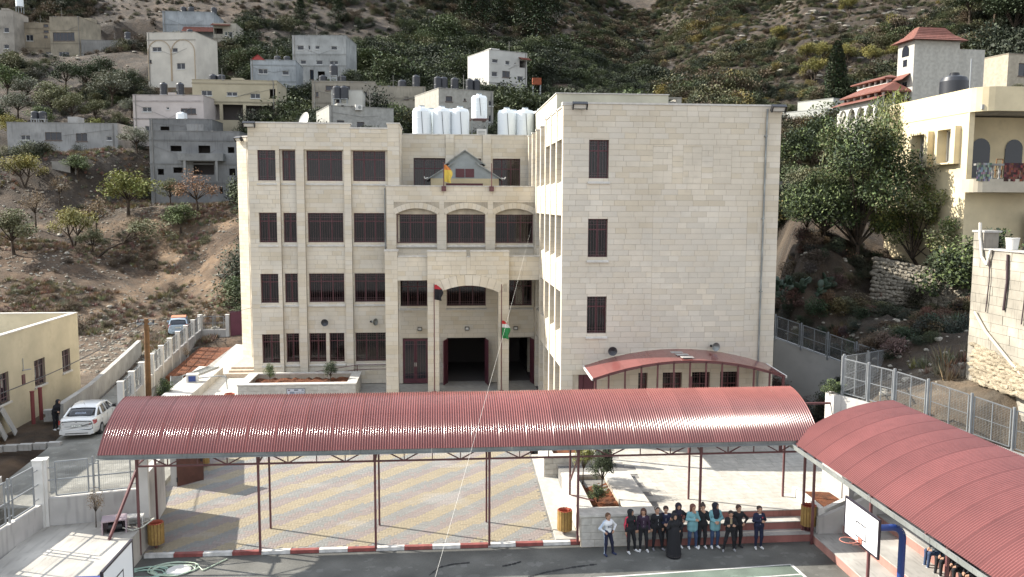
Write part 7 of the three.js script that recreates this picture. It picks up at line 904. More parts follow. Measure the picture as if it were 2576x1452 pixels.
// left cream house beside the road
{
  const t = thing('roadside_house', 'cream flat roofed house with barred windows beside the road on the left', 'house', [0, 0, 0]), X = -22.7, z0 = -54.3, cm = mat([.55, .49, .355], .92, { tex: 'plaster', m: 3.4 });
  const op = [[-16.6, -15.3, 2.2, 3.7], [-12.0, -10.8, 2.3, 3.7], [-7.9, -6.8, 2.4, 3.7]].map(([a, b, c, d]) => [-(z0) * 0 + a + 17 - 17, b, c, d]);
  // local u runs toward -z on a wall that faces +x
  const m = frame(X, 0, -37, Math.PI / 2), L = -z0 - 37, O = [[7.2, 8.6, 2.2, 3.8], [11.4, 12.7, 2.3, 3.8], [14.9, 16.0, 2.4, 3.75], [9.95, 10.25, 2.75, 3.3]];
  part(t, 'wall', gb((g) => { g.m = m; wallCells(g, 0, L, -.2, 5.75, O, .25); g.m = null; g.box(X - 12, -.2, z0, X - .25, 5.75, z0 + .25); g.box(X - 12, -.2, -37.25, X - .25, 5.75, -37); }), cm);
  part(t, 'roof', gb((g) => { g.box(X - 12, 4.0, z0 + .25, X - .25, 4.25, -37.25); }), mat([.56, .55, .53], .9, { tex: 'concrete', m: 3 })); part(t, 'partition', gb((g) => { g.box(X - 2.2, 0, z0 + .3, X - 2, 4, -37.3); }), M.inside);
  part(t, 'coping', gb((g) => { g.box(X - .28, 5.75, z0, X + .03, 5.81, -37); g.box(X - 12, 5.75, z0 - .03, X - .28, 5.81, z0 + .28); }), M.coping);
  for (const [a, b, c, d] of O.slice(0, 3)) { const w = part(t, 'window', gb((g) => { g.m = m; for (const q of [[a, b, c, c + .06], [a, b, d - .06, d], [a, a + .06, c, d], [b - .06, b, c, d], [(a + b) / 2 - .03, (a + b) / 2 + .03, c, d]]) g.box(q[0], q[2], -.2, q[1], q[3], -.12); }), frameB); part(w, 'pane', gb((g) => { g.m = m; g.box(a + .05, c + .05, -.17, b - .05, d - .05, -.16); }), M.darkGlass); part(w, 'grille', gb((g) => { g.m = m; const n = 5; for (let i = 0; i <= n; i++) { const u = mix(a + .03, b - .03, i / n); g.box(u - .012, c, -.04, u + .012, d, -.02); } for (const v of [c + .3, d - .35]) g.box(a, v, -.02, b, v + .025, -.0); }), M.grille); part(w, 'sill', gb((g) => { g.m = m; g.box(a - .08, c - .1, -.1, b + .08, c, .1); }), M.coping); }
  part(t, 'fuse_box', gb((g) => { g.m = m; g.box(9.95, 2.75, -.1, 10.25, 3.3, .05); }), M.maroon); part(t, 'pipe', gb((g) => { g.m = m; g.cyl(V(10.1, 3.5, .04), V(10.1, 4.2, .04), .02); g.cyl(V(10.0, 3.55, .03), V(10.4, 3.55, .3), .03); }), M.galv);
  foot.push([X - 6, -45.6, 11, 0, 6.3, 9]);
  const sp = (lb, z, h) => single('red_post', lb, 'post', gb((g) => { g.cyl(V(-21.9, .75, z), V(-21.9, .75 + h, z), .1, .1, 12); g.cyl(V(-21.9, .75 + h, z), V(-21.9, .8 + h, z), .12, .12, 12); }), mat([.17, .035, .035], .6));
  sp('left one of two red posts against the cream roadside house', -46.3, 1.75); sp('right one of two red posts against the cream roadside house', -47.2, 1.75);
  for (const [lb, z, a] of [['grey sheet leaning on the cream house, nearer one', -43.6, .35], ['grey sheet leaning on the cream house, farther one', -44.6, .4]]) single('leaning_sheet', lb, 'sheet', gb((g) => { g.m = frame(-22.0, .7, z, .35).multiply(new THREE.Matrix4().makeRotationZ(a)); g.box(-.03, 0, -.45, .03, 1.5, .45); }), M.concreteLight);
  const cb = thing('block_pile', 'pile of grey concrete blocks behind the white sedan', 'blocks', [-21.0, .75, -47.0], .2); for (let i = 0; i < 3; i++) for (let j = 0; j < 3; j++) part(cb, 'block', gb((g) => { g.box(-.6 + j * .42 + (i % 2) * .1, i * .21, -.2, -.2 + j * .42 + (i % 2) * .1, i * .21 + .2, .2); }), M.concreteLight);
  single('curb_stones', 'row of pale kerb stones lying beside the cream house', 'kerb stones', gb((g) => { for (let i = 0; i < 6; i++) g.box(-22.2 + i * .62, .7, -41.3 - i * .12, -21.62 + i * .62, 1.0, -41.0 - i * .12); }), M.concreteLight);
  [[-20.9, -39.4], [-20.0, -38.0], [-19.2, -36.6]].forEach(([x, z], i) => single('fence_stake', ['thin dark stake beside the kerb stones', 'middle thin dark stake left of the road', 'nearest thin dark stake by the white corner pillar'][i], 'stake', gb((g) => g.cyl(V(x, .3, z), V(x + .03, 2.3, z), .03)), M.black));
}
// ------------------------------------------------------------------ stone walls on the right bank
const rockGeo = [0, 1, 2, 3, 4, 5].map((s) => { const g = new THREE.IcosahedronGeometry(.5, 1), p = g.attributes.position, f = rng(900 + s), k = {}; for (let i = 0; i < p.count; i++) { const key = [p.getX(i), p.getY(i), p.getZ(i)].map((v) => v.toFixed(3)).join(); k[key] ??= .78 + .34 * f(); p.setXYZ(i, p.getX(i) * k[key], p.getY(i) * k[key] * .86, p.getZ(i) * k[key]); } g.computeVertexNormals(); return g; });
function rubble(parent, quad, nx, ny, seed, ms, depth = .35) { // quad: four corners tl,tr,br,bl
  const f = rng(seed), [tl, tr, br, bl] = quad;
  for (let j = 0; j < ny; j++) for (let i = 0; i < nx; i++) { const u = (i + .5 + (j % 2) * .5 - .25 + (f() - .5) * .4) / nx, v = (j + .5 + (f() - .5) * .3) / ny; if (u < 0 || u > 1) continue; const p = tl.clone().lerp(tr, u).lerp(bl.clone().lerp(br, u), v), w = tl.distanceTo(tr) / nx, h = tl.distanceTo(bl) / ny; const o = part(parent, 'stone', rockGeo[Math.floor(f() * 6)], ms[Math.floor(f() * ms.length)]); o.position.copy(p); o.scale.set(w * rr(1.05, 1.5, f), h * rr(1.05, 1.45, f), depth * rr(1, 1.6, f)); o.rotation.set((f() - .5) * .5, (f() - .5) * .8, (f() - .5) * .6); }
}
const rockTone = [.8, .95, 1.1].map((k) => mat([.30 * k, .275 * k, .235 * k], .95, { tex: 'rock', m: .9 })), rockPale = [.9, 1.05, 1.15].map((k) => mat([.44 * k, .38 * k, .29 * k], .95, { tex: 'rock', m: .9 }));
{
  const q = [site(2200, 645, 55), site(2450, 700, 50.5), site(2446, 775, 50), site(2188, 765, 54)], w = thing('dry_stone_wall', 'dry stone retaining wall of dark rounded rubble below the trees', 'wall', [0, 0, 0]);
  part(w, 'core', gb((g) => { const b = q.map((p) => p.clone().add(V(.15, 0, -.35))); g.quad(b[3], b[2], b[1], b[0]); const c = b.map((p) => p.clone().add(V(0, 0, -1.2))); g.quad(b[0], b[1], c[1], c[0]); }), M.rockDark); rubble(w, q, 24, 12, 5, rockTone, .5);
  const r = thing('dry_stone_wall', 'pale tumbled stone footing under the limestone block wall at the right', 'wall', [0, 0, 0]), q2 = [site(2450, 862, 34.9), site(2620, 945, 30.9), site(2610, 1015, 30.8), site(2446, 960, 34.2)];
  part(r, 'core', gb((g) => { const b = q2.map((p) => p.clone().add(V(.4, 0, -.4))); g.quad(b[3], b[2], b[1], b[0]); }), M.rock); rubble(r, q2, 16, 8, 6, rockPale, .5);
  // limestone block wall
  const a = site(2445, 700, 35), b = site(2660, 700, 30), L = Math.hypot(b.x - a.x, b.z - a.z), m = frame(a.x, 0, a.z, -Math.atan2(b.z - a.z, b.x - a.x)), lw = thing('limestone_wall', 'tall sunlit limestone block wall with pipes at the right edge', 'wall', [0, 0, 0]), lm = [.97, 1, 1.03].map((k) => mat([.42 * k, .39 * k, .33 * k], .92, { tex: 'concrete', m: 2.6 }));
  part(lw, 'core', gb((g) => { g.m = m; g.box(0, 4.5, -.6, L, 10.9, -.03); g.box(0, 10.9, -.6, .7, 11.6, -.03); }), mat([.36, .33, .28], .95, { tex: 'concrete', m: 2 }));
  for (const s of courses(0, L, 4.7, 10.9, [], .36, 17, .5, 1.0)) part(lw, 'block', gb((g) => { g.m = m; const e = (hash2(s[0] * 50, s[2] * 50, 4) - .5) * .02; g.box(s[0] + .006, s[2] + .006, -.04, s[1] - .006, s[3] - .006, .0 + e); }), lm[Math.floor(hash2(s[0] * 90, s[2] * 90, 5) * 3)]);
  for (const s of courses(0, .7, 10.9, 11.6, [], .35, 18, .4, .7)) part(lw, 'block', gb((g) => { g.m = m; g.box(s[0] + .012, s[2] + .012, -.04, s[1] - .012, s[3] - .012, .03); }), lm[1]);
  part(lw, 'cap', gb((g) => { g.m = m; g.box(-.08, 11.6, -.7, .75, 11.68, .06); g.box(.75, 10.9, -.62, L, 10.96, .05); }), M.concreteLight);
  const P = (u, v, z = .1) => V(u, v, z).applyMatrix4(m);
  single('wall_pipe', 'long pale pipe slanting down across the limestone wall', 'pipe', gb((g) => g.tube([P(.5, 8.3), P(1.3, 7.6), P(3, 6.6), P(L, 5.6)], .06, 8)), mat([.5, .45, .36], .7)); single('wall_pipe', 'pale pipe looping down from the limestone wall top', 'pipe', gb((g) => g.tube([P(.5, 12), P(.55, 11.4), P(.75, 10.6), P(1.1, 10.3), P(1.3, 10.95)], .06, 8)), mat([.55, .52, .46], .7));
  [[1.2, 10.9, 8.4], [2.3, 10.8, 8.6], [3.4, 10.8, 8.2]].forEach(([u, v1, v0], i) => single('wall_cable', ['dark streak of cable on the left of the limestone wall', 'dark rusty pipe in the middle of the limestone wall', 'dark cable at the right of the limestone wall'][i], 'cable', gb((g) => g.tube([P(u, v1, .07), P(u + .06, (v0 + v1) / 2, .07), P(u - .05, v0, .07)], i === 1 ? .05 : .025, 6)), mat([.05, .03, .035], .8)));
  const bk = P(2.0, 10.97, -.3), bkt = thing('bucket', 'white bucket on top of the limestone wall', 'bucket', [bk.x, bk.y, bk.z]); part(bkt, 'pail', gb((g) => g.lathe(V(0, 0, 0), [[.2, 0], [.25, .45], [.24, .45], [.19, .05], [0, .05]], 16)), M.white); part(bkt, 'rim', gb((g) => g.lathe(V(0, .43, 0), [[.255, 0], [.265, .02], [.255, .04]], 16)), M.white);
}
// ------------------------------------------------------------------ plants
function leafGeo(g, c, n, dir, s, col) { // one leaf: a bent rhombus
  const t = Math.abs(dir.y) > .9 ? V(1, 0, 0) : V(0, 1, 0), a = dir.clone().cross(t).normalize(), e = c.clone().addScaledVector(dir, s), m = c.clone().addScaledVector(dir, s * .5).addScaledVector(n, s * .08);
  g.color(...col); g.tri(c, m.clone().addScaledVector(a, s * .32), e); g.tri(c, e, m.clone().addScaledVector(a, -s * .32));
}
const rdir = (f) => { const z = f() * 2 - 1, a = f() * 6.2832, r = Math.sqrt(1 - z * z); return V(r * Math.cos(a), z, r * Math.sin(a)); };
// crown of leaf clumps on limbs; unit tree height 1
function treeParts(seed, o) {
  const f = rng(seed), tr = new GB(), cr = new GB(), H = o.trunk, clumps = [];
  const nF = o.forks || 1; for (let k = 0; k < nF; k++) { const a = k / nF * 6.28 + f(), lx = (nF > 1 ? .09 : .02) * Math.cos(a) + (o.lean || 0) * .5, lz = (nF > 1 ? .09 : .02) * Math.sin(a); tr.tube([V(0, -.04, 0), V(lx * .4 + (f() - .5) * .02, H * .5, lz * .4), V(lx, H, lz)], [o.tr * (nF > 1 ? .75 : 1), o.tr * .72, o.tr * .55], 7);
    const nl = Math.round(o.limbs / nF); for (let i = 0; i < nl; i++) { const b = (i + f() * .7) / nl * 6.28, el = rr(o.low ?? .15, 1.25, f), R1 = o.rx * rr(.45, .95, f), end = V(lx + Math.cos(b) * Math.cos(el) * R1 + (o.lean || 0) * .5, H + (1 - H) * (.12 + .72 * Math.sin(el) * rr(.7, 1, f)), lz + Math.sin(b) * Math.cos(el) * R1), mid = V(lx, H, lz).lerp(end, .5).add(V((f() - .5) * .05, .03, (f() - .5) * .05)); tr.tube([V(lx, H * .92, lz), mid, end], [o.tr * .4, o.tr * .24, o.tr * .1], 5); clumps.push([end, rr(.6, 1.15, f)]); clumps.push([mid.clone().lerp(end, .5).add(rdir(f).multiplyScalar(.06)), rr(.4, .8, f)]); } }
  for (const [c, k] of clumps) { const n = Math.round(o.leaves / clumps.length * k), rad = o.clump * k, base = f(); for (let i = 0; i < n; i++) { const d = rdir(f), q = Math.pow(f(), .45), p = c.clone().add(V(d.x * rad * q, d.y * rad * q * .75, d.z * rad * q)), t = o.cols[Math.floor((base * .6 + f() * .4) * o.cols.length)], j = .75 + .5 * f(); leafGeo(cr, p, d, rdir(f).lerp(d, .4).normalize(), o.leaf * rr(.7, 1.3, f), t.map((v) => v * j)); } }
  return { trunk: tr.geo(), crown: cr.geo() };
}
const leafMat = Object.assign(vmat(.8), { side: THREE.DoubleSide });
const GR = { olive: [[.15, .155, .075], [.18, .18, .095], [.12, .13, .06]], yellow: [[.27, .235, .06], [.23, .205, .06], [.17, .17, .055]], dark: [[.045, .06, .03], [.06, .08, .038], [.035, .05, .026]], green: [[.10, .135, .045], [.13, .165, .055], [.07, .105, .036]], lime: [[.18, .20, .05], [.21, .21, .06], [.13, .165, .05]], brown: [[.19, .135, .08], [.22, .155, .085], [.16, .12, .07]], orange: [[.30, .15, .07], [.26, .145, .075], [.21, .13, .07]], grey: [[.17, .175, .12], [.20, .205, .15], [.14, .15, .10]] };
const TP = {}; const kind = (n, s, o) => (TP[n] = treeParts(s, o));
for (const [k, c] of [['yellow', GR.yellow], ['olive', GR.olive], ['lime', GR.lime], ['green', GR.green], ['dark', GR.dark], ['grey', GR.grey]]) kind('round_' + k, k.length * 31 + k.charCodeAt(0), { trunk: .3, tr: .032, limbs: 11, rx: .48, leaves: 5200, clump: .19, leaf: .04, cols: c, forks: k === 'yellow' ? 2 : 1 });
kind('thin_brown', 5, { trunk: .38, tr: .026, limbs: 13, rx: .42, leaves: 1500, clump: .17, leaf: .035, cols: GR.brown }); kind('thin_orange', 6, { trunk: .3, tr: .026, limbs: 13, rx: .5, leaves: 2400, clump: .18, leaf: .038, cols: GR.orange });
kind('lean_olive', 8, { trunk: .35, tr: .03, limbs: 9, rx: .5, leaves: 2800, clump: .19, leaf: .04, cols: GR.olive, lean: .9 });
kind('big_green', 9, { trunk: .16, tr: .02, limbs: 24, rx: .44, leaves: 32000, clump: .125, leaf: .0185, cols: [...GR.green, ...GR.dark, ...GR.green, ...GR.olive, [.20, .19, .05]] }); kind('big_light', 10, { trunk: .14, tr: .018, limbs: 22, rx: .5, leaves: 22000, clump: .13, leaf: .021, cols: [...GR.green, ...GR.lime, ...GR.olive], forks: 3 });
kind('bush_dark', 12, { trunk: .12, tr: .02, limbs: 14, rx: .6, leaves: 4500, clump: .2, leaf: .055, cols: [...GR.dark, ...GR.green] });
{ // cypress and conifer
  const f = rng(55); for (const [n, cone, cols] of [['cypress', .13, GR.dark], ['conifer', .3, GR.dark]]) { const tr = new GB(), cr = new GB(); tr.cyl(V(0, -.03, 0), V(0, .95, 0), .02, .004, 6); for (let i = 0; i < 6500; i++) { const y = Math.pow(f(), .8), prof = n === 'cypress' ? cone * Math.pow(Math.sin(Math.PI * Math.min(1, .08 + y * .92)), .6) * (1 - y * .35) : cone * (1 - y) * (.75 + .35 * Math.abs(Math.sin(y * 30))), a = f() * 6.28, q = Math.sqrt(f()) * prof * (1 + .25 * (vnoise(a * 2, y * 9, 3) - .5)); const c = V(q * Math.cos(a), .03 + y * .96, q * Math.sin(a)), d = V(Math.cos(a) * .6, n === 'cypress' ? 1 : -.1, Math.sin(a) * .6).normalize(); leafGeo(cr, c, d, d.lerp(rdir(f), .45).normalize(), .035 * rr(.6, 1.2, f), cols[Math.floor(f() * 3)].map((v) => v * rr(.7, 1.25, f))); } TP[n] = { trunk: tr.geo(), crown: cr.geo() }; }
}
function tree(name, label, k, px, py, d, h, o = {}) { let p = o.at || (d ? site(px, py, d) : hit(px, py)); if (!o.at && d) p.y = Math.min(land(p.x, p.z) + .0, p.y + 2); const t = thing(name, label, o.cat || 'tree', [p.x, (o.y ?? p.y) - .02, p.z], o.turn ?? hash2(px, py, 3) * 6.28, o.group); part(t, 'trunk', TP[k].trunk, M.bark).scale.set(h * (o.sx || 1), h, h * (o.sx || 1)); part(t, 'crown', TP[k].crown, leafMat).scale.set(h * (o.sx || 1), h, h * (o.sx || 1)); return t; }
const onLand = (px, py, k, h, name, lb, o = {}) => { const p = hit(px, py); return tree(name, lb, k, px, py, 0, h, { ...o, at: V(p.x, land(p.x, p.z), p.z) }); };
// field on the left
onLand(62, 473, 'round_yellow', 4.6, 'almond_tree', 'bright yellow-green tree at the left edge below the small hut', { sx: 1.25 });
onLand(91, 578, 'thin_brown', 5.2, 'bare_tree', 'sparse brown tree left of the yellow forked tree', { sx: .9 });
onLand(186, 625, 'round_yellow', 5.0, 'almond_tree', 'yellow forked tree standing in the middle of the left field', { sx: 1.05, turn: 1 });
onLand(243, 598, 'thin_brown', 5.4, 'almond_tree', 'tall thin stemmed olive-brown tree right of the yellow one');
onLand(322, 545, 'round_lime', 6.2, 'olive_tree', 'large olive-green tree left of the unfinished house', { sx: 1.2 });
onLand(242, 648, 'lean_olive', 4.6, 'leaning_tree', 'leaning tree with a slanting trunk at the field edge', { turn: 0, sx: 1.35 }); onLand(232, 640, 'round_olive', 3.0, 'olive_tree', 'small olive bush at the foot of the leaning tree', { sx: 1.3 });
onLand(35, 640, 'round_olive', 5.2, 'olive_tree', 'olive tree at the left frame edge of the field', { sx: 1.25 });
onLand(430, 517, 'round_olive', 3.6, 'olive_tree', 'small olive tree in front of the unfinished house'); onLand(497, 535, 'thin_orange', 5.4, 'autumn_tree', 'rust coloured tree in front of the unfinished house', { sx: 1.15 });
onLand(455, 588, 'round_green', 3.8, 'fig_tree', 'dense green bush tree beside the footpath', { sx: 1.3 }); onLand(340, 600, 'thin_brown', 3.0, 'bare_tree', 'low dry tree by the footpath behind the leaning tree', { sx: 1.4 });
onLand(150, 520, 'thin_brown', 4.0, 'bare_tree', 'dry brown tree above the yellow forked tree'); onLand(195, 455, 'round_green', 3.4, 'fig_tree', 'green bush beside the small hut doorway', { sx: 1.2 });
// upper left olive grove
const grove = [[70, 262, 6, 'grey'], [128, 300, 7, 'olive'], [45, 300, 5.5, 'grey'], [182, 318, 6, 'olive'], [282, 268, 7.5, 'grey'], [105, 330, 4.5, 'green'], [240, 312, 4.5, 'olive'], [30, 360, 5, 'yellow'], [18, 250, 7, 'green'], [215, 235, 6.5, 'dark'], [265, 222, 6.5, 'dark'], [320, 245, 6, 'dark'], [165, 228, 6.5, 'dark'], [150, 275, 5, 'dark'], [240, 375, 5.5, 'lime'], [345, 385, 4.5, 'grey'], [300, 330, 3.5, 'olive'], [330, 300, 4, 'grey'], [560, 320, 5.5, 'olive'], [595, 322, 5, 'olive'], [530, 322, 5, 'green']];
const pos9 = (px, py) => (px < 200 ? 'far left' : px < 400 ? 'left' : 'centre left');
const gl = ['grey-green olive tree highest at the left of the grove', 'olive tree with dense crown left of the grove middle', 'grey-green olive tree near the left frame edge', 'olive tree just above the long low house roof', 'large pale grey-green olive tree in the grove middle', 'low green tree above the black tanks of the low house', 'small olive tree right of the grove middle', 'yellow tree beside the left end of the long low house', 'green tree at the left frame edge below the ochre houses', 'dark tree under the ochre house, left of centre', 'dark tree under the unfinished extension', 'dark tree right of the unfinished extension', 'dark tree under the left ochre house', 'dark tree between the olives of the grove', 'lime green tree in front of the long low house', 'grey tree between the low house and the unfinished house', 'small olive shrub tree behind the low house', 'grey-green tree left of the pinkish house', 'olive tree under the yellowish house columns', 'olive tree right under the yellowish house', 'green tree left under the yellowish house'];
grove.forEach(([px, py, h, k], i) => onLand(px, py, 'round_' + k, h * .95, 'olive_tree', gl[i], { sx: 1.15, group: 'trees of the left grove' }));
// right side: large trees, cypress, small yellow trees on the terraces
{ const g = (px, py, d) => { const p = site(px, py, d); p.y = land(p.x, p.z); return p; };
  tree('shade_tree', 'tall dark green tree between the school wing and the cream house', 'big_green', 2165, 640, 0, 12.4, { at: g(2165, 640, 57), sx: .95 }); tree('shade_tree', 'broad lighter green tree in front of the cream house', 'big_light', 2320, 650, 0, 7.0, { at: g(2315, 650, 56), sx: 1.1 }); tree('shade_tree', 'green tree leaning toward the school wing, left of the tall one', 'big_green', 2090, 640, 0, 6.0, { at: g(2075, 640, 57.5), sx: 1.15, turn: 2 }); tree('shade_tree', 'upper crown tree touching the cream house corner', 'big_light', 2230, 420, 0, 13.5, { at: g(2235, 600, 62), sx: .6, turn: 3 });
  tree('leafy_shrub', 'large leaved dark shrub beside the limestone wall', 'bush_dark', 2400, 660, 0, 4.6, { at: g(2400, 660, 51), cat: 'shrub' }); tree('fig_shrub', 'fig bush growing under the balcony', 'bush_dark', 2480, 590, 0, 3.8, { at: V(site(2492, 590, 46).x, 8, site(2492, 590, 46).z), y: 8.2, cat: 'shrub' }); tree('leafy_shrub', 'dark bush at the foot of the grey concrete wall', 'bush_dark', 2015, 430, 0, 5, { at: g(2010, 440, 82), cat: 'shrub' }); tree('leafy_shrub', 'dark bush below the pale grey-green house', 'bush_dark', 2060, 380, 0, 5.5, { at: g(2065, 390, 86), cat: 'shrub', turn: 2 }); tree('leafy_shrub', 'dark bush on the bank left of the tall tree', 'bush_dark', 2010, 560, 0, 3.2, { at: g(2030, 600, 60), cat: 'shrub', turn: 4 });
  onLand(2100, 290, 'cypress', 10.5, 'cypress_tree', 'tall dark cypress left of the tower house', { sx: 1.3 }); onLand(2135, 288, 'round_dark', 5.5, 'dark_tree', 'dark tree at the foot of the cypress', { sx: 1.3 }); onLand(2170, 280, 'round_dark', 4.5, 'dark_tree', 'lower dark tree right of the cypress', { sx: 1.4 });
  [[2035, 165, 4.5, 'yellow tree on the terraces left of the cypress top'], [2072, 160, 4.2, 'yellow tree just left of the cypress tip'], [2130, 165, 4.2, 'yellow tree just right of the cypress'], [2192, 175, 4.4, 'round yellow tree between cypress and tower'], [2252, 160, 3.8, 'yellow tree behind the tower wall'], [2135, 45, 5.2, 'yellow-green tree high on the terraced slope'], [2045, 215, 5, 'large yellow tree below the others on the terraces'], [1960, 110, 4.2, 'yellow-green tree on the terraces near the gully'], [2250, 85, 4, 'yellow tree just above the tower roof left']].forEach(([x, y, h, l]) => onLand(x, y, 'round_yellow', h, 'terrace_tree', l, { sx: 1.1, group: 'yellow trees on the terraces' }));
  [[1175, 70, 13, 'dark pine at the top centre, leftmost of the stand'], [1215, 75, 13, 'dark pine in the middle of the top centre stand'], [1255, 55, 12, 'dark pine at the right of the top centre stand'], [1350, 110, 17, 'tallest dark pine right of the top centre'], [1320, 80, 15, 'dark pine beside the tallest one'], [1385, 70, 14, 'dark pine at the gully edge'], [756, 62, 8, 'lone dark fir above the boxy house'], [852, 60, 9, 'dark fir right of the lone one'], [178, 28, 9, 'dark fir above the ochre houses']].forEach(([x, y, h, l]) => onLand(x, y, 'conifer', h, 'pine_tree', l, { sx: 1.1, group: 'dark pines on the hill' }));
  [[2545, 120, 13], [2575, 100, 14], [2500, 80, 12], [2440, 60, 10]].forEach(([x, y, h], i) => onLand(x, y, 'round_dark', h * .8, 'dark_tree', ['dark tree mass behind the right edge house', 'dark tree at the very right frame edge', 'dark tree behind the tower house extension', 'dark tree above the tower roof right'][i], { sx: 1.2 }));
}
// young plants
const sap = (lb, x, y, z, h, k, o = {}) => tree('sapling', lb, k, 0, 0, 0, h, { at: V(x, y, z), y, cat: 'sapling', ...o });
sap('small dark round-headed sapling in the entrance planter', -6.35, 2.25, -48.6, 1.5, 'round_dark', { sx: .75 }); sap('thin sapling in the left part of the entrance planter', -9.8, 2.25, -48.6, 1.35, 'round_green', { sx: .6 });
sap('tall sapling with dark leaves in the stone planter', 6.55, 1.02, -32.6, 2.0, 'round_dark', { sx: .7 }); sap('small leafy shrub in the front of the stone planter', 6.1, 1.02, -31.2, .95, 'bush_dark', { sx: .8 }); sap('slim pale leaved sapling at the back of the stone planter', 5.95, 1.02, -33.6, 2.4, 'round_lime', { sx: .45 });
sap('slender sapling against the terrace wall', -12.3, 1.1, -30.1, 1.7, 'thin_brown', { sx: .5 }); sap('thin sapling by the white wall in the corner bed', 16.6, 1.05, -32.3, 1.9, 'thin_brown', { sx: .4 }); sap('dark shrub beside the canopy left end, by the white slab', -16.2, .95, -50.0, 1.7, 'bush_dark', { sx: .6 }); sap('sapling in the red soil bed near the railing wall', -18.0, 1.1, -60.5, 1.8, 'thin_brown', { sx: .45 }); sap('green tuft growing on the white retaining wall corner', 16.0, 4.86, -32.3, .9, 'bush_dark', { sx: 1 });
{ // prickly pear
  const b = site(1985, 690, 54.5), t = thing('prickly_pear', 'dark prickly pear cactus on the bank beside the school wing', 'cactus', [b.x, land(b.x, b.z) - .1, b.z]), f = rng(66), cm = [.8, 1.1].map((k) => mat([.035 * k, .06 * k, .035 * k], .6)), pg = new THREE.SphereGeometry(.5, 10, 8); const grow = (p, dir, n) => { if (n < 0) return; const o = part(t, 'pad', pg, cm[n % 2]), h = rr(.42, .6, f), c = p.clone().addScaledVector(dir, h / 2); o.position.copy(c); o.scale.set(h * .75, h, .13); o.quaternion.setFromUnitVectors(V(0, 1, 0), dir); o.rotateY(f() * 3); const k = n > 2 ? 2 : f() < .6 ? 2 : 1; for (let i = 0; i < k; i++) grow(p.clone().addScaledVector(dir, h * .93), dir.clone().add(rdir(f).multiplyScalar(.75)).add(V(0, .25, 0)).normalize(), n - 1); }; for (const x of [-1.2, -.4, .4, 1.2, 2]) grow(V(x, 0, (f() - .5)), V((f() - .5) * .4, 1, (f() - .5) * .4).normalize(), 4);
}
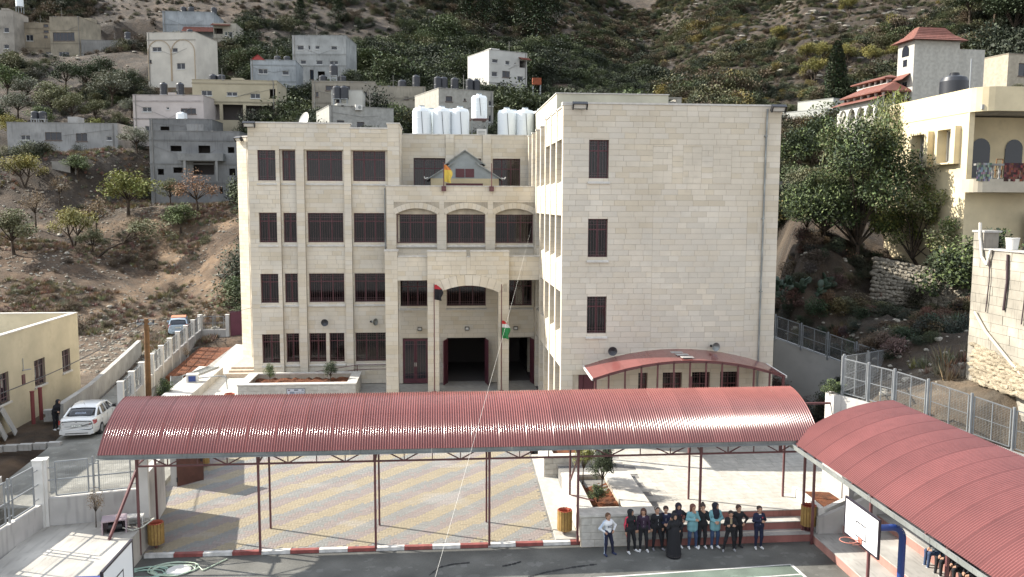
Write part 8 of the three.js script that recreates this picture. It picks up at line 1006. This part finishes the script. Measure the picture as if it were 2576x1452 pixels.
// ------------------------------------------------------------------ scrub, dry grass and loose stones on the slopes (uncountable cover)
{
  const f = rng(1234), inFoot = (x, z, m = 0) => foot.some(([cx, cz, r, tn, hw, hd]) => { const dx = x - cx, dz = z - cz; if (Math.hypot(dx, dz) > r + m + 2) return false; const c = Math.cos(tn), s = Math.sin(tn), u = dx * c - dz * s, v = dx * s + dz * c; return Math.abs(u) < hw + m && Math.abs(v) < hd + m; });
  const bush = [0, 1, 2, 3].map((k) => { const g = new GB(), q = rng(300 + k), lobes = [...Array(5 + k)].map(() => [V(rr(-.3, .3, q), rr(.15, .5, q), rr(-.3, .3, q)), rr(.22, .42, q)]); for (let i = 0; i < 2200; i++) { const [c, r] = lobes[Math.floor(q() * lobes.length)], d = rdir(q), p = c.clone().addScaledVector(d, r * Math.pow(q(), .35)); if (p.y < 0) p.y = Math.abs(p.y) * .4; const j = rr(.6, 1.35, q); leafGeo(g, p, d, rdir(q).lerp(d, .5).normalize(), rr(.036, .075, q), [j, j * rr(.92, 1.06, q), j * rr(.85, 1.05, q)]); } return g.geo(); });
  const tuft = gb((g) => { const q = rng(41); for (let i = 0; i < 34; i++) { const a = q() * 6.28, r = q() * .25, b = V(r * Math.cos(a), 0, r * Math.sin(a)), e = b.clone().add(V(Math.cos(a) * rr(.05, .35, q), rr(.2, .55, q), Math.sin(a) * rr(.05, .35, q))), w = V(-Math.sin(a), 0, Math.cos(a)).multiplyScalar(.025), j = rr(.6, 1.3, q); g.color(j, j, j); g.tri(b.clone().add(w), b.clone().sub(w), e); } });
  const lists = bush.map(() => []), tufts = [], stones = rockGeo.map(() => []);
  const visible = () => { const d = Math.sqrt(mix(70 * 70, 345 * 345, f())), px = rr(-160, 2760); const lat = (px - 1288) / FOC * d; return [lat * cy + d * sy, -d * cy + lat * sy, d, px]; };
  const pal = { dark: [.04, .05, .03], green: [.075, .095, .042], olive: [.115, .115, .06], dry: [.12, .09, .06], grey: [.12, .12, .09], yel: [.20, .165, .055] };
  for (let i = 0; i < 62000; i++) {
    const [x, z, d, px] = visible(); if (inFoot(x, z, .8)) continue; if (z > -74 && x > -20 && x < 18) continue; if (d < 100 && px < 640 && pathDist(x, z) < 1.5) continue;
    const cl = fbm(x / 16, z / 16, 70, 3), cl2 = fbm(x / 5, z / 5, 74, 2); let den, ks, size;
    const right = px > 1640, mid = px > 600 && !right;
    if (px <= 620 && d < 112) { if (px < 600 && cl > .5 && f() < .6) { den = .25; ks = ['dry', 'dry', 'olive', 'green']; size = rr(.5, 1.3); } else den = 0; }
    else if (px <= 620 && d < 178) { den = sst(.36, .6, cl) * .9; ks = ['dark', 'green', 'olive', 'grey', 'dry']; size = rr(1.2, 3.0); }
    else if (px <= 620) { den = .22 + .78 * sst(.36, .58, cl); ks = ['dry', 'dark', 'olive', 'dry', 'dark', 'grey']; size = rr(.7, 2.6); }
    else if (mid) { den = .35 + .65 * sst(.33, .55, cl); ks = d < 215 ? ['dark', 'dark', 'green', 'green', 'olive', 'grey'] : ['dark', 'olive', 'dry', 'green', 'dark']; size = d < 215 ? rr(1.8, 4.6) : rr(1.4, 3.8); if (d > 175 && px < 1050) den *= .62; }
    else { den = .5 + .5 * sst(.36, .56, cl); ks = ['olive', 'green', 'dry', 'dark', 'olive', 'yel', 'green', 'grey']; size = rr(1.0, 3.0); if (px < 1850) size *= 1.25; if (px > 2480 && d > 110) { ks = ['dark', 'dark', 'green']; size *= 1.5; den = 1; } }
    if (f() > den || !ks) continue; const c = pal[ks[Math.floor(clamp(cl2 * .9 + (f() - .5) * .6, 0, .999) * ks.length)]], k = rr(.75, 1.25);
    size *= mix(.55, 1.45, sst(.3, .62, cl)) * (f() < .06 ? 1.6 : 1); lists[Math.floor(f() * 4)].push([x, land(x, z) - .12 * size, z, size, c.map((v) => v * k)]);
  }
  for (let i = 0; i < 12000; i++) { const d = Math.sqrt(mix(66 * 66, 125 * 125, f())), px = rr(-120, 620), lat = (px - 1288) / FOC * d, x = lat * cy + d * sy, z = -d * cy + lat * sy; if (inFoot(x, z) || pathDist(x, z) < .6 || x > -19) continue; const n = fbm(x / 7, z / 7, 80, 3); if (f() < sst(.4, .58, n)) tufts.push([x, land(x, z) - .03, z, rr(.5, 1.2), [.19, .145, .09].map((v) => v * rr(.7, 1.3))]); }
  for (let i = 0; i < 1500; i++) { const x = rr(17.5, 36), z = rr(-58, -33); if (inFoot(x, z)) continue; if (f() < sst(.42, .6, fbm(x / 4, z / 4, 84, 3))) tufts.push([x, land(x, z) - .05, z, rr(.7, 1.6), [.17, .13, .075].map((v) => v * rr(.6, 1.2))]); }
  for (let i = 0; i < 420; i++) { const x = rr(18, 34), z = rr(-57, -40); if (inFoot(x, z)) continue; lists[i % 4].push([x, land(x, z) - .1, z, rr(.6, 1.7), (f() < .5 ? pal.dark : pal.dry).map((v) => v * rr(.7, 1.2))]); }
  // stones: field, rubble by the road, limestone ledges along the terraces
  for (let i = 0; i < 11000; i++) { const d = Math.sqrt(mix(58 * 58, 128 * 128, f())), px = rr(-120, 630), lat = (px - 1288) / FOC * d, x = lat * cy + d * sy, z = -d * cy + lat * sy; if (inFoot(x, z) || x > -20.8) continue; const near = z > -82 && x > -34; if (!near && f() > .35) continue; stones[i % 6].push([x, land(x, z), z, near ? rr(.06, .4) * rr(.5, 1) : rr(.08, .42) * rr(.5, 1), rr(.7, 1.15), 1]); }
  for (let i = 0; i < 52000; i++) { const [x, z, d, px] = visible(); if (inFoot(x, z) || (z > -76 && x > -20 && x < 18)) continue; const h = land(x, z), sl = Math.abs(land(x, z - 1.1) - h); const right = px > 1560; const p = right ? sst(.75, 1.5, sl) * .95 + .05 : (px > 600 ? .05 : .035); if (f() < p) stones[i % 6].push([x, h, z, right ? rr(.3, 1.0) : rr(.25, .8), rr(.7, 1.25), right ? 2.4 : 1.3]); }
  for (let i = 0; i < 900; i++) { const x = rr(17.6, 36), z = rr(-56, -33); if (inFoot(x, z)) continue; stones[i % 6].push([x, land(x, z), z, rr(.06, .5) * rr(.4, 1), rr(.6, 1.1), 1.1]); }
  const o = new THREE.Object3D(), cc = new THREE.Color();
  const inst = (name, geo, m, list, fn) => { if (!list.length) return; const im = new THREE.InstancedMesh(geo, m, list.length); list.forEach((q, i) => { fn(q); o.updateMatrix(); im.setMatrixAt(i, o.matrix); im.setColorAt(i, cc.setRGB(...(Array.isArray(q[4]) ? q[4] : [.47 * q[4], .44 * q[4], .385 * q[4]]))); }); im.name = numbered(name); im.castShadow = im.receiveShadow = true; im.userData = { kind: 'stuff' }; scene.add(im); return im; };
  lists.forEach((l, k) => tagStuff(inst('scrub', bush[k], leafMat, l, (q) => { o.position.set(q[0], q[1], q[2]); o.rotation.set(0, f() * 6.28, 0); o.scale.set(q[3] * rr(.85, 1.2), q[3] * rr(.65, 1), q[3] * rr(.85, 1.2)); }), 'scrub bushes covering the hillside', 'scrub'));
  tagStuff(inst('dry_grass', tuft, leafMat, tufts, (q) => { o.position.set(q[0], q[1], q[2]); o.rotation.set(0, f() * 6.28, 0); o.scale.setScalar(q[3]); }), 'dry brown grass tufts on the open slopes', 'grass');
  stones.forEach((l, k) => tagStuff(inst('loose_stones', rockGeo[k], mat([1, 1, 1], .95, { tex: 'rock', m: .5 }), l, (q) => { o.position.set(q[0], q[1] + q[3] * .1, q[2]); o.rotation.set((f() - .5) * .5, q[5] > 2 ? (f() - .5) * .9 : f() * 6.28, (f() - .5) * .4); o.scale.set(q[3] * q[5], q[3] * .75, q[3]); }), 'pale limestone rocks strewn over the slopes', 'stones'));
  function tagStuff(im, label, category) { if (im) { im.userData.label = label; im.userData.category = category; } }
}
renderer.render(scene, camera);
